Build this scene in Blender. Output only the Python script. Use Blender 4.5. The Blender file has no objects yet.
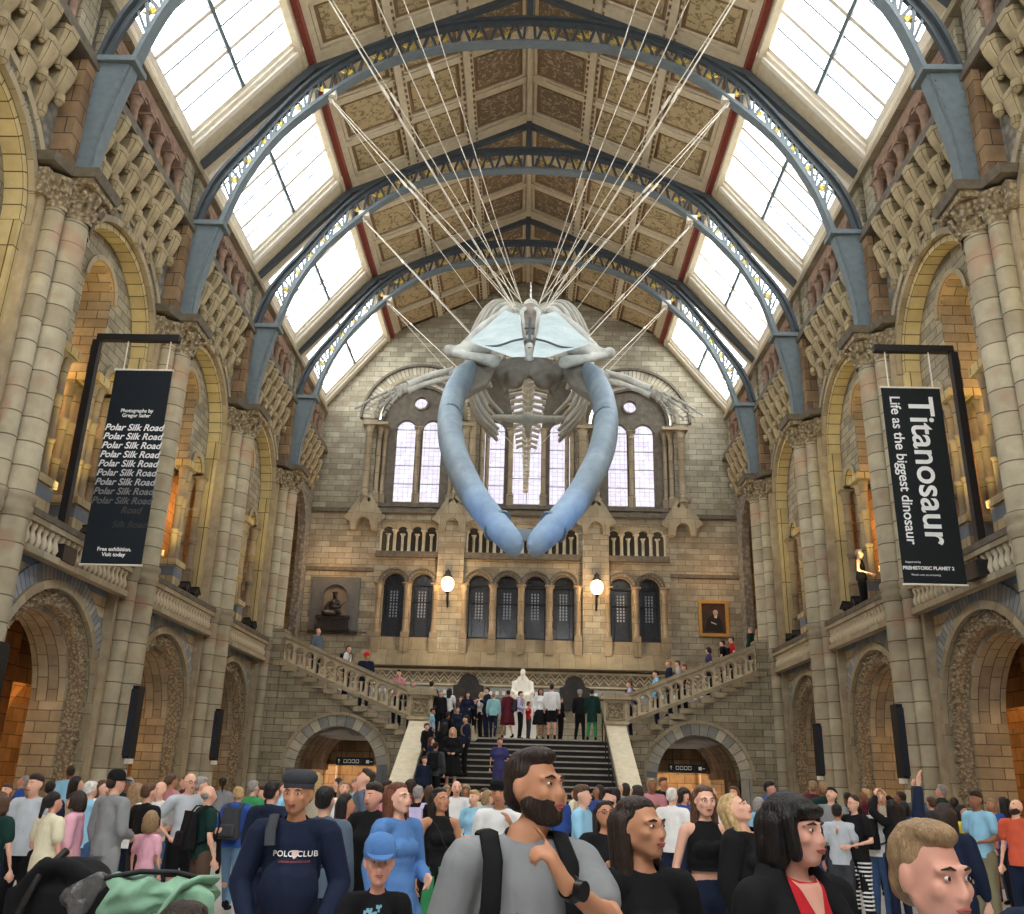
import bpy, bmesh, math, random
from math import sin, cos, pi, radians, sqrt, atan2
from mathutils import Vector, Matrix, Euler, noise
from mathutils.geometry import tessellate_polygon
random.seed(7)
SC = bpy.context.scene
COL = SC.collection

# ---------------------------------------------------------------- mesh builder
class MB:
    def __init__(s): s.v = []; s.f = []; s.uv = []; s.mi = []; s.cur = 0; s.F = None; s.sm = []; s.smooth = False
    def P(s, p):
        p = tuple(p)
        return s.F(*p) if s.F else p
    def face(s, pts, uv=None, raw=False):
        n = len(s.v)
        q = [tuple(p) if raw else s.P(p) for p in pts]
        s.v += q; s.f.append(tuple(range(n, n + len(q)))); s.mi.append(s.cur); s.sm.append(s.smooth)
        if uv is None:
            a, b, c = Vector(q[0]), Vector(q[1]), Vector(q[2])
            nn = (b - a).cross(c - a)
            if len(q) > 3 and nn.length < 1e-9: nn = (Vector(q[2]) - a).cross(Vector(q[3]) - a)
            ax, ay, az = abs(nn.x), abs(nn.y), abs(nn.z)
            if az > ax and az > ay: uv = [(p[0], p[1]) for p in q]
            elif ax >= ay: uv = [(p[1], p[2]) for p in q]
            else: uv = [(p[0], p[2]) for p in q]
        s.uv.append(list(uv))
    def box(s, a, b):
        x0, y0, z0 = a; x1, y1, z1 = b
        c = [(x0,y0,z0),(x1,y0,z0),(x1,y1,z0),(x0,y1,z0),(x0,y0,z1),(x1,y0,z1),(x1,y1,z1),(x0,y1,z1)]
        for f in ((3,2,1,0),(4,5,6,7),(0,1,5,4),(1,2,6,5),(2,3,7,6),(3,0,4,7)): s.face([c[i] for i in f])
    def hexa(s, lo, hi):
        c = list(lo) + list(hi); n = len(lo)
        s.face(list(reversed(lo))); s.face(list(hi))
        for i in range(n):
            j = (i + 1) % n; s.face([lo[i], lo[j], hi[j], hi[i]])
    def grid(s, rows, closed=False, uvs=None, smooth=True):
        """rows of points -> shared-vertex surface"""
        n0 = len(s.v); m = len(rows[0])
        for r in rows: s.v += [s.P(p) for p in r]
        for i in range(len(rows) - 1):
            for j in range(m if closed else m - 1):
                k = (j + 1) % m
                s.f.append((n0+i*m+j, n0+i*m+k, n0+(i+1)*m+k, n0+(i+1)*m+j)); s.mi.append(s.cur); s.sm.append(smooth)
                if uvs: 
                    u = uvs
                    s.uv.append([u(i, j), u(i, j+1), u(i+1, j+1), u(i+1, j)])
                else: s.uv.append([(j*.1, i*.1), (j*.1+.1, i*.1), (j*.1+.1, i*.1+.1), (j*.1, i*.1+.1)])
        return n0
    def lathe(s, c, prof, n=16, axis='z', a0=0., a1=2*pi):
        """prof [(r,z)] around a vertical (or frame w) axis at c=(x,y); coordinates (x,y,z)"""
        full = abs(a1 - a0 - 2*pi) < 1e-6
        rows = []
        for r, z in prof:
            row = []
            for j in range(n if full else n + 1):
                a = a0 + (a1 - a0) * j / n
                if axis == 'z': row.append((c[0] + r*cos(a), c[1] + r*sin(a), z))
                else: row.append((c[0] + r*cos(a), z, c[1] + r*sin(a)))
            rows.append(row)
        R = max(p[0] for p in prof)
        s.grid(rows, closed=full, uvs=lambda i, j: (j/n*2*pi*R, prof[i][1]))
    def tube(s, pts, rad, n=8, cap=True, flat=1.0, smooth=True, up=None):
        pts = [Vector(s.P(p)) for p in pts]; F = s.F; s.F = None
        if not hasattr(rad, '__len__'): rad = [rad] * len(pts)
        rows = []; prev = None; L = 0; Ls = []
        for i, p in enumerate(pts):
            if i: L += (p - pts[i-1]).length
            Ls.append(L)
            t = (pts[min(i+1, len(pts)-1)] - pts[max(i-1, 0)])
            if t.length < 1e-9: t = Vector((0, 0, 1))
            t.normalize()
            if prev is None:
                ref = Vector(up) if up else (Vector((0, 0, 1)) if abs(t.z) < .9 else Vector((0, 1, 0)))
                a = t.cross(ref).normalized()
            else:
                a = (prev - t * prev.dot(t))
                a = a.normalized() if a.length > 1e-6 else t.orthogonal().normalized()
            prev = a; b = t.cross(a); r = rad[i]
            rx, ry = (r if hasattr(r, '__len__') else (r, r * flat))
            rows.append([p + a * rx * cos(2*pi*j/n) + b * ry * sin(2*pi*j/n) for j in range(n)])
        s.grid(rows, closed=True, smooth=smooth, uvs=lambda i, j: (j/n, Ls[i]))
        if cap:
            s.face(list(reversed([tuple(p) for p in rows[0]])), raw=True); s.face([tuple(p) for p in rows[-1]], raw=True)
        s.F = F
    def beam(s, a, b, w, h, up=(0, 0, 1)):
        a, b = Vector(s.P(a)), Vector(s.P(b)); F = s.F; s.F = None
        t = (b - a).normalized(); x = t.cross(Vector(up))
        if x.length < 1e-5: x = t.orthogonal()
        x.normalize(); y = x.cross(t)
        lo = [a + x*w*i/2 + y*h*j/2 for i, j in ((-1,-1),(1,-1),(1,1),(-1,1))]
        hi = [p + (b - a) for p in lo]
        s.hexa(lo, hi); s.F = F
    def plate(s, outer, holes, w0, w1, back=True):
        """polygon (u,v) with holes, extruded from w0 to w1 in frame (u,v,w)"""
        loops = [[Vector((p[0], p[1], 0)) for p in outer]] + [[Vector((p[0], p[1], 0)) for p in h] for h in holes]
        flat = [p for l in loops for p in l]
        for t in tessellate_polygon(loops):
            q = [(flat[i].x, flat[i].y) for i in t]
            s.face([(u, v, w0) for u, v in q])
            if back: s.face([(u, v, w1) for u, v in reversed(q)])
        for l in loops:
            L = 0
            for i in range(len(l)):
                a, b = l[i], l[(i+1) % len(l)]; d = (b - a).length
                s.face([(a.x, a.y, w0), (b.x, b.y, w0), (b.x, b.y, w1), (a.x, a.y, w1)], uv=[(w0, L), (w0, L+d), (w1, L+d), (w1, L)])
                L += d
    def ring(s, cu, cv, r0, r1, w0, w1, a0=0., a1=pi, n=24):
        rm = (r0 + r1) / 2
        for i in range(n):
            a, b = a0 + (a1-a0)*i/n, a0 + (a1-a0)*(i+1)/n
            p = lambda r, t, w: (cu + r*cos(t), cv + r*sin(t), w)
            ua, ub = a*rm, b*rm
            s.face([p(r0,a,w0), p(r1,a,w0), p(r1,b,w0), p(r0,b,w0)], uv=[(ua,r0),(ua,r1),(ub,r1),(ub,r0)])
            s.face([p(r0,a,w0), p(r0,b,w0), p(r0,b,w1), p(r0,a,w1)], uv=[(ua,w0),(ub,w0),(ub,w1),(ua,w1)])
            s.face([p(r1,a,w0), p(r1,a,w1), p(r1,b,w1), p(r1,b,w0)], uv=[(ua,w0),(ua,w1),(ub,w1),(ub,w0)])
        for t in (a0, a1):
            s.face([p(r0,t,w0), p(r1,t,w0), p(r1,t,w1), p(r0,t,w1)])
    def colonnette(s, cu, cw, v0, v1, r, n=12, cap=None, base=None, ringz=None):
        """column in frame (u,v,w)"""
        cap = r*2.6 if cap is None else cap; base = r*1.6 if base is None else base
        pr = [(r*1.55, v0), (r*1.55, v0+base*.35), (r*1.15, v0+base*.6), (r*1.3, v0+base*.8), (r, v0+base)]
        for z in (ringz or []): pr += [(r, z-r*.5), (r*1.3, z-r*.3), (r*1.3, z+r*.3), (r, z+r*.5)]
        pr += [(r, v1-cap), (r*1.15, v1-cap*.95), (r*1.05, v1-cap*.85), (r*1.35, v1-cap*.5), (r*1.25, v1-cap*.42), (r*1.75, v1-cap*.18), (r*1.75, v1-cap*.15)]
        rows = [[(cu + q*cos(2*pi*j/n), z, cw + q*sin(2*pi*j/n)) for j in range(n)] for q, z in pr]
        s.grid(rows, closed=True, uvs=lambda i, j: (j/n*2*pi*r, pr[i][1]))
        a = r*1.9
        s.box((cu-a, v1-cap*.16, cw-a), (cu+a, v1, cw+a))
    def build(s, name, mat, parent=None, kind=None, label=None, loc=None, merge=0):
        me = bpy.data.meshes.new(name)
        me.from_pydata([tuple(v) for v in s.v], [], s.f)
        uvl = me.uv_layers.new(name='UVMap')
        flat = [c for u in s.uv for p in u for c in p]
        uvl.data.foreach_set('uv', flat)
        me.polygons.foreach_set('material_index', s.mi)
        me.polygons.foreach_set('use_smooth', s.sm)
        if merge or not any(s.sm):
            bm = bmesh.new(); bm.from_mesh(me)
            bmesh.ops.remove_doubles(bm, verts=bm.verts, dist=merge or 1e-5)
            bmesh.ops.recalc_face_normals(bm, faces=bm.faces); bm.to_mesh(me); bm.free()
        else:
            bm = bmesh.new(); bm.from_mesh(me); bmesh.ops.recalc_face_normals(bm, faces=bm.faces); bm.to_mesh(me); bm.free()
        for m in (mat if isinstance(mat, (list, tuple)) else [mat]): me.materials.append(m)
        return link(name, me, parent, kind, label, loc)

def link(name, data, parent=None, kind=None, label=None, loc=None):
    o = bpy.data.objects.new(name, data); COL.objects.link(o)
    if parent: o.parent = parent
    if kind: o['kind'] = kind
    if label: o['label'] = label
    if loc: o.location = loc
    return o
def tag(o, label, cat, group=None, kind=None):
    o['label'] = label; o['category'] = cat
    if group: o['group'] = group
    if kind: o['kind'] = kind
    return o
def thing(name, label, cat, loc=(0,0,0), rz=0, group=None):
    o = bpy.data.objects.new(name, None); COL.objects.link(o); o.empty_display_size = .2
    o.location = loc; o.rotation_euler = (0, 0, rz)
    return tag(o, label, cat, group)
def dup(root, loc=None, rz=None, label=None, group=None, scale=None):
    r = root.copy(); COL.objects.link(r)
    if loc is not None: r.location = loc
    if rz is not None: r.rotation_euler = (0, 0, rz)
    if scale is not None: r.scale = scale
    if label: r['label'] = label
    if group: r['group'] = group
    for ch in root.children:
        c = ch.copy(); COL.objects.link(c); c.parent = r
        for g in ch.children:
            d = g.copy(); COL.objects.link(d); d.parent = c
    return r

# ---------------------------------------------------------------- materials
def srgb(*c):
    if len(c) == 1 and isinstance(c[0], (tuple, list)): c = c[0]
    return tuple(((x/255)/12.92 if x/255 <= .04045 else ((x/255+.055)/1.055)**2.4) for x in c) + (1,)
def new_mat(name, rough=.8, metal=0., spec=.3):
    m = bpy.data.materials.new(name); m.use_nodes = True
    b = m.node_tree.nodes['Principled BSDF']
    b.inputs['Roughness'].default_value = rough; b.inputs['Metallic'].default_value = metal
    b.inputs['Specular IOR Level'].default_value = spec
    return m, m.node_tree, b
def N(nt, t, **kw):
    n = nt.nodes.new(t)
    for k, v in kw.items():
        if k.startswith('i_'): n.inputs[k[2:].replace('_', ' ')].default_value = v
        else: setattr(n, k, v)
    return n
def mixc(nt, fac, a, b, mode='MIX'):
    m = N(nt, 'ShaderNodeMix', data_type='RGBA', blend_type=mode)
    for sock, val in ((0, fac), (6, a), (7, b)):
        if hasattr(val, 'links'): nt.links.new(val, m.inputs[sock])
        else: m.inputs[sock].default_value = val
    return m.outputs[2]
def ramp(nt, fac, stops):
    r = N(nt, 'ShaderNodeValToRGB'); e = r.color_ramp.elements
    while len(e) < len(stops): e.new(.5)
    for i, (p, c) in enumerate(stops): e[i].position = p; e[i].color = c
    nt.links.new(fac, r.inputs[0]); return r.outputs[0]
def simple(name, col, rough=.75, metal=0., var=.12, scale=6., spec=.3, bump=0, bscale=(9, 9, 5), bdist=.03):
    m, nt, b = new_mat(name, rough, metal, spec)
    tc = N(nt, 'ShaderNodeTexCoord'); no = N(nt, 'ShaderNodeTexNoise'); no.inputs['Scale'].default_value = scale; no.inputs['Detail'].default_value = 4
    nt.links.new(tc.outputs['Object'], no.inputs[0])
    c = Vector(col[:3])
    o = ramp(nt, no.outputs[0], [(.3, tuple(c*(1-var))+(1,)), (.7, tuple(c*(1+var))+(1,))])
    nt.links.new(o, b.inputs['Base Color'])
    if bump:
        mp = N(nt, 'ShaderNodeMapping'); mp.inputs['Scale'].default_value = bscale; nt.links.new(tc.outputs['Object'], mp.inputs[0])
        n2 = N(nt, 'ShaderNodeTexNoise'); n2.inputs['Scale'].default_value = 1.; n2.inputs['Detail'].default_value = 3; nt.links.new(mp.outputs[0], n2.inputs[0])
        bu = N(nt, 'ShaderNodeBump'); bu.inputs['Strength'].default_value = bump; bu.inputs['Distance'].default_value = bdist
        nt.links.new(n2.outputs[0], bu.inputs['Height']); nt.links.new(bu.outputs[0], b.inputs['Normal'])
    return m
def stone(name, c1, c2, mortar, bw=.55, bh=.24, msize=.012, var=.35, rough=.85, bump=.25, big=None, offset=.5):
    """blocks laid by the UV map (metres)"""
    m, nt, b = new_mat(name, rough)
    tc = N(nt, 'ShaderNodeTexCoord'); br = N(nt, 'ShaderNodeTexBrick'); br.offset = offset
    for k, v in (('Scale', 1.), ('Brick Width', bw), ('Row Height', bh), ('Mortar Size', msize), ('Mortar Smooth', .3), ('Bias', 0.)): br.inputs[k].default_value = v
    br.inputs['Color1'].default_value = c1; br.inputs['Color2'].default_value = c2; br.inputs['Mortar'].default_value = mortar
    nt.links.new(tc.outputs['UV'], br.inputs[0])
    no = N(nt, 'ShaderNodeTexNoise'); no.inputs['Scale'].default_value = 1.7; no.inputs['Detail'].default_value = 6; no.inputs['Roughness'].default_value = .65
    nt.links.new(tc.outputs['Object'], no.inputs[0])
    sh = ramp(nt, no.outputs[0], [(.3, (1-var,)*3+(1,)), (.72, (1+var*.45,)*3+(1,))])
    c = mixc(nt, 1., br.outputs[0], sh, 'MULTIPLY')
    if big:   # a scatter of odd blocks of another tint
        vo = N(nt, 'ShaderNodeTexNoise'); vo.inputs['Scale'].default_value = 1.1; nt.links.new(tc.outputs['UV'], vo.inputs[0])
        f = ramp(nt, vo.outputs[0], [(.55, (0,0,0,1)), (.62, (.55,)*3+(1,))]); c = mixc(nt, f, c, big)
    nt.links.new(c, b.inputs['Base Color'])
    bu = N(nt, 'ShaderNodeBump'); bu.inputs['Strength'].default_value = bump; bu.inputs['Distance'].default_value = .02
    n2 = N(nt, 'ShaderNodeTexNoise'); n2.inputs['Scale'].default_value = 22.; nt.links.new(tc.outputs['Object'], n2.inputs[0])
    mm = N(nt, 'ShaderNodeMath', operation='SUBTRACT'); nt.links.new(n2.outputs[0], mm.inputs[0]); nt.links.new(br.outputs['Fac'], mm.inputs[1])
    nt.links.new(mm.outputs[0], bu.inputs['Height']); nt.links.new(bu.outputs[0], b.inputs['Normal'])
    return m
def carved(name, c1, c2, scale=9., rough=.9, uv=False, strength=1., kind='vor'):
    """leaf carving: cut pattern with real bump, darker in its grooves"""
    m, nt, b = new_mat(name, rough)
    tc = N(nt, 'ShaderNodeTexCoord')
    if kind == 'vor': t = N(nt, 'ShaderNodeTexVoronoi'); out = t.outputs['Distance']
    else: t = N(nt, 'ShaderNodeTexNoise'); t.inputs['Detail'].default_value = 3; out = t.outputs[0]
    t.inputs['Scale'].default_value = scale; nt.links.new(tc.outputs['UV' if uv else 'Object'], t.inputs[0])
    r = ramp(nt, out, [(.12, c1), (.65, c2)]); nt.links.new(r, b.inputs['Base Color'])
    bu = N(nt, 'ShaderNodeBump', invert=True); bu.inputs['Strength'].default_value = strength; bu.inputs['Distance'].default_value = .06
    nt.links.new(out, bu.inputs['Height']); nt.links.new(bu.outputs[0], b.inputs['Normal']); return m
def emit(name, col, s, base=(0,0,0,1)):
    m, nt, b = new_mat(name); b.inputs['Base Color'].default_value = base
    b.inputs['Emission Color'].default_value = col; b.inputs['Emission Strength'].default_value = s; return m

M = {}
M['wall'] = stone('buff stone blocks', srgb(170,160,134), srgb(136,126,104), srgb(100,90,74), .52, .21)
M['wallend'] = stone('grey buff stone courses', srgb(172,164,142), srgb(140,131,110), srgb(108,98,80), .62, .235, big=srgb(128,114,94))
M['brown'] = stone('brown stone blocks', srgb(150,122,90), srgb(112,88,64), srgb(70,56,42), .6, .36)
M['vault'] = stone('warm vault stone', srgb(170,128,80), srgb(140,102,62), srgb(90,64,40), .6, .34)
M['shaft'] = stone('round shaft drums', srgb(178,168,142), srgb(150,138,114), srgb(104,92,74), 9., .42, .014, var=.3, big=srgb(160,124,100))
M['shaftd'] = stone('small shaft stone', srgb(158,142,116), srgb(132,116,92), srgb(96,84,68), 9., .75, .012, var=.35)
M['mould'] = stone('plain moulding stone', srgb(170,156,128), srgb(146,132,106), srgb(110,98,80), .6, .9, .008, var=.3)
M['dark'] = simple('dark moulding stone', srgb(98,90,78), .85, var=.25)  # a plain darker stone tone for rails, ledges and hoods
M['yellow'] = stone('uplight tinted voussoirs', srgb(198,180,132), srgb(178,158,114), srgb(96,80,44), .3, 2., .014, var=.25, offset=0)  # yellow tint puts the warm uplight into the arch stone
M['bluering'] = stone('blue and buff voussoirs', srgb(166,160,146), srgb(118,126,134), srgb(88,88,84), .14, 2., .012, var=.2, offset=0)
M['greyvous'] = stone('grey voussoirs', srgb(150,146,132), srgb(124,122,112), srgb(84,80,72), .12, 2., .014, var=.2, offset=0)
M['striped'] = stone('striped blue stone', srgb(178,162,128), srgb(160,146,118), srgb(112,104,90), .6, .24, var=.25)
M['leaf'] = carved('leaf carving', srgb(184,166,134), srgb(134,118,94), 16., strength=.7)
M['leaf2'] = carved('leaf capital carving', srgb(170,154,124), srgb(116,102,80), 12., strength=.6)
M['wave'] = carved('wave patterned stone', srgb(184,170,142), srgb(150,134,108), 3.4, kind='noise')
M['diaper'] = carved('diapered spandrel stone', srgb(140,136,124), srgb(104,100,92), 6., strength=.6)
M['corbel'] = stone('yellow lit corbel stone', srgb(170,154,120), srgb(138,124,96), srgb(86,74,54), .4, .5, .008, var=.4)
M['pinkstone'] = simple('reddish brown stone', srgb(142,116,98), .85, var=.25)
M['iron'] = simple('blue grey painted iron', srgb(98,109,113), .5, 0., .12, spec=.4)
M['irondk'] = simple('dark grey painted iron', srgb(66,72,76), .55, 0., .12)
M['steel'] = simple('black steel', srgb(34,32,32), .5)
M['black'] = simple('matt black', srgb(17,18,20), .6)
M['cream'] = simple('cream painted timber', srgb(196,182,154), .7, var=.1)
M['creamlt'] = simple('pale window timber', srgb(222,214,198), .6, var=.06)
M['red'] = simple('dark red beam', srgb(128,62,52), .7, var=.25, scale=20)
M['gold'] = simple('gilded leaves', srgb(206,182,84), .45, .2)
M['void'] = simple('deep shadowed stone', srgb(44,38,32), .9)  # near-black colour paints in the shade behind the small arcades
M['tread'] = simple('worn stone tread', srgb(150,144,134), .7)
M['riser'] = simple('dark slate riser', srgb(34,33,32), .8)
M['balus'] = simple('pale carved stone', srgb(188,174,146), .8, var=.18)
M['rampcap'] = simple('cream ramp stone', srgb(212,200,172), .7, var=.1)
M['marble'] = simple('white marble', srgb(236,232,220), .45, var=.05)
M['bronze'] = simple('dark bronze', srgb(52,46,42), .4, .5, var=.3)
M['slate'] = simple('grey slate surround', srgb(92,92,90), .7)
M['gildframe'] = simple('gilt frame', srgb(176,134,66), .45, .4, var=.2, scale=20)
def floor_mat():
    m, nt, b = new_mat('pale terrazzo', .35, spec=.45)
    tc = N(nt, 'ShaderNodeTexCoord'); br = N(nt, 'ShaderNodeTexBrick')
    for k, v in (('Scale', 1.), ('Brick Width', 1.2), ('Row Height', .6), ('Mortar Size', .008)): br.inputs[k].default_value = v
    br.inputs['Color1'].default_value = srgb(196,194,190); br.inputs['Color2'].default_value = srgb(184,182,180); br.inputs['Mortar'].default_value = srgb(150,148,144)
    nt.links.new(tc.outputs['Object'], br.inputs[0])
    no = N(nt, 'ShaderNodeTexNoise'); no.inputs['Scale'].default_value = 60; nt.links.new(tc.outputs['Object'], no.inputs[0])
    sh = ramp(nt, no.outputs[0], [(.35, (.85,)*3+(1,)), (.65, (1.05,)*3+(1,))])
    nt.links.new(mixc(nt, 1., br.outputs[0], sh, 'MULTIPLY'), b.inputs['Base Color']); return m
M['floor'] = floor_mat()
def painted(name, ground, ink, scale, seed):
    """botanical ceiling panel: branching stems and leaves painted on a flat ground"""
    m, nt, b = new_mat(name, .8)
    tc = N(nt, 'ShaderNodeTexCoord'); mp = N(nt, 'ShaderNodeMapping'); mp.inputs['Location'].default_value = (seed, seed*.7, 0)
    nt.links.new(tc.outputs['UV'], mp.inputs[0])
    oi = N(nt, 'ShaderNodeObjectInfo'); ad = N(nt, 'ShaderNodeVectorMath', operation='MULTIPLY_ADD')
    nt.links.new(oi.outputs['Random'], ad.inputs[0]); ad.inputs[1].default_value = (37, 53, 11); nt.links.new(mp.outputs[0], ad.inputs[2])
    dn = N(nt, 'ShaderNodeTexNoise'); dn.inputs['Scale'].default_value = 3.5; nt.links.new(ad.outputs[0], dn.inputs[0]); ad0 = ad; ad = N(nt, 'ShaderNodeVectorMath', operation='MULTIPLY_ADD'); nt.links.new(dn.outputs[1], ad.inputs[0]); ad.inputs[1].default_value = (.5, .5, 0); nt.links.new(ad0.outputs[0], ad.inputs[2])
    v1 = N(nt, 'ShaderNodeTexVoronoi', feature='DISTANCE_TO_EDGE'); v1.inputs['Scale'].default_value = scale*.8; nt.links.new(ad.outputs[0], v1.inputs[0])
    v2 = N(nt, 'ShaderNodeTexVoronoi'); v2.inputs['Scale'].default_value = scale*3.2; nt.links.new(ad.outputs[0], v2.inputs[0])
    st = ramp(nt, v1.outputs['Distance'], [(.015, (1,1,1,1)), (.04, (0,0,0,1))])
    lf = ramp(nt, v2.outputs['Distance'], [(.3, (1,1,1,1)), (.38, (0,0,0,1))])
    g = mixc(nt, mixc(nt, 1., st, (.6,.6,.6,1), 'MULTIPLY'), ground, ink); nt.links.new(mixc(nt, mixc(nt, 1., lf, (.75,.75,.75,1), 'MULTIPLY'), g, ink), b.inputs['Base Color']); return m
M['panel'] = painted('painted ceiling panel', srgb(178,158,120), srgb(112,98,68), 2.2, 0)
M['paneld'] = painted('dark painted ceiling panel', srgb(118,100,78), srgb(176,158,124), 2.6, 5)
M['panelf'] = simple('panel border', srgb(128,104,76), .8, var=.15)
def striped_mat():
    m, nt, b = new_mat('blue banded stone', .85)
    tc = N(nt, 'ShaderNodeTexCoord'); br = N(nt, 'ShaderNodeTexBrick')
    for k, v in (('Scale', 1.), ('Brick Width', .62), ('Row Height', .22), ('Mortar Size', .01)): br.inputs[k].default_value = v
    br.inputs['Color1'].default_value = srgb(186,170,134); br.inputs['Color2'].default_value = srgb(166,150,118); br.inputs['Mortar'].default_value = srgb(112,104,90)
    nt.links.new(tc.outputs['UV'], br.inputs[0])
    sx = N(nt, 'ShaderNodeSeparateXYZ'); nt.links.new(tc.outputs['UV'], sx.inputs[0])
    mo = N(nt, 'ShaderNodeMath', operation='MODULO'); nt.links.new(sx.outputs[1], mo.inputs[0]); mo.inputs[1].default_value = .66
    gt = N(nt, 'ShaderNodeMath', operation='GREATER_THAN'); nt.links.new(mo.outputs[0], gt.inputs[0]); gt.inputs[1].default_value = .44
    no = N(nt, 'ShaderNodeTexNoise'); no.inputs['Scale'].default_value = 2.; nt.links.new(tc.outputs['Object'], no.inputs[0])
    sh = ramp(nt, no.outputs[0], [(.3, (.8,)*3+(1,)), (.7, (1.1,)*3+(1,))])
    c = mixc(nt, gt.outputs[0], br.outputs[0], srgb(116,124,134))
    nt.links.new(mixc(nt, 1., c, sh, 'MULTIPLY'), b.inputs['Base Color']); return m
M['striped'] = striped_mat()
def glass_mat(name, stained=0):
    """thin pane: lets daylight through, a little milky"""
    m, nt, b = new_mat(name); nt.nodes.remove(b); out = [n for n in nt.nodes if n.type == 'OUTPUT_MATERIAL'][0]
    tr = N(nt, 'ShaderNodeBsdfTransparent'); gl = N(nt, 'ShaderNodeBsdfGlossy'); gl.inputs['Roughness'].default_value = .05
    mx = N(nt, 'ShaderNodeMixShader'); mx.inputs[0].default_value = .04
    nt.links.new(tr.outputs[0], mx.inputs[1]); nt.links.new(gl.outputs[0], mx.inputs[2]); nt.links.new(mx.outputs[0], out.inputs[0])
    tr.inputs[0].default_value = (.9,.94,.97,1)
    if stained:
        tc = N(nt, 'ShaderNodeTexCoord'); br = N(nt, 'ShaderNodeTexBrick'); br.offset = 0
        for k, v in (('Scale', 1.), ('Brick Width', .2), ('Row Height', .2), ('Mortar Size', .008)): br.inputs[k].default_value = v
        br.inputs['Color1'].default_value = (.092,.09,.095,1); br.inputs['Color2'].default_value = (.08,.072,.086,1); br.inputs['Mortar'].default_value = (.045,.038,.05,1)
        nt.links.new(tc.outputs['UV'], br.inputs[0])
        vo = N(nt, 'ShaderNodeTexVoronoi'); vo.inputs['Scale'].default_value = 5.; nt.links.new(tc.outputs['UV'], vo.inputs[0])
        f = ramp(nt, vo.outputs['Distance'], [(.1, (1,1,1,1)), (.16, (0,0,0,1))])
        nt.links.new(mixc(nt, f, br.outputs[0], (.07,.035,.045,1)), tr.inputs[0])
    return m
M['glass'] = glass_mat('skylight glass'); M['stained'] = glass_mat('leaded pale stained glass', 1)
M['darkglass'] = simple('dark leaded glass', srgb(40,44,52), .15, var=.4, scale=12, spec=.6)
M['lantern'] = emit('lit lantern glass', (1.,.62,.3,1), 7., (.9,.8,.6,1))
M['greenlamp'] = emit('lit greenish lamp', (.75,.9,.35,1), 2.)
# ================================================================= the hall
B, K0 = 5.5, 14.3
PIERS = [K0 + B*k for k in range(-3, 4)]        # -2.2 ... 30.8
BAYS = [(K0 + B*(k+.5)) for k in range(-3, 3)]  # bay centres .55 ... 28.05
YB, YF = 36.0, -4.9
ORD = {8.8: 'nearest', 14.3: 'second', 19.8: 'third', 25.3: 'fourth', 30.8: 'farthest'}
def frame(s, x0): return lambda u, v, w: (s*(x0 + w), u, v)      # u along the hall, v up, w into the wall
def arcpts(cu, cv, r, n=20, a0=0., a1=pi): return [(cu + r*cos(a0+(a1-a0)*i/n), cv + r*sin(a0+(a1-a0)*i/n)) for i in range(n+1)]
def archhole(cu, v0, vs, r, n=20): return [(cu+r, v0)] + arcpts(cu, vs, r, n) + [(cu-r, v0)]

# floor
mb = MB(); mb.box((-15, YF-4, -.2), (15, YB+8, 0)); mb.build('floor', M['floor'], kind='structure')

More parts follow.
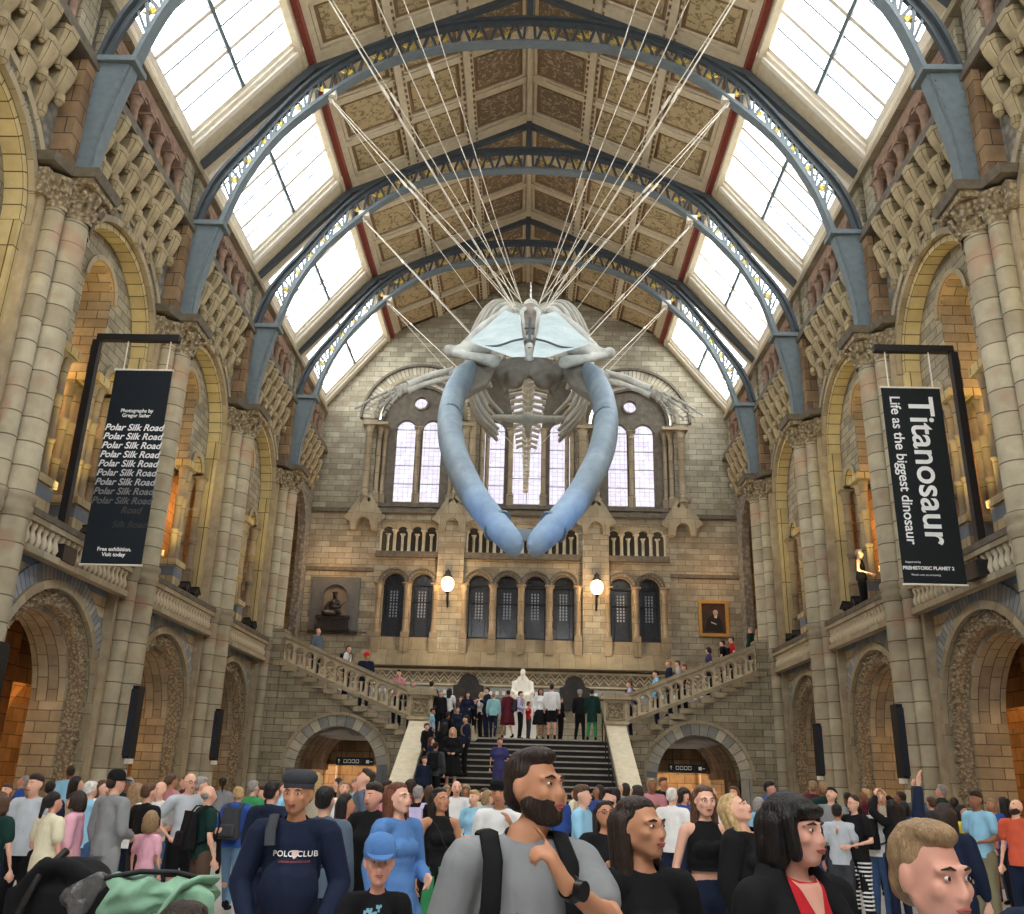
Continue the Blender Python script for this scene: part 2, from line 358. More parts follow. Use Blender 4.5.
for s, side in ((-1, 'left'), (1, 'right')):
    Z0 = YF
    # ---- lower wall with aisle arches, upper wall with recessed arches (thick plates)
    mb = MB(); mb.F = frame(s, 8.6)
    holes = [archhole(c, .02, 2.9, 1.95) for c in BAYS]
    out = [(Z0, 0), (31.3, 0), (31.3, 5.2), (Z0, 5.2)]
    # plate with arch notches: build outline incl. notches along the floor
    ol = [(Z0, 0)]
    for c in BAYS: ol += [(c-1.95, 0)] + list(reversed(arcpts(c, 2.9, 1.95))) + [(c+1.95, 0)]
    ol += [(31.3, 0), (31.3, 5.2), (Z0, 5.2)]
    mb.plate(ol, [], 0, .55)
    lower = mb.build('wall_'+side, M['striped'], kind='structure')
    mb = MB(); mb.F = frame(s, 8.6)
    ol = [(Z0, 5.2), (YB, 5.2), (YB, 16.6), (Z0, 16.6)]
    ub = BAYS + [33.55]
    mb.plate(ol, [archhole(c, 5.25, 10.5, 2.12) if c < 31 else archhole(c, 5.25, 10.5, 1.7) for c in ub] +
             [[(c-1.9, 15.05), (c+1.9, 15.05), (c+1.9, 16.05), (c-1.9, 16.05)] for c in ub], 0, .3)
    wal = mb.build('upper_wall', M['diaper'], lower)
    # inner order of the ground arches : deep plain soffit + leaf band
    for i, c in enumerate(BAYS):
        mb = MB(); mb.F = frame(s, 8.6)
        def jamb(r0, r1, w0, w1):
            mb.ring(c, 2.9, r0, r1, w0, w1, n=28)
            for q in (-1, 1):
                a, b = sorted((c+q*r0, c+q*r1)); mb.box((a, 0, w0), (b, 2.9, w1))
        jamb(1.92, 2.08, -.1, .1); mb.build('arch_roll', M['mould'], lower)
        mb = MB(); mb.F = frame(s, 8.6); jamb(1.64, 1.93, .06, .3)
        if c > 9:
            rl = random.Random(i)
            for k in range(330):
                f = rl.random()*11.4; r_ = 1.66+rl.random()*.24
                if f < 2.9: u0, v0 = c-r_, f
                elif f > 8.5: u0, v0 = c+r_, 11.4-f
                else: an = pi-(f-2.9)/5.6*pi; u0, v0 = c+r_*cos(an), 2.9+r_*sin(an)
                a = rl.random()*6.28; l = .05+rl.random()*.06; wd = l*.45; ca, sa = cos(a), sin(a)
                q = lambda x, y, w: (u0+x*ca-y*sa, v0+x*sa+y*ca, w)
                A, Bq, C_, D_, T_ = q(-l, 0, .06), q(0, -wd, .05), q(l, 0, .06), q(0, wd, .05), q(.2*l, 0, -.03)
                for e in ((A, Bq, T_), (Bq, C_, T_), (C_, D_, T_), (D_, A, T_)): mb.face(e)
        mb.build('leaf_carved_band', M['leaf'], lower)
        mb = MB(); mb.F = frame(s, 8.6); jamb(1.54, 1.95, .28, .95); mb.build('arch_soffit', M['wall'], lower)
        mb = MB(); mb.F = frame(s, 8.6); mb.ring(c, 2.9, 2.08, 2.42, -.05, .1, n=40); mb.build('patterned_voussoirs', M['bluering'], lower)
        # upper arch trim
        mb = MB(); mb.F = frame(s, 8.6)
        mb.ring(c, 10.5, 2.0, 2.14, -.12, .3, n=30); mb.ring(c, 10.5, 2.34, 2.5, -.1, .05, n=30); mb.build('arch_moulding', M['mould'], lower)
        mb = MB(); mb.F = frame(s, 8.6); mb.ring(c, 10.5, 2.14, 2.36, -.04, .08, n=30); mb.build('billet_band', M['greyvous'], lower)
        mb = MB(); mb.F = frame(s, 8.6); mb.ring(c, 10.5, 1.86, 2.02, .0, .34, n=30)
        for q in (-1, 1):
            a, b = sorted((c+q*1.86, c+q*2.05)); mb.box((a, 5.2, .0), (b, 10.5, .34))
        mb.build('uplight_tinted_archivolt', M['yellow'], lower)
        # recessed screen: tall middle opening between two low ones
        mb = MB(); mb.F = frame(s, 8.95)
        bot = 9.5
        ol = [(c-1.9, bot), (c-1.62, bot)] + list(reversed(arcpts(c-1.27, bot, .35, 10))) + [(c-.92, bot), (c-.62, bot), (c-.62, 11.2)] + list(reversed(arcpts(c, 11.2, .62, 14))) + \
             [(c+.62, bot), (c+.92, bot)] + list(reversed(arcpts(c+1.27, bot, .35, 10))) + [(c+1.62, bot), (c+1.9, bot)] + arcpts(c, 10.5, 1.9, 24)
        ol2 = [ol[0]]
        for p in ol[1:]:
            if abs(p[0]-ol2[-1][0]) + abs(p[1]-ol2[-1][1]) > 1e-4: ol2.append(p)
        if abs(ol2[-1][0]-ol2[0][0]) + abs(ol2[-1][1]-ol2[0][1]) < 1e-3: ol2.pop()
        mb.plate(ol2, [], 0, .8); mb.build('recessed_screen_wall', M['wall'], lower)
        mb = MB(); mb.F = frame(s, 8.9)
        mb.ring(c, 11.2, .62, .74, -.03, .1, n=16)
        for q in (-1, 1): mb.ring(c+q*1.27, bot, .35, .5, -.04, .3, n=14)
        mb.build('screen_arch_moulding', M['mould'], lower)
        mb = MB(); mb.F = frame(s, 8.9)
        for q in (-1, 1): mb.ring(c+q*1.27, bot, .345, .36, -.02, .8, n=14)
        mb.build('small_uplight_tinted_soffit', M['yellow'], lower)
        if c > 9:
            # colonnette clusters on pedestals
            for q, nm in ((-1, 'near'), (1, 'far')):
                t = thing('colonnette_cluster', 'slim stone colonnettes clustered on a pedestal, %s one in the %s gallery bay, %s wall' % (nm, ORD.get(round(c-2.75, 1), 'first'), side), 'columns', (0, 0, 0))
                t['group'] = 'colonnette clusters of the %s gallery' % side
                p = MB(); p.F = frame(s, 8.9)
                uq = c + q*.77
                p.box((uq-.3, 5.2, -.08), (uq+.3, 6.75, .75)); p.box((uq-.35, 6.65, -.13), (uq+.35, 6.8, .8)); p.box((uq-.36, 5.2, -.14), (uq+.36, 5.95, .8))
                p.build('pedestal', M['striped'], t)
                for du, dw in ((-.15, .1), (.15, .1), (-.15, .58), (.15, .58)):
                    p = MB(); p.F = frame(s, 8.9); p.colonnette(uq+du, dw, 6.8, 9.35, .085, n=10, cap=.42, ringz=[7.6, 8.5]); p.build('colonnette', M['shaftd'], t)
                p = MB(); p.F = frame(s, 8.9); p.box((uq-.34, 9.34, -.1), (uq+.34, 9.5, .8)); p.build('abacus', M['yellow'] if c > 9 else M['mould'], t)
                p = MB(); p.F = frame(s, 8.9)
                uq = c + q*1.8
                for k in range(2):
                    p.colonnette(uq - q*k*.02, .05+.3*k, 6.8, 9.4, .1, n=10, cap=.42, ringz=[7.6, 8.5])
                p.box((uq-.2, 5.2, -.1), (uq+.2, 6.8, .7)); p.build('jamb_colonnettes', M['shaftd'], lower)
    # gallery behind: floor, back wall, roof ; aisle behind
    mb = MB(); mb.F = frame(s, 8.6)
    mb.box((Z0, 4.95, .25), (YB, 5.2, 4.6)); mb.build('gallery_floor', M['dark'], lower)
    mb = MB(); mb.F = frame(s, 8.6)
    mb.box((Z0, 5.2, 2.7), (YB, 12.6, 2.9)); mb.build('gallery_back_wall', M['vault'], lower)
    mb = MB(); mb.F = frame(s, 8.6)
    mb.box((Z0, 12.6, .3), (YB, 12.8, 2.9)); mb.box((Z0, 14.6, 1.6), (YB, 16.6, 1.8)); mb.build('gallery_ceiling', M['brown'], lower)
    mb = MB(); mb.F = frame(s, 8.6)
    mb.box((Z0, 0, 5.6), (31.4, 5.2, 5.8)); mb.box((31.3, 0, .4), (31.5, 5.2, 5.8)); mb.build('aisle_back_wall', M['brown'], lower)
    for i, c in enumerate(BAYS):
        mb = MB(); mb.F = frame(s, 8.6)
        # cross arch dividing the aisle at each pier, and a shallow inner arch
        y = c + 2.75
        if y < 31:
            rows = []
            ol = [(2.2, 0), (2.6, 0)] + [(3.9 - 1.3*cos(pi*k/14), 2.9+1.3*sin(pi*k/14)) for k in range(15)] + [(5.2, 0), (5.6, 0), (5.6, 5.2), (2.2, 5.2)]
            G = MB(); G.F = lambda u, v, w: (s*(8.6+u), y + w, v)
            G.plate(ol, [], -.35, .35); G.build('aisle_cross_arch', M['vault'], lower)
        # barrel vault of the aisle bay
        rows = []
        for k in range(17):
            a = pi*k/16
            rows.append([(c + 2.75*(2*j-1), 3.4 + 1.75*sin(a), 3.9 - 1.7*cos(a)) for j in range(2)])
        mb.grid(rows, uvs=lambda i, j: (j*5.5, i*.35)); mb.build('aisle_vault', M['vault'], lower)
    # string course / balcony rails / corbel tables / triforium per bay
    for i, c in enumerate([q for q in ub if q > 9]):
        nm = ORD.get(round(c-2.75, 1), 'behind')
        if c < 3: nm = 'one behind the camera on'
        L2 = 2.3
        if c < 31:
            t = thing('balcony_parapet', 'low stone balcony parapet with a row of small balusters, %s bay of the %s wall' % (nm, side), 'balustrade', (s*8.3, c, 5.0)); t['group'] = 'balcony parapets over the aisle arches'
            p = MB(); p.box((-.14, -2.15, .72), (.14, 2.15, .84)); p.build('rail', M['dark'], t)
            p = MB(); p.box((-.1, -2.15, 0.1), (.1, 2.15, .22)); p.box((-.12, -2.15, .62), (.12, 2.15, .72))
            p.build('plinth', M['mould'], t)
            p = MB(); p.box((s*.12, -2.15, .2), (s*.2, 2.15, .62)); p.build('back_slab', M['dark'], t)
            pp = MB(); pp.lathe((0, 0), [(.05, .2), (.05, .26), (.085, .34), (.055, .45), (.04, .5), (.075, .58), (.075, .63)], 8)
            base = pp.build('baluster', M['balus'], t, loc=(0, -2.02, 0))
            for k in range(1, 21):
                b = base.copy(); COL.objects.link(b); b.parent = t; b.location = (0, -2.02+k*.202, 0)
        # corbel table
        t = thing('corbel_table', 'stepped table of scalloped stone corbels under the high cornice, %s bay of the %s wall' % (nm, side), 'corbels', (0, 0, 0)); t['group'] = 'corbel tables under the cornice'
        p = MB(); p.F = frame(s, 8.6); hw = 2.2
        p.box((c-2.75, 14.28, -.42), (c+2.75, 14.42, .3)); p.box((c-2.75, 14.42, -.36), (c+2.75, 14.6, .3)); p.build('cornice', M['dark'], t)
        n = 7
        for row, (z0, z1, d0, off) in enumerate(((12.55, 13.2, .2, 0), (13.05, 13.78, .34, .5), (13.6, 14.3, .44, 0))):
            m_ = n + (0 if off else 1)
            for k in range(m_):
                u = c - hw + (k + off + (0 if off else 0)) * (2*hw/n)
                if abs(u-c) > 2.16: continue
                p = MB(); p.F = frame(s, 8.6)
                hw_ = hw/n*.78
                rows = []
                for j in range(7):
                    f = j/6; z = z0 + (z1-z0)*f; d = d0*(.25 + .75*sin(f*pi/2))
                    ww = hw_*(.45+.55*f)
                    rows.append([(u-ww, z, .05), (u-ww, z, -d*.8), (u-ww*.5, z, -d), (u+ww*.5, z, -d), (u+ww, z, -d*.8), (u+ww, z, .05)])
                p.grid(rows, uvs=lambda i, j: (j*.12, i*.1), smooth=False)
                p.face(list(reversed(rows[0]))); p.face(rows[-1])
                # scalloped niche: rounded block under
                p.lathe((u, -d0*.55), [(0, z0-.14), (hw_*.3, z0-.1), (hw_*.42, z0), (hw_*.4, z0+.1)], 8, axis='y')
                p.build('corbel', M['corbel'], t)
        # triforium
        t = thing('triforium_arcade', 'row of small reddish columns and arches below the skylight, %s bay of the %s wall' % (nm, side), 'arcade', (0, 0, 0)); t['group'] = 'triforium arcades'
        p = MB(); p.F = frame(s, 8.5); n = 6; w = 3.9/n
        ol = [(c-1.95, 15.62)]
        for k in range(n):
            cu = c - 1.95 + w*(k+.5)
            ol += list(reversed(arcpts(cu, 15.62, w*.36, 8)))
        ol += [(c+1.95, 15.62), (c+1.95, 16.1), (c-1.95, 16.1)]
        p.plate(ol, [], 0, .3); p.build('arch_plate', M['pinkstone'], t)
        p = MB(); p.F = frame(s, 8.45); p.box((c-2.75, 16.15, -.12), (c+2.75, 16.32, .4)); p.build('top_rail', M['mould'], t)
        for k in range(n+1):
            p = MB(); p.F = frame(s, 8.5); p.colonnette(c-1.95+w*k, .1, 14.62, 15.64, .095, n=10, cap=.26, base=.16); p.build('column', M['pinkstone'], t)
        for q in (-1, 1):
            p = MB(); p.F = frame(s, 8.55); a, b = sorted((c+q*2.05, c+q*2.6)); p.box((a, 14.6, -.08), (b, 16.2, .3)); p.build('end_block', M['wall'], t)
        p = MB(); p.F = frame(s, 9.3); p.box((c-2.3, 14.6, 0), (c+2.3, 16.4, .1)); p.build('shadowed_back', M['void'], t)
    # piers
    proto = None
    for y in PIERS:
        nm = ORD.get(round(y, 1), 'one behind the camera, the')
        lab = 'tall clustered stone pier with ringed shafts, %s on the %s side' % (nm.replace('one behind the camera, the', 'behind the camera'), side)
        if proto is None:
            t = proto = thing('clustered_pier', lab, 'pillar', (0, y, 0)); t['group'] = 'clustered piers on the %s side' % side
            p = MB(); p.F = frame(s, 8.6); p.box((-.72, 0, -.2), (.72, 11.1, .1)); p.build('pilaster', M['wave'], t)
            p = MB(); p.F = frame(s, 8.6); p.box((-.5, 0, -.3), (.5, 11.1, 0)); p.build('pilaster_core', M['wall'], t)
            def shaft(u, w, r, z1):
                p = MB(); p.F = frame(s, 8.6); n = 20
                pr = [(r*1.35, 0), (r*1.35, .3), (r*1.12, .42), (r*1.2, .5), (r, .56), (r, 5.5), (r*1.14, 5.56), (r*1.14, 5.66), (r*1.02, 5.7), (r*1.2, 5.76), (r*1.2, 5.86), (r, 5.92), (r, z1)]
                rows = [[(u+q*cos(2*pi*j/n), z, w+q*sin(2*pi*j/n)) for j in range(n)] for q, z in pr]
                p.grid(rows, closed=True, uvs=lambda i, j: (j/n*2*pi*r, pr[i][1])); p.build('shaft', M['shaft'], t)
                p = MB(); p.F = frame(s, 8.6)
                pr2 = [(r*1.12, z1-.03), (r*1.12, z1+.05), (r*1.03, z1+.1), (r*1.15, z1+.35), (r*1.5, z1+.6)]
                rows = [[(u+q*(1+.07*cos(4*2*pi*j/32))*cos(2*pi*j/32), z, w+q*(1+.07*cos(4*2*pi*j/32))*sin(2*pi*j/32)) for j in range(32)] for q, z in pr2]
                p.grid(rows, closed=True)
                for tier, (zz, rr0, nn) in enumerate(((z1+.08, r*1.05, 9), (z1+.3, r*1.2, 9))):
                    for j in range(nn):
                        a = 2*pi*(j+tier*.5)/nn; q = lambda rr, z: (u+rr*cos(a), z, w+rr*sin(a))
                        p.tube([q(rr0, zz), q(rr0*1.08, zz+.12), q(rr0*1.3, zz+.2), q(rr0*1.42, zz+.17), q(rr0*1.36, zz+.12)], [(r*.3, r*.08), (r*.34, r*.08), (r*.26, r*.08), (r*.18, r*.08), (r*.1, r*.08)], 6)
                p.build('capital', M['leaf2'], t)
            shaft(0, -.42, .27, 11.0); shaft(-.43, -.3, .17, 11.0); shaft(.43, -.3, .17, 11.0)
            p = MB(); p.F = frame(s, 8.6); p.box((-.85, 11.1, -.28), (.85, 11.62, .1)); p.box((-.42, 11.58, -.86), (.42, 11.72, 0)); p.build('capital_block', M['leaf2'], t)
            p = MB(); p.F = frame(s, 8.6)
            p.hexa([(-.95, 11.7, .05), (-.95, 11.7, -.4), (-.48, 11.7, -.5), (-.48, 11.7, -.92), (.48, 11.7, -.92), (.48, 11.7, -.5), (.95, 11.7, -.4), (.95, 11.7, .05)],
                   [(-1., 11.86, .05), (-1., 11.86, -.44), (-.52, 11.86, -.54), (-.52, 11.86, -.98), (.52, 11.86, -.98), (.52, 11.86, -.54), (1., 11.86, -.44), (1., 11.86, .05)])
            p.build('abacus', M['dark'], t)
            p = MB(); p.F = frame(s, 8.6); p.box((-.52, 11.86, -.35), (.52, 14.3, .1)); p.build('upper_pilaster', M['brown'], t)
        else: dup(proto, (0, y, 0), label=lab)

# ---- front wall behind the camera
mb = MB(); mb.F = lambda u, v, w: (u, YF-w, v)
mb.plate([(-14.4, 0), (14.4, 0), (14.4, 5.4), (8.6, 5.4), (8.6, 16.5), (5.8, 19.9), (0, 22.7), (-5.8, 19.9), (-8.6, 16.5), (-8.6, 5.4), (-14.4, 5.4)], [archhole(0, .02, 3, 1.6), archhole(0, 8, 12, 2.6), archhole(-5, 8, 11, 1.4), archhole(5, 8, 11, 1.4)], 0, .6)
mb.build('wall_front', M['wallend'], kind='structure')
mb = MB(); mb.F = lambda u, v, w: (u, YF-w, v)
mb.box((-1.7, 0, .7), (1.7, 4.7, .8)); mb.build('door_1', M['brown'], kind='structure')
# ================================================================= roof
ORDT = {3.3: 'above the camera', 8.8: 'over the nearest piers', 14.3: 'over the second pair of piers', 19.8: 'over the third pair of piers', 25.3: 'over the fourth pair of piers', 30.8: 'over the farthest piers'}
OUT_C = [(8.3,14.75),(8.18,15.3),(7.95,15.95),(7.6,16.55),(7.1,17.25),(6.4,18.3),(5.7,19.2),(4.8,19.95),(3.9,20.45),(2.9,20.85),(1.6,21.18),(0,21.3)]
IN_C = [(8.0,12.0),(7.97,12.75),(7.78,13.85),(7.5,15.1),(7.15,16.15),(6.42,17.45),(5.25,18.7),(4.4,19.4),(3.6,19.86),(2.7,20.18),(1.75,20.38),(0,20.5)]
def smooth_curve(pts, m=4):
    out = []
    n = len(pts)
    for i in range(n-1):
        p0, p1, p2, p3 = pts[max(i-1,0)], pts[i], pts[i+1], pts[min(i+2,n-1)]
        for k in range(m):
            t = k/m
            out.append(tuple(.5*((2*p1[d]) + (-p0[d]+p2[d])*t + (2*p0[d]-5*p1[d]+4*p2[d]-p3[d])*t*t + (-p0[d]+3*p1[d]-3*p2[d]+p3[d])*t**3) for d in range(len(p1))))
    out.append(tuple(pts[-1])); return out
oc, ic = smooth_curve(OUT_C), smooth_curve(IN_C)
def ribbon(mb, curve, w, h):
    """curved iron flange: box section swept along (x,z) curve, full width both sides"""
    full = [(x, z) for x, z in curve] + [(-x, z) for x, z in reversed(curve[:-1])]
    rows = []
    for i, (x, z) in enumerate(full):
        a, b = full[max(i-1,0)], full[min(i+1,len(full)-1)]
        tx, tz = b[0]-a[0], b[1]-a[1]; l = sqrt(tx*tx+tz*tz); nx, nz = -tz/l, tx/l
        rows.append([(x-nx*h/2, -w/2, z-nz*h/2), (x-nx*h/2, w/2, z-nz*h/2), (x+nx*h/2, w/2, z+nz*h/2), (x+nx*h/2, -w/2, z+nz*h/2)])
    mb.grid(rows, closed=True, smooth=False); mb.face(list(rows[0])); mb.face(list(rows[-1]))
def at_t(curve, f):
    L = [0]
    for a, b in zip(curve, curve[1:]): L.append(L[-1] + sqrt((a[0]-b[0])**2 + (a[1]-b[1])**2))
    d = f*L[-1]
    for i in range(1, len(L)):
        if L[i] >= d - 1e-9:
            k = (d-L[i-1])/(L[i]-L[i-1]); return (curve[i-1][0]+(curve[i][0]-curve[i-1][0])*k, curve[i-1][1]+(curve[i][1]-curve[i-1][1])*k)
proto = None
for y in [3.3, 8.8, 14.3, 19.8, 25.3, 30.8]:
    lab = 'arched blue-grey iron roof truss with lattice web, ' + ORDT[y]
    if proto: dup(proto, (0, y, 0), label=lab); continue
    t = proto = thing('roof_truss', lab, 'truss', (0, y, 0)); t['group'] = 'iron roof trusses'
    p = MB(); ribbon(p, oc, .3, .08); ribbon(p, [(x*.992, z-.09) for x, z in oc], .1, .14); p.build('outer_chord', M['irondk'], t)
    p = MB(); ribbon(p, ic, .28, .07); ribbon(p, [(x*1.005+.02, z+.07) for x, z in ic], .08, .12); p.build('inner_chord', M['iron'], t)
    for s in (-1, 1):
        # solid riveted foot bracket
        p = MB()
        a = [q for q in ic if q[1] <= 14.5]
        ol = [(s*x, z) for x, z in a] + [(s*8.27, 14.5), (s*8.27, 11.95)]
        p.F = lambda u, v, w: (u, w, v)
        p.plate(ol, [], -.2, .2); p.F = None
        p.box((min(s*7.5, s*8.4), -.28, 14.5), (max(s*7.5, s*8.4), .28, 14.62))
        for k in range(14):
            z = 12.1+k*.17; x = 8.0 - max(0, (z-12.75))*.2 + .12
            for q in (-.13, .13): p.lathe((s*x, q), [(0, z), (.02, z), (.03, z+.02), (.02, z+.045), (0, z+.045)], 6)
        for k in range(12):
            z = 12.1+k*.2
            for x in (7.95 - max(0, z-12.9)*.17, 8.2):
                p.box((min(s*x, s*(x+.03)), -.215, z), (max(s*x, s*(x+.03)), -.2, z+.03))
        p.build('foot_bracket', M['iron'], t)
        for nm, i0, i1, n, mat in (('lattice', .13, .42, 5, 'iron'), ('lattice', .45, .985, 13, 'irondk')):
            p = MB()
            for k in range(n+1):
                f = i0+(i1-i0)*k/n; A = at_t(oc, f); C = at_t(ic, min(.999, .14+f*.86))
                f2 = min(.99, f+(i1-i0)/n*.5); A2 = at_t(oc, f2); C2 = at_t(ic, min(.999, .14+f2*.86))
                p.beam((s*C[0], 0, C[1]), (s*A2[0], 0, A2[1]-.05), .07, .07, (0,1,0))
                if k < n:
                    f3 = f+(i1-i0)/n; C3 = at_t(ic, min(.999, .14+f3*.86)); p.beam((s*A2[0], 0, A2[1]-.05), (s*C3[0], 0, C3[1]), .07, .07, (0,1,0))
                if nm == 'lattice' and mat == 'iron': p.beam((s*C[0], 0, C[1]), (s*A[0], 0, A[1]-.05), .06, .06, (0,1,0))
            p.build(nm, M[mat], t)
        for f in [.16, .22, .28, .34, .40, .475, .55, .63, .71, .79, .87, .95]:
            p = MB(); A = Vector((*at_t(oc, f), 0)); C = Vector((*at_t(ic, .14+f*.86), 0)); m_ = (A+C)/2; h = (A-C).length*.3
            for q in range(5):
                an = radians(30+q*30)
                d = (A-C).normalized(); e = Vector((-d.y, d.x, 0)); v = d*sin(an)+e*cos(an)
                b0 = m_ - d*h*.5; tip = b0 + v*h
                p.tube([(s*b0.x, 0, b0.y), (s*(b0.x+tip.x)/2, 0, (b0.y+tip.y)/2), (s*tip.x, 0, tip.y)], [(.01,.01), (.05,.012), (.005,.005)], 6)
            p.build('gilded_leaf', M['gold'], t)
        # rafters along the roof slope + strut
        p = MB(); p.beam((s*5.85, 0, 19.52), (0, 0, 22.2), .16, .26, (0,1,0)) if False else None
        p.beam((s*5.9, 0, 19.5), (s*.02, 0, 22.28), .16, .16, (0,1,0)); p.beam((s*8.42, 0, 16.42), (s*5.8, 0, 19.5), .2, .2, (0,1,0)); p.build('rafter', M['irondk'], t)
        p = MB(); p.box((min(s*5.1, s*5.42), -.1, 18.62), (max(s*5.1, s*5.42), .1, 18.82)); p.tube([(s*5.3, 0, 18.62), (s*5.22, 0, 18.45), (s*5.15, 0, 18.5)], .025, 6); p.build('cable_shackle', M['creamlt'], t)
    p = MB(); p.box((-.09, -.09, 21.25), (.09, .09, 22.4)); p.build('ridge_post', M['irondk'], t)

# ceiling: sloped timber with recessed panels
def slope_frame(s): 
    L = sqrt(5.8**2+2.72**2)
    return lambda u, v, w: (s*(v/L*5.8 + w*2.72/L), u, 22.62 - v/L*2.72 + w*5.8/L)     # v from ridge to purlin, w up
mb = MB(); LS = sqrt(5.8**2+2.72**2)
for s in (-1, 1):
    mb.F = slope_frame(s); mb.box((YF, 0, .14), (YB, LS, .3))
ceil = mb.build('ceiling', M['cream'], kind='structure')
colw = [(.12, 1.95), (2.2, 4.08), (4.33, 6.16)]
for s in (-1, 1):
    p = MB(); p.F = slope_frame(s)
    p.box((YF, 0, -.06), (YB, .1, .14)); p.box((YF, 1.97, -.04), (YB, 2.18, .14)); p.box((YF, 4.1, -.04), (YB, 4.31, .14)); p.box((YF, 6.18, -.02), (YB, LS, .14))
    for k in range(8):
        y = 3.3+B*(k-1)
        for q in (-.2, B/3-.1, 2*B/3-.1):
            if y+q < YB: p.box((y+q, .1, 0), (min(y+q+(.4 if q < 0 else .2), YB), LS, .13))
    p.build('ceiling_rib', M['cream'], ceil)
    p = MB(); p.F = slope_frame(s)     # little brackets along the ribs
    yy = YF
    while yy < YB:
        for v in (1.92, 2.23, 4.05, 4.36): p.box((yy, v-.03, -.01), (yy+.1, v+.03, .09))
        yy += .25
    p.build('dentil_rows', M['panelf'], ceil)
    for k in range(-1, 7):
        for h in (0, 1, 2):
            y0 = 3.3+B*(k-1)+ (.3, B/3+.19, 2*B/3+.19)[h]; y1 = 3.3+B*(k-1)+(B/3-.19, 2*B/3-.19, B-.3)[h]
            if y0 < 2 or y1 > YB: continue
            for ci, (v0, v1) in enumerate(colw):
                p = MB(); p.F = slope_frame(s); p.cur = 1
                p.box((y0, v0+.1, .1), (y1, v1-.1, .13)); p.cur = 2
                p.box((y0+.12, v0+.22, .075), (y1-.12, v1-.22, .1)); p.cur = 0
                for a, b in (((y0-.08, v0), (y1+.08, v0+.1)), ((y0-.08, v1-.1), (y1+.08, v1)), ((y0-.08, v0), (y0, v1)), ((y1, v0), (y1+.08, v1))): p.box((a[0], a[1], .03), (b[0], b[1], .14))
                o = p.build('painted_panel', [M['cream'], M['panelf'], M['paneld'] if ci == 0 else M['panel']], ceil)
# red wall plate / purlins, skylight surrounds
SKL = sqrt(2.65**2+3.4**2)
def sky_frame(s): return lambda u, v, w: (s*(5.85+v/SKL*2.65 + w*3.4/SKL), u, 19.8 - v/SKL*3.4 + w*2.65/SKL)
mb = MB()
for s in (-1, 1): a, b = sorted((s*5.76, s*5.92)); mb.box((a, YF, 19.66), (b, YB, 19.9))
mb.build('trim_1', M['red'], kind='structure')
mb = MB()
for s in (-1, 1):
    mb.F = None; a, b = sorted((s*5.95, s*6.12)); mb.box((a, YF, 19.5), (b, YB, 19.75))
    a, b = sorted((s*8.4, s*9.6)); mb.box((a, YF, 16.3), (b, YB, 16.6))
    mb.F = sky_frame(s)
    for k in range(9):
        y = K0+B*(k-3.5+.5); mb.box((y-.55, 0, -.02), (min(y+.55, YB), SKL+.1, .3))
mb.build('trim_2', M['cream'], kind='structure')
wi = 0
for s, side in ((-1, 'left'), (1, 'right')):
    for k in range(-3, 5):
        c = K0+B*(k+.5)
        if c-2 < YF or c > YB: continue
        wi += 1; y0, y1 = c-2.2, min(c+2.2, YB-.1)
        p = MB(); p.F = sky_frame(s)
        for i, (d, w) in enumerate(((0, -.03), (.12, .05), (.24, .12))):
            p.box((y0+d-.02, 0.02+d, w), (y0+d+.12, SKL-d, w+.1)); p.box((y1-d-.12, .02+d, w), (y1-d+.02, SKL-d, w+.1))
            p.box((y0+d, .02+d, w), (y1-d, .14+d, w+.1)); p.box((y0+d, SKL-d-.14, w), (y1-d, SKL-d, w+.1))
        win = p.build('window_%d' % wi, M['creamlt'], kind='structure')
        p = MB(); p.F = sky_frame(s)
        a0, a1 = y0+.36, y1-.36; v0, v1 = .36, SKL-.36
        for j in (1, 2): y = a0+(a1-a0)*j/3; p.box((y-.055, v0, .1), (y+.055, v1, .24))
        p.build('glazing_bar', M['creamlt'], win)
        p = MB(); p.F = sky_frame(s)
        vm = v0+(v1-v0)*.5; p.box((a0, vm-.05, .08), (a1, vm+.05, .22))
        p.build('middle_purlin', M['iron'], win)
        p = MB(); p.F = sky_frame(s)
        for j in (.5, 1.5, 2.5): y = a0+(a1-a0)*j/3; p.box((y-.015, v0, .18), (y+.015, v1, .22))
        p.build('thin_glazing_bar', M['irondk'], win)
        p = MB(); p.F = sky_frame(s); p.face([(a0, v0, .24), (a1, v0, .24), (a1, v1, .24), (a0, v1, .24)]); p.build('pane', M['glass'], win)
# roof outside closing around skylights
mb = MB()
for s in (-1, 1):
    mb.F = sky_frame(s)
# ================================================================= far end wall
def bf(u, v, w): return (u, YB + w, v)
L1 = [-5.05, -3.93, -1.67, -.55, .55, 1.67, 3.93, 5.05]
UPL = [-5.0, -3.9, 3.9, 5.0]
def lancet(cu, v0, vs, r): return [(cu+r, v0)] + arcpts(cu, vs, r, 14) + [(cu-r, v0)]
mb = MB(); mb.F = bf
holes = [lancet(c, 6.8, 8.9, .42) for c in L1]
holes += [[(a, 10.2), (b, 10.2), (b, 11.45), (a, 11.45)] for a, b in ((-5.75, -3.4), (-2.25, 2.25), (3.4, 5.75))]
holes += [archhole(-4.45, 12.2, 15.9, 1.75), archhole(4.45, 12.2, 15.9, 1.75), archhole(.12, 12.2, 16.9, 2.0)]
holes += [archhole(q*5.7, 0.02, 1.9, 1.3) for q in ()]
mb.plate([(-11.6, 2.4), (11.6, 2.4), (11.6, 13.2), (8.9, 13.2), (8.9, 16.9), (5.9, 20.1), (0, 22.9), (-5.9, 20.1), (-8.9, 16.9), (-8.9, 13.2), (-11.6, 13.2)], holes, 0, .5)
back = mb.build('wall_back', M['wallend'], kind='structure')
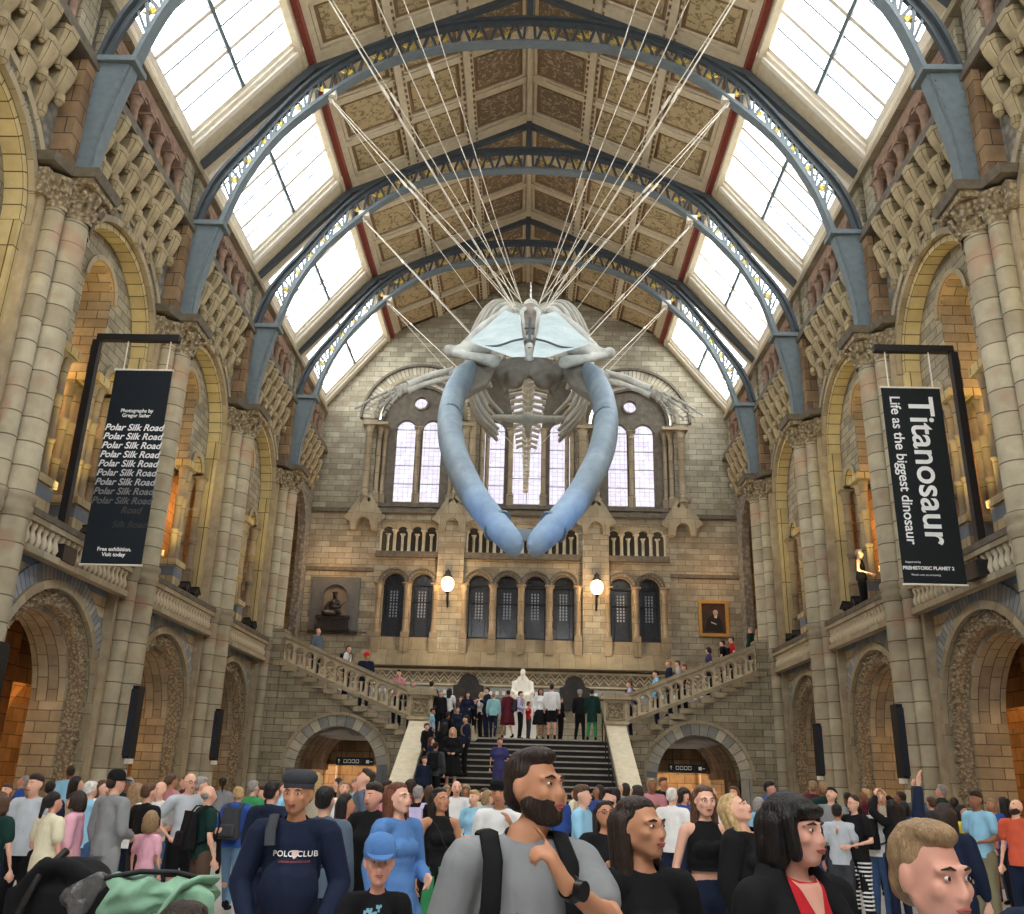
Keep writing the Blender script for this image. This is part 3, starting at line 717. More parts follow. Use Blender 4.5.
# lower wall seen through the stair arches
mb = MB(); mb.F = bf; mb.plate([(-8.9, 0), (-7.2, 0), (-7.2, 2.1)] + [] + [(-4.2, 2.1), (-4.2, 0), (4.2, 0), (4.2, 2.1), (7.2, 2.1), (7.2, 0), (8.9, 0), (8.9, 2.4), (-8.9, 2.4)], [], 0, .5); mb.build('corridor_wall', M['vault'], back)
mb = MB(); mb.box((-9, 38.6, 0), (9, 38.8, 5)); mb.build('corridor_back', M['vault'], back)
for s in (-1, 1):
    mb = MB()
    for x in (4.6, 6.9): mb.colonnette(s*x, 0, 0, 2.7, .16) if False else mb.lathe((s*x, 37.6), [(.24, 0), (.24, .3), (.16, .4), (.16, 2.3), (.26, 2.6), (.26, 2.7)], 14)
    mb.build('corridor_column', M['vault'], back)
# strings, ledges
mb = MB(); mb.F = bf
for a, b in ((-8.9, -5.9), (-3.35, -2.3), (2.3, 3.35), (5.9, 8.9)): mb.box((a, 9.36, -.12), (b, 9.5, 0))
mb.box((-8.9, 11.78, -.16), (8.9, 11.94, 0)); mb.box((-5.9, 12.05, -.1), (5.9, 12.2, .3))
mb.box((-8.9, 6.9, -.02), (-6.0, 6.98, 0)); mb.box((-5.85, 9.95, -.2), (-3.35, 10.18, .1)); mb.box((-2.3, 9.95, -.2), (2.3, 10.18, .1)); mb.box((3.35, 9.95, -.2), (5.85, 10.18, .1))
mb.build('string_course', M['dark'], back)
mb = MB(); mb.F = bf
mb.box((-6.5, 5.68, -.55), (6.5, 5.9, 0)); mb.box((-6.3, 5.9, -.42), (6.3, 6.08, 0)); mb.box((-6.1, 6.08, -.3), (6.1, 6.26, 0))
for a, b in ((-5.6, -3.35), (-2.3, 2.3), (3.35, 5.6)): mb.box((a, 6.26, -.22), (b, 6.44, 0)); mb.box((a, 6.44, -.14), (b, 6.62, 0)); mb.box((a, 6.62, -.06), (b, 6.8, 0))
mb.build('sloping_sill', M['mould'], back)
# dado: zigzag + dots
mb = MB(); mb.F = bf
mb.box((-8.5, 5.02, -.06), (8.5, 5.08, 0)); mb.box((-8.5, 5.52, -.06), (8.5, 5.6, 0))
x = -8.5
while x < 8.45:
    a = .17
    for dz in (0, .1):
        mb.hexa([(x, 5.12+dz*1.6, -.05), (x+a, 5.32+dz*1.6, -.05), (x+a, 5.38+dz*1.6, -.05), (x, 5.18+dz*1.6, -.05)], [(x, 5.12+dz*1.6, 0), (x+a, 5.32+dz*1.6, 0), (x+a, 5.38+dz*1.6, 0), (x, 5.18+dz*1.6, 0)])
        mb.hexa([(x+a, 5.32+dz*1.6, -.05), (x+2*a, 5.12+dz*1.6, -.05), (x+2*a, 5.18+dz*1.6, -.05), (x+a, 5.38+dz*1.6, -.05)], [(x+a, 5.32+dz*1.6, 0), (x+2*a, 5.12+dz*1.6, 0), (x+2*a, 5.18+dz*1.6, 0), (x+a, 5.38+dz*1.6, 0)])
    x += 2*a
mb.build('zigzag_band', M['rampcap'], back)
mb = MB(); mb.F = bf; mb.box((-8.5, 4.6, -.03), (8.5, 4.95, 0)); mb.build('blue_band', simple('blue grey band', srgb(150,156,160)), back)
mb = MB(); mb.F = bf; x = -8.4
while x < 8.4: mb.box((x, 4.7, -.05), (x+.12, 4.84, 0)); x += .25
mb.build('inlaid_dots', M['marble'], back)
# window bays: columns, hoods, glass
mb = MB(); mb.F = bf
for c in L1:
    mb.ring(c, 8.9, .42, .47, -.06, .1, n=16); mb.ring(c, 8.9, .56, .62, -.14, 0, n=16)
mb.build('window_hood', M['dark'], back)
mb = MB(); mb.F = bf
for c in L1: mb.ring(c, 8.9, .47, .56, -.04, .05, n=20)
mb.build('billet_hood', M['greyvous'], back)
for c in [-5.61, -4.49, -3.37, -2.23, -1.11, 0, 1.11, 2.23, 3.37, 4.49, 5.61]:
    p = MB(); p.F = bf; p.box((c-.15, 6.2, -.34), (c+.15, 6.95, .05)); p.colonnette(c, -.18, 6.95, 8.9, .1, n=12, cap=.35); p.build('window_column', M['shaftd'], back)
# outer jamb piers beside the windows and gablets
for c, w in ((-7.3, 1.25), (-2.83, .52), (2.93, .52), (7.3, 1.25)):
    mb = MB(); mb.F = bf
    if w < 1: mb.box((c-w, 5.9, -.22), (c+w, 11.78, 0)); mb.build('wall_pier', M['wallend'], back)
for c in (-6.4, -2.83, 2.93, 6.4):
    mb = MB(); mb.F = bf
    mb.plate([(c-.52, 11.0), (c-.3, 11.0), (c-.3, 11.15)] + list(reversed(arcpts(c, 11.25, .26, 8))) + [(c+.3, 11.15), (c+.3, 11.0), (c+.52, 11.0), (c+.55, 11.5), (c, 12.35), (c-.55, 11.5)], [], -.4, 0)
    mb.beam((c-.64, 11.38, -.22), (c+.02, 12.42, -.22), .46, .07, (0,1,0)); mb.beam((c+.64, 11.38, -.22), (c-.02, 12.42, -.22), .46, .07, (0,1,0))
    mb.lathe((c, -.22), [(.04, 12.4), (.09, 12.5), (.05, 12.58), (.1, 12.68), (0, 12.78)], 8, axis='y')
    mb.build('gablet', M['mould'], back)
# mini balustrade
for a, b, n in ((-5.75, -3.4, 4), (-2.25, 2.25, 8), (3.4, 5.75, 4)):
    w = (b-a)/n
    mb = MB(); mb.F = bf; ol = [(a, 11.1)]
    for k in range(n): ol += list(reversed(arcpts(a+w*(k+.5), 11.1, w*.36, 8)))
    ol += [(b, 11.1), (b, 11.45), (a, 11.45)]
    mb.plate(ol, [], 0.05, .3); mb.build('mini_arcade', M['mould'], back)
    for k in range(2*n+1):
        p = MB(); p.F = bf; mid = k % 2; p.colonnette(a+w*k/2, .12 if not mid else .3, 10.2, 11.12 if not mid else 11.0, .065 if not mid else .05, n=8, cap=.16, base=.1); p.build('mini_column', M['balus'], back)
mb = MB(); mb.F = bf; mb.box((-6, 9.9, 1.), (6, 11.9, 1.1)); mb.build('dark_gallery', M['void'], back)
wn = 100
# dark lower windows
for c in L1:
    wi += 1
    p = MB(); p.F = bf; p.box((c-.42, 6.8, .2), (c+.42, 6.9, .3)); p.ring(c, 8.9, .37, .43, .2, .3, n=14)
    for q in (-1, 1): a_, b_ = sorted((c+q*.37, c+q*.43)); p.box((a_, 6.8, .2), (b_, 8.9, .3))
    p.box((c-.4, 8.2, .2), (c+.4, 8.24, .28)); p.box((c-.4, 8.85, .2), (c+.4, 8.89, .28)); p.box((c-.26, 6.9, .2), (c-.24, 8.85, .26)); p.box((c+.24, 6.9, .2), (c+.26, 8.85, .26))
    for k in range(5): p.tube([(c+.0, 8.9, .24), (c+.38*cos(pi*(k+.5)/5), 8.9+.38*sin(pi*(k+.5)/5), .24)], .01, 5)
    win = p.build('window_%d' % wi, M['steel'], kind='structure')
    p = MB(); p.F = bf; p.face([(a, b, .27) for a, b in lancet(c, 6.8, 8.9, .42)]); p.build('pane', M['darkglass'], win)
    p = MB(); p.F = bf
    for k in range(9):
        for j in range(3): p.box((c-.15+j*.12, 7.62+k*.12, .26), (c-.09+j*.12, 7.7+k*.12, .268))
    p.build('frosted_quarries', simple('frosted quarries', srgb(150,158,168), .4), win)
# big upper windows
def upper(cx, ro, vs, lights, ocs):
    global wi
    mb = MB(); mb.F = bf
    for q in (-1, 1):
        for r_, w_, rr in ((ro-.12, .05, .1), (ro-.34, .2, .09), (ro+.28, -.18, .14)):
            mb.colonnette(cx+q*r_, w_, 12.6 if r_ < ro else 12.4, vs-.35, rr, n=12, cap=.35); mb.box((cx+q*r_-.16, 12.2, w_-.16), (cx+q*r_+.16, 12.62, w_+.16))
        a_, b_ = sorted((cx+q*(ro-.5), cx+q*(ro+.55))); mb.box((a_, vs-.36, -.34), (b_, vs-.24, .3))
    mb.build('jamb_columns', M['shaftd'], back)
    mb = MB(); mb.F = bf; mb.ring(cx, vs, ro, ro+.14, -.1, .1, n=40); mb.ring(cx, vs, ro-.22, ro-.1, .1, .35, n=40); mb.ring(cx, vs, ro+.66, ro+.76, -.14, 0, n=40)
    for q in (-1, 1):
        a_, b_ = sorted((cx+q*ro, cx+q*(ro-.2))); mb.box((a_, 12.2, .1), (b_, vs, .35))
    mb.build('window_arch_moulding', M['dark'], back)
    mb = MB(); mb.F = bf; mb.ring(cx, vs, ro+.14, ro+.3, -.05, .05, n=40); mb.build('arch_hollow', M['mould'], back)
    mb = MB(); mb.F = bf; mb.ring(cx, vs, ro+.3, ro+.66, -.03, .02, n=50); mb.build('long_voussoirs', stone('long voussoirs', srgb(196,186,164), srgb(158,148,126), srgb(120,112,96), .17, 3., .02, offset=0) if 'lv' not in M else M['lv'], back)
    wi += 1
    mb = MB(); mb.F = bf
    ol = [(cx+ro-.1, 12.2)] + arcpts(cx, vs, ro-.1, 30) + [(cx-ro+.1, 12.2)]
    hs = [lancet(c, v0, v1, r) for c, v0, v1, r in lights] + [arcpts(c, v, r, 18, 0, 2*pi*17/18) for c, v, r in ocs]
    mb.plate(ol, hs, .25, .42)
    for c, v0, v1, r in lights: mb.ring(c, v1, r, r+.07, .17, .28, n=16); 
    for c, v, r in ocs: mb.ring(c, v, r, r+.08, .18, .28, 0, 2*pi, n=20)
    win = mb.build('window_%d' % wi, M['dark'], kind='structure')
    xs = sorted(set([round((lights[i][0]+lights[i+1][0])/2, 2) for i in range(len(lights)-1)]))
    for x in xs:
        p = MB(); p.F = bf; p.box((x-.14, 12.2, .05), (x+.14, 12.65, .3)); p.colonnette(x, .16, 12.65, min(l[2] for l in lights)+.05, .1, n=12, cap=.35); p.build('mullion_column', M['shaftd'], win)
    for c, v0, v1, r in lights:
        p = MB(); p.F = bf; p.face([(a, b, .36) for a, b in lancet(c, v0, v1, r)]); p.build('pane', M['stained'], win)
        p = MB(); p.F = bf
        for zz in (v0+(v1-v0)*f for f in (.25, .5, .75, 1)): p.box((c-r, zz-.012, .33), (c+r, zz+.012, .36))
        if r > .5: p.box((c-.012, v0, .33), (c+.012, v1, .36))
        p.build('saddle_bar', M['iron'], win)
    for c, v, r in ocs:
        p = MB(); p.F = bf; p.face([(a, b, .36) for a, b in arcpts(c, v, r, 18, 0, 2*pi*17/18)]); p.build('pane', M['stained'], win)
upper(-4.45, 1.75, 15.9, [(-5.0, 12.35, 15.55, .4), (-3.9, 12.35, 15.55, .4)], [(-4.45, 16.75, .27)])
upper(4.45, 1.75, 15.9, [(3.9, 12.35, 15.55, .4), (5.0, 12.35, 15.55, .4)], [(4.45, 16.75, .27)])
upper(.12, 2.0, 16.9, [(-1.25, 12.35, 15.55, .42), (.12, 12.35, 16.9, .6), (1.49, 12.35, 15.55, .42)], [])

# ================================================================= stairs
YS = 30.6
mb = MB()
n = 17
for k in range(n):
    y0 = 24.3 + k*.36; z = (k+1)*2.9/n
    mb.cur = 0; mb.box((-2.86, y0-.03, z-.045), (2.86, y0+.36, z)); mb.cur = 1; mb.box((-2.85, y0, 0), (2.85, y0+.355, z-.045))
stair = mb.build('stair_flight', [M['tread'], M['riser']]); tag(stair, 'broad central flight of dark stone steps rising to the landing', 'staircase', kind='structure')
mb = MB(); mb.box((-3.9, YS+.3, 2.4), (3.9, YB, 2.9)); mb.box((-2.9, YS-.3, 0), (2.9, YS+.5, 2.9)); mb.build('floor_landing', M['tread'], kind='structure')
for s, side in ((-1, 'left'), (1, 'right')):
    # ramp parapet
    mb = MB(); a, b = sorted((s*2.86, s*3.36))
    mb.hexa([(a, 24.0, 0), (b, 24.0, 0), (b, YS, 0), (a, YS, 0)], [(a, 24.0, .32), (b, 24.0, .32), (b, YS, 3.3), (a, YS, 3.3)])
    rp = mb.build('stair_parapet', M['wall']); tag(rp, 'sloping cream stone parapet on the %s of the central steps' % side, 'parapet')
    mb = MB(); a, b = sorted((s*2.8, s*3.42)); mb.hexa([(a, 23.9, .3), (b, 23.9, .3), (b, YS-.25, 3.26), (a, YS-.25, 3.26)], [(a, 23.9, .46), (b, 23.9, .46), (b, YS-.25, 3.42), (a, YS-.25, 3.42)])
    mb.build('coping', M['rampcap'], rp)
    mb = MB()
    pts = [(s*2.66, 24.2+.02, 1.15)] + [(s*2.66, 24.6+k*.36*1.0, 1.1+k*2.9/17) for k in range(17)]
    mb.tube(pts, .025, 6)
    for k in range(0, 17, 3): mb.tube([(s*2.66, 24.6+k*.36, 1.1+k*2.9/17), (s*2.66, 24.6+k*.36, .1+k*2.9/17)], .02, 6)
    hr = mb.build('handrail', M['steel'], rp)
    # front wall with arch
    mb = MB(); mb.F = lambda u, v, w: (s*u, YS + w, v)
    cs = 5.72
    top = []
    for k in range(13):
        x0 = 3.5 + k*(7.95-3.5)/13; z0 = 2.9 + (k+.3)*(5.15-2.9)/13
        top += [(x0, z0), (x0+(7.95-3.5)/13, z0)]
    ol = [(2.86, 0), (cs-1.3, 0)] + list(reversed(arcpts(cs, 1.85, 1.3, 20))) + [(cs+1.3, 0), (8.6, 0), (8.6, 5.2), (7.95, 5.2)] + list(reversed(top)) + [(3.5, 2.9), (2.86, 2.9)]
    ol2 = [ol[0]]
    for p in ol[1:]:
        if abs(p[0]-ol2[-1][0]) + abs(p[1]-ol2[-1][1]) > 1e-4: ol2.append(p)
    mb.plate(ol2, [], 0, .5); w = mb.build('wall_stair_'+side, M['wall'], kind='structure')
    mb = MB(); mb.F = lambda u, v, w: (s*u, YS + w, v)
    mb.ring(cs, 1.85, 1.3, 1.65, -.04, .3, n=34)
    for q in (-1, 1): a, b = sorted((cs+q*1.3, cs+q*1.65)); mb.box((a, 0, -.04), (b, 1.85, .3))
    mb.build('blue_voussoirs', stone('stair arch voussoirs '+side, srgb(190,180,156), srgb(104,110,116), srgb(96,92,84), .28, 3., .012, offset=0), w)
    mb = MB(); mb.F = lambda u, v, w: (s*u, YS + w, v); mb.ring(cs, 1.85, 1.65, 1.75, -.1, 0, n=34)
    mb.box((2.9, 1.75, -.08), (cs-1.7, 1.85, 0)); mb.box((cs+1.7, 1.75, -.08), (7.9, 1.85, 0)); mb.build('hood_mould', M['mould'], w)
    mb = MB(); mb.F = lambda u, v, w: (s*u, YS + w, v); mb.ring(cs, 1.85, 1.32, 1.5, .3, 5.4, n=24)
    for q in (-1, 1): a, b = sorted((cs+q*1.32, cs+q*1.5)); mb.box((a, 0, .3), (b, 1.85, 2.6))
    mb.build('stair_tunnel_vault', M['brown'], w)
    mb = MB(); mb.F = lambda u, v, w: (s*u, YS + w, v)
    for k in range(13):     # stepped string blocks under the balustrade
        x0 = 3.5 + k*(7.95-3.5)/13; z0 = 2.9 + (k+.3)*(5.15-2.9)/13
        mb.box((x0-.04, z0-.02, -.16), (x0+(7.95-3.5)/13+.06, z0+.14, .1))
    mb.build('stepped_string', M['mould'], w)
    mb = MB(); mb.F = lambda u, v, w: (s*u, YS + w, v); mb.plate([(cs-1.4, 2.05), (cs+1.4, 2.05), (cs+1.4, 3.4), (cs-1.4, 3.4)], [], 4.9, 5.1); mb.build('tunnel_lunette', M['brown'], w)
    # upper flight treads behind
    mb = MB()
    for k in range(13):
        x0 = 3.7 + k*.33; a, b = sorted((s*x0, s*8.6)); mb.box((a, YS+.5, 2.9 + k*2.3/13), (b, YB, 2.9+(k+1)*2.3/13))
    fl = mb.build('upper_flight', M['tread']); tag(fl, 'upper flight of stone steps climbing to the %s gallery' % side, 'staircase', kind='structure')
    # raking balustrade
    t = thing('raking_balustrade', 'raking stone balustrade with arched openings on the %s upper flight' % side, 'balustrade', (0, 0, 0))
    f = lambda x: 3.42 + (x-3.45)*(5.15-3.42)/(7.85-3.45)
    mb = MB(); mb.F = lambda u, v, w: (s*u, YS + w, v)
    H = .95; hs = []; nn = 12; dx = (7.75-3.55)/nn
    for k in range(nn):
        cu = 3.55+dx*(k+.5); z = f(cu)
        hs.append([(cu+.13, z+.16)] + arcpts(cu, z+.55, .13, 8) + [(cu-.13, z+.16)])
    mb.plate([(3.45, f(3.45)), (7.85, f(7.85)), (7.85, f(7.85)+H-.1), (3.45, f(3.45)+H-.1)], hs, .02, .2); mb.build('pierced_panel', M['balus'], t)
    mb = MB(); mb.F = lambda u, v, w: (s*u, YS + w, v)
    mb.hexa([(3.4, f(3.4)+H-.13, -.08), (7.9, f(7.9)+H-.13, -.08), (7.9, f(7.9)+H-.13, .3), (3.4, f(3.4)+H-.13, .3)], [(3.4, f(3.4)+H, -.08), (7.9, f(7.9)+H, -.08), (7.9, f(7.9)+H, .3), (3.4, f(3.4)+H, .3)])
    mb.hexa([(3.4, f(3.4)-.02, -.06), (7.9, f(7.9)-.02, -.06), (7.9, f(7.9)-.02, .25), (3.4, f(3.4)-.02, .25)], [(3.4, f(3.4)+.1, -.06), (7.9, f(7.9)+.1, -.06), (7.9, f(7.9)+.1, .25), (3.4, f(3.4)+.1, .25)])
    mb.build('coping', M['mould'], t)
    for k in range(nn):
        cu = 3.55+dx*(k+.5); z = f(cu)
        p = MB(); p.F = lambda u, v, w: (s*u, YS + w, v); p.colonnette(cu, .1, z+.12, z+.5, .045, n=8, cap=.1, base=.07); p.build('baluster', M['balus'], t)
        p = MB(); p.F = lambda u, v, w: (s*u, YS + w, v); p.ring(cu, z+.55, .13, .165, -.02, .05, n=10); p.build('arch_trim', M['mould'], t)
    # newel
    t = thing('newel_block', 'square carved stone newel at the %s side of the stair head' % side, 'newel', (s*3.1, YS, 2.9))
    p = MB(); p.box((-.36, -.36, 0), (.36, .4, 1.3)); p.box((-.42, -.42, 0), (.42, .44, .12)); p.box((-.42, -.44, .5), (.42, .44, .58)); p.build('block', M['balus'], t)
    p = MB(); p.box((-.46, -.48, 1.26), (.46, .48, 1.36)); p.box((-.42, -.44, 1.36), (.42, .44, 1.46)); p.build('cap', M['mould'], t)
    p = MB(); p.box((-.26, -.38, .66), (.26, -.35, 1.16)); p.build('leaf_panel', M['leaf2'], t)
    p = MB(); 
    for a, b in (((-.3, .62), (.3, .67)), ((-.3, 1.15), (.3, 1.2)), ((-.3, .62), (-.25, 1.2)), ((.25, .62), (.3, 1.2))): p.box((a[0], -.4, a[1]), (b[0], -.35, b[1]))
    p.build('panel_frame', M['mould'], t)
    # end pier of the flight at the wall
    mb = MB(); a, b = sorted((s*7.8, s*8.7)); mb.box((a, YS-.1, 0), (b, YS+.6, 5.2)); mb.box((a - (.06 if s > 0 else 0), YS-.16, 5.2), (b + (.06 if s < 0 else 0), YS+.66, 6.2)); mb.build('stair_end_pier', M['wall'], w)

# ================================================================= furnishings of the far end
# seated marble statue
def skin_body(name, chains, mat, parent=None, sub=2, loc=None):
    """chains: list of lists of (co, r) ; first point of later chains may be an index of an earlier vertex"""
    me = bpy.data.meshes.new(name); vs, es, rs = [], [], []
    for ch in chains:
        prev = None
        for p in ch:
            if isinstance(p, int): prev = p; continue
            vs.append(p[0]); rs.append(p[1]); i = len(vs)-1
            if prev is not None: es.append((prev, i))
            prev = i
    me.from_pydata(vs, es, [])
    o = bpy.data.objects.new(name, me); COL.objects.link(o)
    sk = o.modifiers.new('s', 'SKIN'); sk.use_smooth_shade = True
    for i, r in enumerate(rs):
        d = me.skin_vertices[0].data[i]; d.radius = r if hasattr(r, '__len__') else (r, r); d.use_root = (i == 0)
    sb = o.modifiers.new('b', 'SUBSURF'); sb.levels = sub; sb.render_levels = sub
    dg = bpy.context.evaluated_depsgraph_get(); nm = bpy.data.meshes.new_from_object(o.evaluated_get(dg), depsgraph=dg)
    bpy.data.objects.remove(o); bpy.data.meshes.remove(me)
    nm.materials.clear(); nm.materials.append(mat); nm.polygons.foreach_set('use_smooth', [True]*len(nm.polygons))
    return link(name, nm, parent, loc=loc)
def blob(name, balls, mat, parent=None, vox=.03, smooth=6, loc=None, cut=None):
    """one continuous surface from tapered capsules / ellipsoids: ('c', a, b, ra, rb[, flat]) or ('e', centre, (rx,ry,rz)[, rotation])"""
    bm = bmesh.new()
    for it in balls:
        if it[0] == 'e':
            m = Matrix.Translation(it[1]) @ (it[3].to_matrix().to_4x4() if len(it) > 3 else Matrix()) @ Matrix.Diagonal((*it[2], 1))
            bmesh.ops.create_icosphere(bm, subdivisions=2, radius=1, matrix=m)
        elif it[0] == 'm':
            nv = [bm.verts.new(p) for p in it[1]]
            for f in it[2]: bm.faces.new([nv[i] for i in f])
        else:
            a, b, ra, rb = Vector(it[1]), Vector(it[2]), it[3], it[4]; fl = it[5] if len(it) > 5 else 1
            d = (b-a); L = max(d.length, 1e-4); t = d/L
            x = t.cross(Vector((0, 1, 0))); x = x.normalized() if x.length > .1 else t.cross(Vector((1, 0, 0))).normalized()
            y = t.cross(x)
            n = 12; rows = []
            prof = [(-ra*.98, ra*.2), (-ra*.7, ra*.71), (0, ra), (L, rb), (L+rb*.7, rb*.71), (L+rb*.98, rb*.2)]
            for z, r in prof: rows.append([bm.verts.new(a + t*z + x*r*cos(2*pi*k/n) + y*r*fl*sin(2*pi*k/n)) for k in range(n)])
            for i in range(len(rows)-1):
                for k in range(n): bm.faces.new([rows[i][k], rows[i][(k+1) % n], rows[i+1][(k+1) % n], rows[i+1][k]])
            bm.faces.new(list(reversed(rows[0]))); bm.faces.new(rows[-1])
    me = bpy.data.meshes.new(name); bm.to_mesh(me); bm.free()
    o = bpy.data.objects.new(name, me); COL.objects.link(o)
    r = o.modifiers.new('r', 'REMESH'); r.mode = 'VOXEL'; r.voxel_size = vox
    if smooth: q = o.modifiers.new('q', 'SMOOTH'); q.factor = .6; q.iterations = smooth
    dg = bpy.context.evaluated_depsgraph_get(); nm = bpy.data.meshes.new_from_object(o.evaluated_get(dg), depsgraph=dg)
    bpy.data.objects.remove(o); bpy.data.meshes.remove(me)
    if cut:
        bm = bmesh.new(); bm.from_mesh(nm)
        for co, no in cut:
            bmesh.ops.bisect_plane(bm, geom=bm.verts[:]+bm.edges[:]+bm.faces[:], plane_co=co, plane_no=no, clear_outer=True)
        bm.to_mesh(nm); bm.free()
    nm.name = name; nm.materials.clear()
    for m_ in (mat if isinstance(mat, (list, tuple)) else [mat]): nm.materials.append(m_)
    nm.polygons.foreach_set('use_smooth', [True]*len(nm.polygons))
    return link(name, nm, parent, loc=loc)
t = thing('seated_statue', 'white marble statue of a seated bearded man on a plinth above the steps', 'statue', (.13, 34.2, 2.9))
p = MB(); p.box((-.62, -.65, 0), (.62, .8, .22)); p.box((-.55, -.58, .22), (.55, .75, .95)); p.box((-.6, -.62, .95), (.6, .78, 1.06)); p.build('plinth', M['marble'], t)
blob('figure', [('c', (0, .15, 1.65), (0, .22, 2.15), .24, .25, .8), ('c', (-.26, .2, 2.12), (-.36, .05, 1.78), .1, .08), ('c', (.26, .2, 2.12), (.36, .05, 1.78), .1, .08),
    ('c', (-.36, .05, 1.78), (-.2, -.25, 1.7), .08, .06), ('c', (.36, .05, 1.78), (.2, -.25, 1.7), .08, .06), ('c', (-.15, .1, 1.62), (-.2, -.38, 1.6), .15, .12), ('c', (.15, .1, 1.62), (.2, -.38, 1.6), .15, .12),
    ('c', (-.2, -.38, 1.6), (-.2, -.42, 1.15), .11, .09), ('c', (.2, -.38, 1.6), (.22, -.36, 1.15), .11, .09), ('e', (-.2, -.5, 1.1), (.07, .15, .06)), ('e', (.22, -.46, 1.1), (.07, .15, .06)),
    ('c', (0, .18, 2.3), (0, .15, 2.4), .09, .08), ('e', (0, .13, 2.48), (.1, .13, .15)), ('c', (0, .02, 2.42), (0, -.02, 2.25), .08, .04),
    ('m', [(-.45,-.1,1.06),(.45,-.1,1.06),(.45,.55,1.06),(-.45,.55,1.06),(-.45,-.1,1.5),(.45,-.1,1.5),(.45,.55,1.5),(-.45,.55,1.5)], [(3,2,1,0),(4,5,6,7),(0,1,5,4),(1,2,6,5),(2,3,7,6),(3,0,4,7)]),
    ('m', [(-.4,.4,1.4),(.4,.4,1.4),(.4,.55,1.4),(-.4,.55,1.4),(-.4,.4,2.2),(.4,.4,2.2),(.4,.55,2.2),(-.4,.55,2.2)], [(3,2,1,0),(4,5,6,7),(0,1,5,4),(1,2,6,5),(2,3,7,6),(3,0,4,7)])], M['marble'], t, vox=.028, smooth=4)
for s, side, cx in ((-1, 'left', -1.93), (1, 'right', 2.1)):
    t = thing('memorial_plaque', 'dark bronze plaque with rounded top on the wall to the %s of the white statue' % side, 'plaque', (cx, YB-.02, 4.2))
    p = MB(); p.F = lambda u, v, w: (u, w, v)
    sil = [(-.58, 0), (.58, 0), (.58, .82), (.42, .86)] + arcpts(0, .88, .38, 12, .15, pi-.15) + [(-.42, .86), (-.58, .82)]
    p.plate(sil, [], -.1, 0); p.build('tablet', M['bronze'], t)
    p = MB(); p.F = lambda u, v, w: (u, w, v); p.ring(0, .88, .22, .27, -.13, -.1, 0, 2*pi, 20)
    p.ring(0, .88, .0, .16, -.12, -.1, 0, 2*pi, 12)
    for k in range(5): p.box((-.42, .12+k*.1, -.12), (.42, .16+k*.1, -.1))
    p.build('relief', M['steel'], t)
# wall lamps
for s, side, cx in ((-1, 'left', -2.87), (1, 'right', 2.93)):
    t = thing('wall_lantern', 'lit round glass lantern on a black bracket, %s of the four middle windows' % side, 'lamp', (cx, YB-.22, 8.0))
    p = MB(); p.tube([(0, 0, .1), (0, -.1, 0), (0, -.35, .1), (0, -.42, .42)], .03, 6); p.tube([(0, 0, -.05), (0, -.02, .5)], .035, 6); p.lathe((0, -.42), [(.02, .4), (.08, .45), (.1, .5)], 10); p.build('bracket', M['black'], t)
    p = MB(); p.lathe((0, -.42), [(.08, .5), (.2, .62), (.25, .78), (.23, .94), (.14, 1.05)], 14); p.build('globe', M['lantern'], t)
    p = MB(); p.lathe((0, -.42), [(.16, 1.04), (.2, 1.08), (.1, 1.2), (.12, 1.26), (.03, 1.36), (0, 1.4)], 12)
    for k in range(6): a = k*pi/3; p.tube([(.09*cos(a), -.42+.09*sin(a), .5), (.26*cos(a), -.42+.26*sin(a), .78), (.15*cos(a), -.42+.15*sin(a), 1.06)], .009, 4)
    p.build('cap', M['black'], t)
    ld = bpy.data.lights.new('lantern_light', 'POINT'); ld.energy = 150; ld.color = (1., .6, .28); ld.shadow_soft_size = .2
    lo = bpy.data.objects.new('lantern_light', ld); COL.objects.link(lo); lo.location = (cx, YB-.95, 8.85)
for s in (-1, 1):      # unseen warm lamps added for the glow by niche and portrait
    ld = bpy.data.lights.new('unseen_wall_lamp', 'POINT'); ld.energy = 45 if s < 0 else 30; ld.color = (1., .6, .3); ld.shadow_soft_size = .15
    lo = bpy.data.objects.new('unseen_wall_lamp', ld); COL.objects.link(lo); lo.location = (s*7.4, YB-1.3, 9.6)
    ld = bpy.data.lights.new('landing_fill_light', 'POINT'); ld.energy = 40; ld.color = (1., .85, .62); ld.shadow_soft_size = .3  # unseen fill added to brighten the landing dado
    lo = bpy.data.objects.new('landing_fill_light', ld); COL.objects.link(lo); lo.location = (s*2.9, YB-1.6, 6.6)
# painting
t = thing('framed_portrait', 'gilt framed dark portrait of a white bearded man on the far wall', 'painting', (7.5, YB-.02, 7.78))
p = MB(); p.F = lambda u, v, w: (u, w, v); p.plate([(-.58, -.7), (.58, -.7), (.58, .7), (-.58, .7)], [[(-.46, -.58), (.46, -.58), (.46, .58), (-.46, .58)]], -.12, 0); p.build('frame', M['gildframe'], t)
p = MB(); p.F = lambda u, v, w: (u, w, v); p.box((-.46, -.58, -.05), (.46, .58, -.02)); p.build('canvas', simple('dark brown canvas', srgb(66,44,32), .5, var=.3, scale=3), t)
p = MB(); p.F = lambda u, v, w: (u, w, v)
p.face([(-.36, -.5, -.055), (.36, -.5, -.055), (.33, -.1, -.055), (.18, .12, -.055), (-.05, .14, -.055), (-.24, 0, -.055)]); p.build('painted_coat', simple('painted black coat', srgb(26,22,22), .5), t)
p = MB(); p.F = lambda u, v, w: (u, w, v)
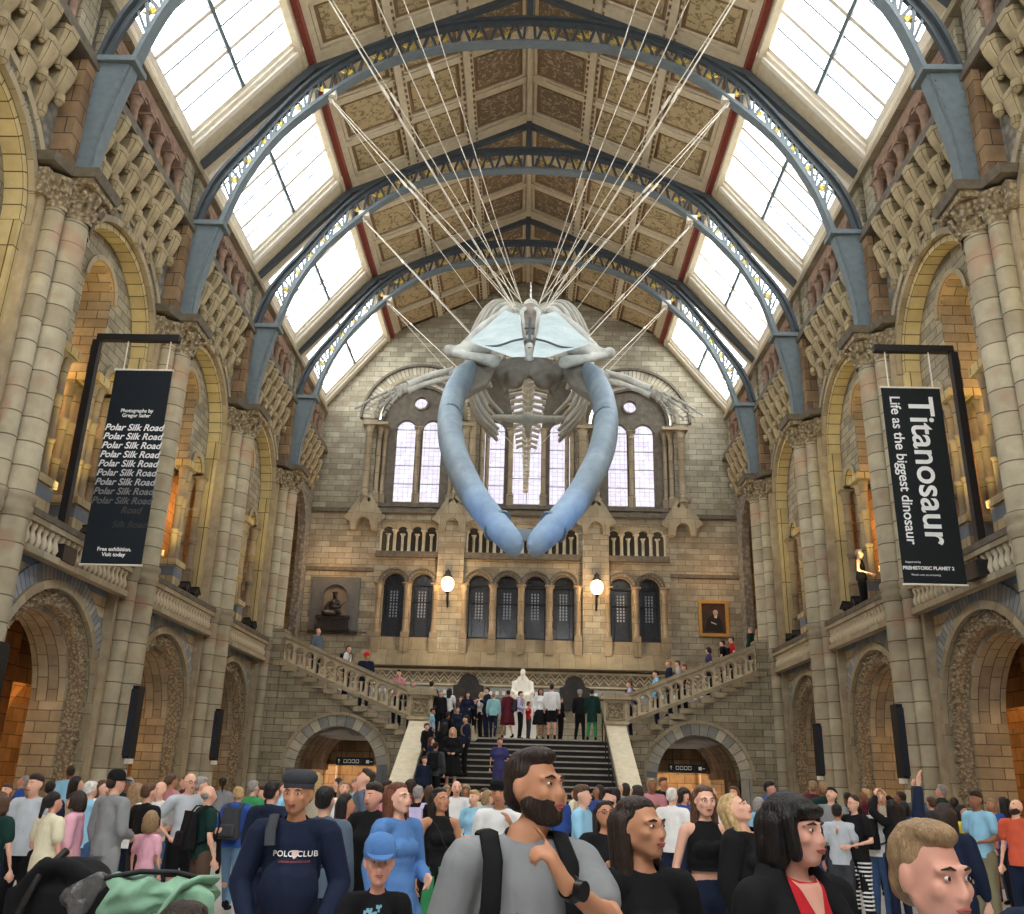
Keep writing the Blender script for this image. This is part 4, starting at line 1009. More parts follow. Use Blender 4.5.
p.ring(.08, .24, 0, .1, -.06, -.056, 0, 2*pi, 14); p.face([(.0, .22, -.06), (.16, .22, -.06), (.13, .02, -.06), (.04, .02, -.06)]); p.face([(-.1, -.12, -.06), (.1, -.2, -.06), (.1, -.24, -.06), (-.1, -.17, -.06)]); p.build('painted_head', simple('painted pale head', srgb(206,184,160), .5), t)
# niche
t = thing('niche_monument', 'dark bronze seated figure in an arched slate wall niche', 'monument', (-7.32, YB, 0))
p = MB(); p.F = lambda u, v, w: (u, w, v)
p.plate([(-.95, 6.95), (.95, 6.95), (.95, 9.08), (-.95, 9.08)], [[(.48, 7.55)] + arcpts(0, 8.3, .48, 14) + [(-.48, 7.55)]], -.14, -.02); p.ring(0, 8.3, .48, .54, -.18, -.1, n=16); p.build('surround', M['slate'], t)
p = MB(); p.F = lambda u, v, w: (u, w, v); p.box((-.6, 7.5, -.015), (.6, 8.85, -.005)); p.build('niche_back', simple('niche shadow stone', srgb(120,110,96)), t)
p = MB(); p.F = lambda u, v, w: (u, w, v); p.box((-.6, 7.0, -.3), (.6, 7.48, -.1)); p.box((-.66, 7.42, -.34), (.66, 7.54, -.1)); p.box((-.66, 6.95, -.34), (.66, 7.05, -.1)); p.box((-.95, 6.86, -.22), (.95, 6.98, 0)); p.build('plinth', M['bronze'], t)
blob('figure', [('c', (0, -.3, 7.65), (0.02, -.26, 8.02), .17, .17), ('e', (.02, -.28, 8.32), (.09, .1, .12)), ('c', (-.18, -.27, 8.05), (-.3, -.35, 7.8), .07, .06), ('c', (.18, -.27, 8.05), (.3, -.38, 7.85), .07, .05), ('c', (.3, -.38, 7.85), (.05, -.45, 7.82), .05, .05),
    ('c', (-.08, -.33, 7.66), (-.32, -.45, 7.62), .12, .1), ('c', (.08, -.33, 7.66), (.28, -.45, 7.64), .12, .1), ('c', (-.32, -.45, 7.6), (.2, -.4, 7.58), .1, .09), ('e', (.02, -.28, 8.43), (.13, .13, .04)), ('c', (.3, -.4, 7.9), (.5, -.42, 8.06), .03, .025)], M['bronze'], t, vox=.025, smooth=3)

# hanging signs in the stair arches
for s, side in ((-1, 'left'), (1, 'right')):
    x = -5.18 if s < 0 else 5.42; zc = 2.1 if s < 0 else 2.15
    t = thing('hanging_sign', 'black hanging direction sign in the %s stair arch' % side, 'sign', (x, YS+.35, zc))
    p = MB(); p.box((-.6, -.03, -.12), (.6, .03, .12)); p.build('board', M['black'], t)
    for q in (-.45, .45): p = MB(); p.tube([(q, 0, .12), (q, 0, .55 if True else 0)], .012, 6); p.build('rod', M['steel'], t)
    p = MB(); w_ = M['marble']
    p.box((-.52, -.036, -.06), (-.505, -.031, .05)); p.hexa([(-.55, -.036, .02), (-.475, -.036, .02), (-.5125, -.036, .075)], [(-.55, -.031, .02), (-.475, -.031, .02), (-.5125, -.031, .075)])
    for k in range(4):
        a = -.36+k*.13
        for bx in ((a, -.05, a+.1, -.035), (a, .045, a+.1, .06), (a, -.05, a+.012, .06), (a+.088, -.05, a+.1, .06)): p.box((bx[0], -.036, bx[1]), (bx[2], -.031, bx[3]))
    p.box((.36, -.036, -.05), (.46, -.031, .05)); p.box((.49, -.036, -.008), (.56, -.031, .008))
    p.build('white_symbols', w_, t)

# ================================================================= props on the side walls
for s, side in ((-1, 'left'), (1, 'right')):
    for y in (14.3, 19.8, 25.3):
        nm = ORD[y]
        if y < 15 and s > 0: continue
        t = thing('column_speaker', 'tall narrow black column speaker fixed to the %s pier on the %s' % (nm, side), 'speaker', (s*7.95, y, (1.88 if y < 20 else 1.95))); t['group'] = 'black column speakers on the piers'
        p = MB(); sc = 1.0 if y < 20 else .9
        if y < 15: sc = 1.1
        p.hexa([(-.1, -.17, 0), (.1, -.17, 0), (.1, .17, 0), (-.1, .17, 0)], [(-.1, -.17, 1.45*sc), (.1, -.17, 1.45*sc), (.1, .17, 1.45*sc), (-.1, .17, 1.45*sc)])
        p.build('cabinet', M['black'], t)
        p = MB(); p.box((-.09, -.185, .05), (.09, -.17, 1.38*sc)); p.build('grille', simple('speaker grille', srgb(34,40,52), .5), t)
        p = MB(); p.box((min(0, s*.3), -.05, .3), (max(0, s*.3), .05, .4)); p.box((min(0, s*.3), -.05, 1.1), (max(0, s*.3), .05, 1.2)); p.build('wall_bracket', M['steel'], t)
        p = MB(); p.box((-.1, -.12, -.1), (.1, .12, 0)); p.build('white_base', M['creamlt'], t)
def text_ob(name, body, size, mat, parent, loc, rot, align='CENTER', shear=0, extr=.002, bold=0, space=1):
    cu = bpy.data.curves.new(name, 'FONT'); cu.body = body; cu.size = size; cu.align_x = align; cu.align_y = 'CENTER'; cu.shear = shear; cu.extrude = extr; cu.offset = bold; cu.space_character = space
    cu.materials.append(mat); o = link(name, cu, parent); o.location = loc; o.rotation_euler = rot
    dg = bpy.context.evaluated_depsgraph_get(); me = bpy.data.meshes.new_from_object(o.evaluated_get(dg), depsgraph=dg)
    q = link(name, me, parent); q.location = loc; q.rotation_euler = rot; bpy.data.objects.remove(o); return q
wht = simple('white print', srgb(236,236,234), .6, var=.01)
def greyp(v): return simple('fading print %d' % v, srgb(v, v, v), .6, var=.01)
for s, side, y in ((-1, 'left', 16.4), (1, 'right', 16.1)):
    if s < 0: x0, x1, z0, z1, za, xp, lab = -7.95, -6.83, 5.18, 9.08, 9.7, -8.42, 'tall black hanging banner reading Polar Silk Road on the left balcony'
    else: x0, x1, z0, z1, za, xp, lab = 6.85, 7.95, 5.08, 8.86, 9.6, 8.3, 'tall black hanging banner reading Titanosaur on the right balcony'
    t = thing('hanging_banner', lab, 'banner', (0, y, 0))
    p = MB(); xm = (x0+x1)/2
    rows = []
    for i in range(2):
        yy = -.008 + i*.016
        rows.append([(x0, yy, z0), (x1, yy, z0), (x1, yy, z1), (x0, yy, z1)])
    p.hexa(rows[0], rows[1]); p.build('cloth', simple('black banner cloth '+side, srgb(18,26,34) if s < 0 else srgb(18,24,26), .7), t)
    p = MB(); p.tube([(x0-.02, 0, z1), (x1+.02, 0, z1)], .022, 8); p.tube([(x0-.02, 0, z0), (x1+.02, 0, z0)], .02, 8); p.build('hem_rod', M['creamlt'], t)
    for q in (x0+.15, x1-.12): p = MB(); p.tube([(q, 0, z1), (q, 0, za)], .014, 6); p.build('suspender', M['creamlt'], t)
    st = thing('banner_gallows', 'dark steel gallows post holding the %s banner' % ('Polar Silk Road' if s < 0 else 'Titanosaur'), 'stand', (0, y, 0))
    p = MB(); a, b = sorted((xp-.07, xp+.07)); p.box((a, -.07, 5.2), (b, .07, za)); p.build('post', M['steel'], st)
    e = x1+.05 if s < 0 else x0-.05; a, b = sorted((xp, e)); p = MB(); p.box((a, -.07, za), (b, .07, za+.13)); p.build('arm', M['steel'], st)
    p = MB(); p.box((xp-.25, -.25, 5.2), (xp+.25, .25, 5.5)); p.build('base_weight', M['steel'], st)
    R_ = (pi/2, 0, 0); yt = -.011
    if s < 0:
        text_ob('print', 'Photographs by\nGregor Sailer', .1, wht, t, (xm, yt, z0+2.98), R_, bold=.002)
        for k in range(11):
            v = [236, 236, 236, 230, 216, 190, 170, 120, 90, 60, 0][k] if k < 11 else 0
            if v: text_ob('print', ('Polar Silk Road' if k < 9 else '        Road'), .185, greyp(v), t, (xm, yt, z0+2.68-.183*k), R_, shear=.25, bold=.004, extr=.001)
        text_ob('print', 'Silk Road', .175, greyp(52), t, (xm+.22, yt, z0+.76), R_, shear=.25, bold=.003, extr=.001)
        text_ob('print', 'Free exhibition.\nVisit today', .1, wht, t, (xm+.02, yt, z0+.24), R_, bold=.002)
    else:
        R2 = (pi/2, pi/2, 0)
        text_ob('print', 'Titanosaur', .66, wht, t, (xm+.13, yt, z1-1.62), R2, bold=.009, space=1.0)
        text_ob('print', 'Life as the biggest dinosaur', .27, wht, t, (xm-.33, yt, z1-1.62), R2, bold=.003, space=.98)
        text_ob('print', 'PREHISTORIC PLANET 2', .085, wht, t, (x0+.46, yt, z0+.29), R_, bold=.003)
        text_ob('print', 'Supported by', .05, wht, t, (x0+.2, yt, z0+.4), R_); text_ob('print', 'Watch now on streaming', .05, wht, t, (x0+.4, yt, z0+.17), R_)
# balcony spotlights (real fittings throwing the warm light on the arches)
for s, side in ((-1, 'left'), (1, 'right')):
    for c in (11.55, 17.05, 22.55, 28.05):
        for j, dy in enumerate((.55, 1.25)):
            nm = ORD.get(round(c-2.75, 1), 'far')
            t = thing('spotlight', 'small black spotlight on the %s balcony, %s bay, %s fitting' % (side, nm, ('nearer', 'farther')[j]), 'spotlight', (s*8.52, c+dy, 5.86), rz=random.uniform(-.5, .5)); t['group'] = 'balcony spotlights'
            p = MB(); p.box((-.16, -.12, -.06), (.16, .12, 0)); p.box((-.14, -.02, 0), (-.12, .02, .2)); p.box((.12, -.02, 0), (.14, .02, .2)); p.build('yoke', M['black'], t)
            p = MB(); p.F = lambda x, y, z: (x, y*cos(.7)-z*sin(.7), .2+y*sin(.7)+z*cos(.7)); p.box((-.11, -.13, -.1), (.11, .13, .1)); p.box((-.13, .12, -.12), (.13, .15, .12)); p.build('lamp_head', M['black'], t)
        sp = bpy.data.lights.new('bay_uplight', 'SPOT'); sp.energy = 260 if c < 26 else 150; sp.color = (1., .78, .3); sp.spot_size = radians(75); sp.spot_blend = .8; sp.shadow_soft_size = .15
        so = bpy.data.objects.new('bay_uplight', sp); COL.objects.link(so); so.location = (s*8.35, c-.4, 6.15)
        so.rotation_euler = (Vector((s*9.35, c+1.0, 11.5)) - Vector(so.location)).to_track_quat('-Z', 'Y').to_euler()
        # warm gallery and aisle lights
        for z, e, x in ((9.5, 80, 10.3), (3.6, 280, 12.0)):
            if c > 26 and z < 5: e = 60
            ld = bpy.data.lights.new('warm_light', 'POINT'); ld.energy = e; ld.color = (1., .55, .2); ld.shadow_soft_size = .25
            lo = bpy.data.objects.new('warm_light', ld); COL.objects.link(lo); lo.location = (s*x, c + (.0 if z > 5 else .9), z)
for s in (-1, 1):
    ld = bpy.data.lights.new('corridor_light', 'POINT'); ld.energy = 26; ld.color = (1., .7, .35); ld.shadow_soft_size = .2
    lo = bpy.data.objects.new('corridor_light', ld); COL.objects.link(lo); lo.location = (s*5.7, 37.2, 2.3)
    for k, (dx, z) in enumerate(((.5, 2.3), (.35, 3.0))):
        t = tag(MB().build('x', M['greenlamp']) if False else (lambda m: (m.lathe((0,0), [(0, 0), (.16, .03), (.2, .1), (.12, .16), (0, .18)], 12), m.build('corridor_lamp', M['greenlamp']))[1])(MB()), 'small glowing yellow-green ceiling lamp beyond the %s stair arch, %s one' % ('left' if s < 0 else 'right', ('lower', 'upper')[k]), 'lamp')
        t.location = (s*(5.6-dx), 37.4 + k, z - .9 + k*.1)
# ================================================================= blue whale skeleton
def bone_mat(name, a, b_, scale=3.):
    m, nt, b = new_mat(name, .6, spec=.35)
    tc = N(nt, 'ShaderNodeTexCoord'); no = N(nt, 'ShaderNodeTexNoise'); no.inputs['Scale'].default_value = scale; no.inputs['Detail'].default_value = 7; no.inputs['Roughness'].default_value = .7
    nt.links.new(tc.outputs['Object'], no.inputs[0]); nt.links.new(ramp(nt, no.outputs[0], [(.3, a), (.68, b_)]), b.inputs['Base Color'])
    bu = N(nt, 'ShaderNodeBump'); bu.inputs['Strength'].default_value = .35; bu.inputs['Distance'].default_value = .03; nt.links.new(no.outputs[0], bu.inputs['Height']); nt.links.new(bu.outputs[0], b.inputs['Normal'])
    return m
BONE = bone_mat('pale grey bone', srgb(150,150,142), srgb(206,206,198)); BONEB = bone_mat('jaw bone with blue light tint', srgb(108,124,136), srgb(144,160,170), 2.); BONEP = bone_mat('pale skull plate', srgb(160,174,176), srgb(190,202,202), 2.5); BONEV = bone_mat('white vertebra bone', srgb(196,196,186), srgb(232,230,220)); BONED = bone_mat('brown grey bone', srgb(110,102,92), srgb(150,142,130)); BONER = bone_mat('rib bone', srgb(142,140,128), srgb(182,180,168))  # blue uplight is tinted into the jaw and skull plate colours
XC = .17
whale = thing('whale_skeleton', 'giant pale whale skeleton diving from the roof above the hall', 'skeleton', (0, 0, 0))
def sym(f):
    for s in (-1, 1): f(s)
def crv(pts, m=6): return smooth_curve(pts, m)
def mand(s):
    P_ = [(1.14, 16.6, 9.35), (1.25, 16.0, 8.85), (1.33, 15.2, 8.12), (1.31, 14.4, 7.3), (1.13, 13.6, 6.45), (.78, 12.9, 5.6), (.4, 12.4, 5.0), (.15, 12.15, 4.68), (.06, 12.08, 4.6)]
    R_ = [(.1,.16), (.17,.26), (.2,.28), (.21,.27), (.21,.26), (.2,.25), (.18,.24), (.14,.2), (.04,.07)]
    pts = crv([(XC+s*x, y, z) for x, y, z in P_]); rr = crv(R_)
    p = MB(); p.tube(pts, rr, 18); o = p.build('mandible', BONEB, whale)
    # straps and bolts
    for i in (8, 17, 27, 36):
        q = MB(); a = pts[i]; b = pts[i+1]; r = rr[i]; d = (Vector(b)-Vector(a)).normalized()*.035
        q.tube([a, tuple(Vector(a)+d)], [(r[0]*1.04, r[1]*1.04)]*2, 18) if i in (17, 36) else None
        if q.v: q.build('strap', M['iron'], o)
    q = MB()
    for i in range(5, 40, 3): 
        a = Vector(pts[i]); q.tube([a+Vector((-s*.03, -rr[i][1]*.6, .0)), a+Vector((-s*.04, -rr[i][1]*1.03, -.02))], .02, 6)
    q.build('bolts', M['irondk'], o)
    # coronoid sheet, brownish inner plate behind the hinge
    blob('jaw_hinge_bone', [('m', [(XC+s*x, y, z) for x, y, z in [(1.28,16.2,8.6),(.82,16.6,9.0),(.55,16.9,9.75),(1.05,16.9,9.95),(1.25,16.6,8.6),(.85,16.9,9.0),(.6,17.2,9.75),(1.05,17.2,9.95)]], [(3,2,1,0),(4,5,6,7),(0,1,5,4),(1,2,6,5),(2,3,7,6),(3,0,4,7)])] if s < 0 else
         [('m', [(XC+s*x, y, z) for x, y, z in [(1.28,16.2,8.6),(.82,16.6,9.0),(.55,16.9,9.75),(1.05,16.9,9.95),(1.25,16.6,8.6),(.85,16.9,9.0),(.6,17.2,9.75),(1.05,17.2,9.95)]], [(0,1,2,3),(7,6,5,4),(4,5,1,0),(5,6,2,1),(6,7,3,2),(7,4,0,3)])], BONED, whale, vox=.04, smooth=6)
sym(mand)
p = MB(); p.box((XC-.16, 12.12, 4.72), (XC+.16, 12.2, 4.88)); p.build('jaw_joint_strap', M['iron'], whale)
# rostrum plates: lofted from palate tip to brow
def rost(s):
    rows = []
    # stations from the front tip (near camera, low) to the brow; each row inner edge -> outer edge
    st = [((.05, 14.0, 8.35), (.14, 14.05, 8.35), (.28, 14.1, 8.38), .03),
          ((.07, 14.5, 8.72), (.36, 14.7, 8.72), (.8, 14.8, 8.93), .08),
          ((.1, 15.0, 9.15), (.52, 15.15, 9.1), (1.18, 15.35, 9.3), .1),
          ((.14, 15.5, 9.6), (.55, 15.6, 9.6), (1.08, 15.95, 9.72), .12),
          ((.17, 15.9, 10.0), (.42, 16.0, 10.05), (.74, 16.3, 10.25), .12),
          ((.19, 16.3, 10.4), (.3, 16.35, 10.42), (.52, 16.5, 10.62), .1)]
    top, bot = [], []
    for a, m_, b, th in st:
        row = []
        for k in range(7):
            f = k/6
            x = (1-f)**2*a[0] + 2*f*(1-f)*m_[0] + f*f*b[0]; y = (1-f)**2*a[1]+2*f*(1-f)*(m_[1]-.12)+f*f*b[1]; z = (1-f)**2*a[2]+2*f*(1-f)*(m_[2]-.03)+f*f*b[2]
            row.append((XC+s*x, y, z))
        top.append(row); bot.append([(x, y+th, z+.02) for x, y, z in row])
    p = MB()
    for r in (top, list(reversed(bot))): p.grid(r)
    p.grid([[r[0] for r in top], [r[0] for r in bot]]); p.grid([[r[-1] for r in top], [r[-1] for r in bot]]); p.grid([top[0], bot[0]]); p.grid([top[-1], bot[-1]])
    o = p.build('rostrum_plate', BONEP, whale, merge=.0005)
    sb = o.modifiers.new('b', 'SUBSURF'); sb.levels = 1; sb.render_levels = 2
    q = MB(); q.tube(crv([(XC+s*.12, 14.85, 9.12), (XC+s*.3, 14.8, 9.05), (XC+s*.55, 14.85, 8.98), (XC+s*.8, 14.98, 9.02)]), [.02]*19, 6); q.build('suture', M['irondk'], o)
sym(rost)
# cranium, wings and knobs
def cran(s):
    S = lambda *a: tuple((XC+s*x, y, z) for x, y, z in [a])[0]
    blob('skull_wing', [('c', S(.35, 16.7, 10.2), S(1.0, 16.8, 9.95), .26, .2, .7), ('c', S(1.0, 16.8, 9.95), S(1.55, 16.9, 9.82), .18, .11), ('e', S(1.62, 16.9, 9.86), (.14, .15, .13)),
         ('c', S(1.5, 16.8, 9.75), S(.7, 16.5, 9.45), .07, .14), ('c', S(1.45, 16.95, 9.9), S(.95, 17.2, 10.6), .07, .1), ('c', S(.95, 17.2, 10.6), S(.45, 17.1, 10.9), .09, .12)], BONE, whale, vox=.035, smooth=5)
    blob('skull_base', [('c', S(.12, 16.9, 9.5), S(.62, 17.0, 9.45), .26, .2), ('c', S(.62, 17.0, 9.45), S(.9, 17.0, 9.3), .15, .1), ('e', S(.3, 16.8, 9.2), (.22, .24, .2)), ('c', S(.55, 16.9, 9.3), S(.48, 16.9, 8.95), .14, .06)], BONED, whale, vox=.04, smooth=4)
sym(cran)
blob('braincase', [('e', (XC, 17.1, 10.2), (.5, .5, .45)), ('c', (XC, 17.1, 10.5), (XC, 17.3, 10.95), .35, .25)], BONED, whale, vox=.05)
for s in (-1, 1):
    p = MB(); p.tube(crv([(XC+s*.1, 15.8, 9.6), (XC+s*.14, 16.2, 10.1), (XC+s*.17, 16.6, 10.6), (XC+s*.1, 16.9, 10.85)]), .045, 8); p.build('nasal_bone', BONE, whale)
p = MB(); p.lathe((XC, 15.1), [(0, 8.8), (.09, 8.84), (.12, 8.95), (.1, 9.08), (.05, 9.15)], 12); p.lathe((XC, 15.5), [(0, 9.4), (.06, 9.42), (.07, 9.5), (0, 9.56)], 10); p.build('vomer_boss', BONE, whale)
p = MB(); p.tube([(XC-.1, 15.6, 9.72), (XC+.1, 15.6, 9.72)], .02, 6); p.tube([(XC, 15.0, 9.0), (XC, 15.6, 9.7), (XC, 16.3, 10.3)], .03, 6); p.build('support_rod', M['irondk'], whale)
# spine
SP = crv([(XC, 17.3, 10.5), (XC, 18.0, 11.3), (XC, 19.0, 12.05), (XC, 20.2, 12.6), (XC, 21.6, 13.0), (XC, 23.2, 13.15), (XC-.02, 25.0, 13.0), (XC-.04, 27.0, 12.55), (XC-.06, 29.0, 12.05), (XC-.06, 30.6, 11.72), (XC-.08, 31.8, 11.45)], 12)
L = [0]
for a, b in zip(SP, SP[1:]): L.append(L[-1]+(Vector(b)-Vector(a)).length)
def sp_at(d):
    for i in range(1, len(L)):
        if L[i] >= d: k = (d-L[i-1])/(L[i]-L[i-1]); a, b = Vector(SP[i-1]), Vector(SP[i]); return a.lerp(b, k), (b-a).normalized()
    return Vector(SP[-1]), (Vector(SP[-1])-Vector(SP[-2])).normalized()
NV = 46; d = .1; tot = L[-1]
vert_pos = []
for k in range(NV):
    f = k/(NV-1); step = (tot-.1)/NV*(1.15 - .3*f)
    p0, t = sp_at(min(d, tot)); d += step*1.0
    sc = .82*(.16 + .1*sin(min(1, f*2.2)*pi/2)) * (1.05 - .55*max(0, (f-.45)/.55))
    up = Vector((0, -t.z, t.y)); up = up if up.z > 0 else -up
    x = Vector((1, 0, 0))
    p = MB(); e = t*step*.36
    p.tube([p0-e, p0-e*.5, p0+e*.5, p0+e], [sc, sc*.86, sc*.86, sc], 12)
    hs = sc*(3.1 if f < .6 else 3.1-3.2*(f-.6)); back_ = t*sc*.8
    def fin(a, b, w0, w1, th):     # tapered flat process
        a, b = Vector(a), Vector(b); dd = (b-a).normalized(); wd = t
        n_ = dd.cross(wd).normalized()
        lo = [a+wd*w0+n_*th, a+wd*w0-n_*th, a-wd*w0-n_*th, a-wd*w0+n_*th]; hi = [b+wd*w1+n_*th*.7, b+wd*w1-n_*th*.7, b-wd*w1-n_*th*.7, b-wd*w1+n_*th*.7]
        p.hexa([tuple(v) for v in lo], [tuple(v) for v in hi])
    if f < .93: fin(p0+up*sc*.6, p0+up*hs+back_*.6, step*.26, step*.34, sc*.13)
    if f < .8:
        for s in (-1, 1): fin(p0+x*s*sc*.6, p0+x*s*sc*(3.0 if f < .55 else 3.0-3.6*(f-.55))-up*sc*.5+back_*.3, step*.22, step*.3, sc*.12)
    if f > .55 and f < .95: fin(p0-up*sc*.7, p0-up*sc*2.1, step*.16, step*.2, sc*.12)
    p.build('vertebra', BONEV, whale)
    vert_pos.append((p0, t, up, sc, d))
# ribs
for k in range(15):
    i = 3+int(k*1.0)
    p0, t, up, sc, _ = vert_pos[i]
    ff = sin(min(1., (k+2)/9)*pi/2) * (1-.3*max(0, (k-8)/7))
    W = .55 + .95*ff; H = 1.0 + 2.2*ff
    for s in (-1, 1):
        pts = [p0+Vector((s*sc*.9, 0, 0)), p0+Vector((s*W*.65, .05, .12)), p0+Vector((s*W*.98, .12, -H*.25)), p0+Vector((s*W*1.0, .22, -H*.58)), p0+Vector((s*W*.82, .34, -H*.85)), p0+Vector((s*W*(.5 if k < 9 else .66), .45, -H*1.02))]
        if k < 2: pts = pts[:5]
        c = crv([tuple(q) for q in pts], 5); n_ = len(c)
        p = MB(); p.tube(c, [(.055+.035*sin(pi*j/(n_-1)), .04+.02*sin(pi*j/(n_-1))) for j in range(n_)], 8); p.build('rib', BONER if k > 1 else BONE, whale)
# sternum and hyoid
blob('sternum', [('c', (XC-.75, 18.6, 9.1), (XC-.2, 18.3, 8.95), .07, .1), ('c', (XC+.75, 18.6, 9.1), (XC+.2, 18.3, 8.95), .07, .1), ('e', (XC, 18.3, 8.95), (.3, .14, .14)), ('c', (XC, 18.3, 8.95), (XC, 18.5, 8.65), .1, .06)], BONER, whale, vox=.035, smooth=4)
# flippers
def flip(s):
    S = lambda x, y, z: (XC+s*x, y, z)
    blob('scapula', [('m', [S(.95,18.3,9.6), S(1.3,18.2,9.95), S(1.2,18.9,11.0), S(.5,19.3,11.1), S(.9,18.4,9.65), S(1.25,18.35,10.), S(1.15,19.0,11.05), S(.5,19.4,11.15)], [(0,1,2,3),(7,6,5,4),(4,5,1,0),(5,6,2,1),(6,7,3,2),(7,4,0,3)] if s > 0 else [(3,2,1,0),(4,5,6,7),(0,1,5,4),(1,2,6,5),(2,3,7,6),(3,0,4,7)])], BONE, whale, vox=.04, smooth=3)
    blob('humerus', [('e', S(1.22, 18.0, 10.05), (.2, .18, .2)), ('c', S(1.25, 18.0, 10.0), S(1.6, 17.9, 9.78), .15, .14)], BONE, whale, vox=.03)
    for dz, r in ((.07, .115), (-.1, .09)):
        p = MB(); p.tube(crv([S(1.62, 17.9, 9.8+dz), S(2.05, 17.85, 9.68+dz*1.0), S(2.55, 17.8, 9.42+dz*.7)]), [r, r*.8, r*.7, r*.65, r*.65, r*.65, r*.65, r*.65, r*.7, r*.7, r*.8, r*.9, r], 8); p.build('forearm_bone', BONE, whale)
    blob('wrist', [('e', S(2.6, 17.8, 9.4), (.12, .1, .13))], BONER, whale, vox=.03)
    for k in range(4):
        a = Vector(S(2.66, 17.8, 9.43-.045*k)); b = Vector(S(3.66-.2*k, 17.75+.04*k, 8.86-.035*k))
        
        n_ = 6-(k > 1)
        for j in range(n_):
            A = a.lerp(b, j/n_); Bq = a.lerp(b, (j+.86)/n_); sag = Vector((0, 0, .07*sin(pi*(j+.5)/n_)))
            p = MB(); r = .062*(1-.1*j); p.tube([A+sag, (A+Bq)/2+sag, Bq+sag], [r, r*.7, r], 7); p.build('finger_bone', BONER, whale)
sym(flip)
# suspension cables
def cable(a, b, lab, r=.01, turn=True):
    p = MB(); p.tube([a, b], r, 6); o = p.build('suspension_cable', M['creamlt']); tag(o, lab, 'cable', 'suspension cables of the whale')
    if turn:
        A, Bv = Vector(a), Vector(b); m_ = A.lerp(Bv, .45); d_ = (Bv-A).normalized()*.16
        q = MB(); q.tube([m_-d_, m_+d_], .032, 6); q.build('turnbuckle', M['creamlt'], o)
HK = {14.3: 'the second truss', 19.8: 'the third truss', 25.3: 'the fourth truss', 30.8: 'the farthest truss', 8.8: 'the nearest truss'}
def vp(i, dx=0, dz=.1): q = vert_pos[i][0]; return (q.x+dx, q.y, q.z+dz)
for s, side in ((-1, 'left'), (1, 'right')):
    S = lambda x, y, z: (XC+s*x, y, z)
    def hk(y, dx=0, dy=0): return (s*(5.2-dx), y+dy, 18.5)
    spec = [(8.8, S(.3, 16.6, 10.75), 'the brow of the skull'), (14.3, S(.35, 16.9, 10.9), 'the back of the skull'), (14.3, vp(5, s*.2), 'the neck'),
            (14.3, vp(14, s*.25), 'the middle ribs'), (19.8, S(.3, 17.2, 10.95), 'the crown of the skull'), (19.8, vp(7, s*.2), 'the shoulders'),
            (19.8, vp(11, s*.3), 'the chest ribs'), (19.8, S(1.9, 24.2, 8.0+2.6), 'a lower rib bar') if False else (19.8, vp(22, s*.2), 'the loins'),
            (25.3, S(1.2, 17.2, 10.35), 'the skull wing'), (25.3, vp(26, s*.12), 'the tail root'), (30.8, S(1.5, 18.0, 9.95), 'the flipper'), (30.8, vp(38, s*.06, .05), 'the tail')]
    for k, (y, b, w_) in enumerate(spec):
        a = hk(y, .0, .0); A = Vector(a); A += Vector((0, .05*((k*3) % 5-2), 0))
        cable(tuple(A), b, 'white cable from %s on the %s to %s' % (HK[y], side, w_))
    for k, (y, xh, b) in enumerate(((8.8, 3.9, vp(9, s*.2)), (14.3, 3.8, vp(3, s*.15)), (14.3, 4.4, S(2.0, 24, 11.5)))):
        if k == 2: continue
        cable((s*xh, y, 19.9), b, 'white cable from high on %s, %s side, to the %s' % (HK[y], side, ('ribs', 'neck')[k]))
for s in (-1, 1):
    ld = bpy.data.lights.new('blue_spot', 'SPOT'); ld.energy = 1500; ld.color = (.15, .45, 1.); ld.spot_size = radians(13); ld.spot_blend = .9; ld.shadow_soft_size = .2
    lo = bpy.data.objects.new('blue_spot', ld); COL.objects.link(lo); lo.location = (s*7.9, 8.9, 6.2); lo.rotation_euler = (Vector((XC, 12.4, 5.1))-Vector(lo.location)).to_track_quat('-Z', 'Y').to_euler()
    ld = bpy.data.lights.new('skull_spot', 'SPOT'); ld.energy = 1300; ld.color = (.75, .92, 1.); ld.spot_size = radians(26); ld.spot_blend = .9; ld.shadow_soft_size = .2
    lo = bpy.data.objects.new('skull_spot', ld); COL.objects.link(lo); lo.location = (s*7.9, 8.9, 6.3); lo.rotation_euler = (Vector((XC, 16, 9.6))-Vector(lo.location)).to_track_quat('-Z', 'Y').to_euler()
# ================================================================= people
SKIN = {'fair': (222,172,148), 'pink': (214,158,138), 'tan': (188,134,102), 'brown': (142,96,70), 'dark': (92,62,48)}
HAIR = {'black': (26,22,22), 'dark brown': (48,36,30), 'brown': (86,62,46), 'auburn': (104,60,44), 'blond': (188,158,112), 'grey': (148,144,140), 'white': (214,210,204), 'sandy': (150,122,90)}
CLR = {'black': (24,24,26), 'navy': (28,36,56), 'white': (222,222,220), 'cream': (216,208,180), 'light grey': (178,184,190), 'grey': (132,134,136), 'dark grey': (62,64,68), 'light blue': (140,190,216), 'blue': (48,80,150),
       'denim blue': (58,82,116), 'dark green': (26,52,48), 'bright green': (62,142,92), 'pink': (226,170,186), 'dusty pink': (190,128,134), 'red': (190,40,48), 'orange': (198,88,62), 'yellow': (220,200,70), 'purple': (62,60,104), 'lilac': (190,180,214),
       'teal': (140,186,190), 'maroon': (92,34,44), 'beige': (176,164,142), 'brown': (84,66,54), 'light denim': (104,134,164), 'khaki': (130,124,100), 'mid blue': (86,126,180), 'slate blue': (84,98,112)}
_mc = {}
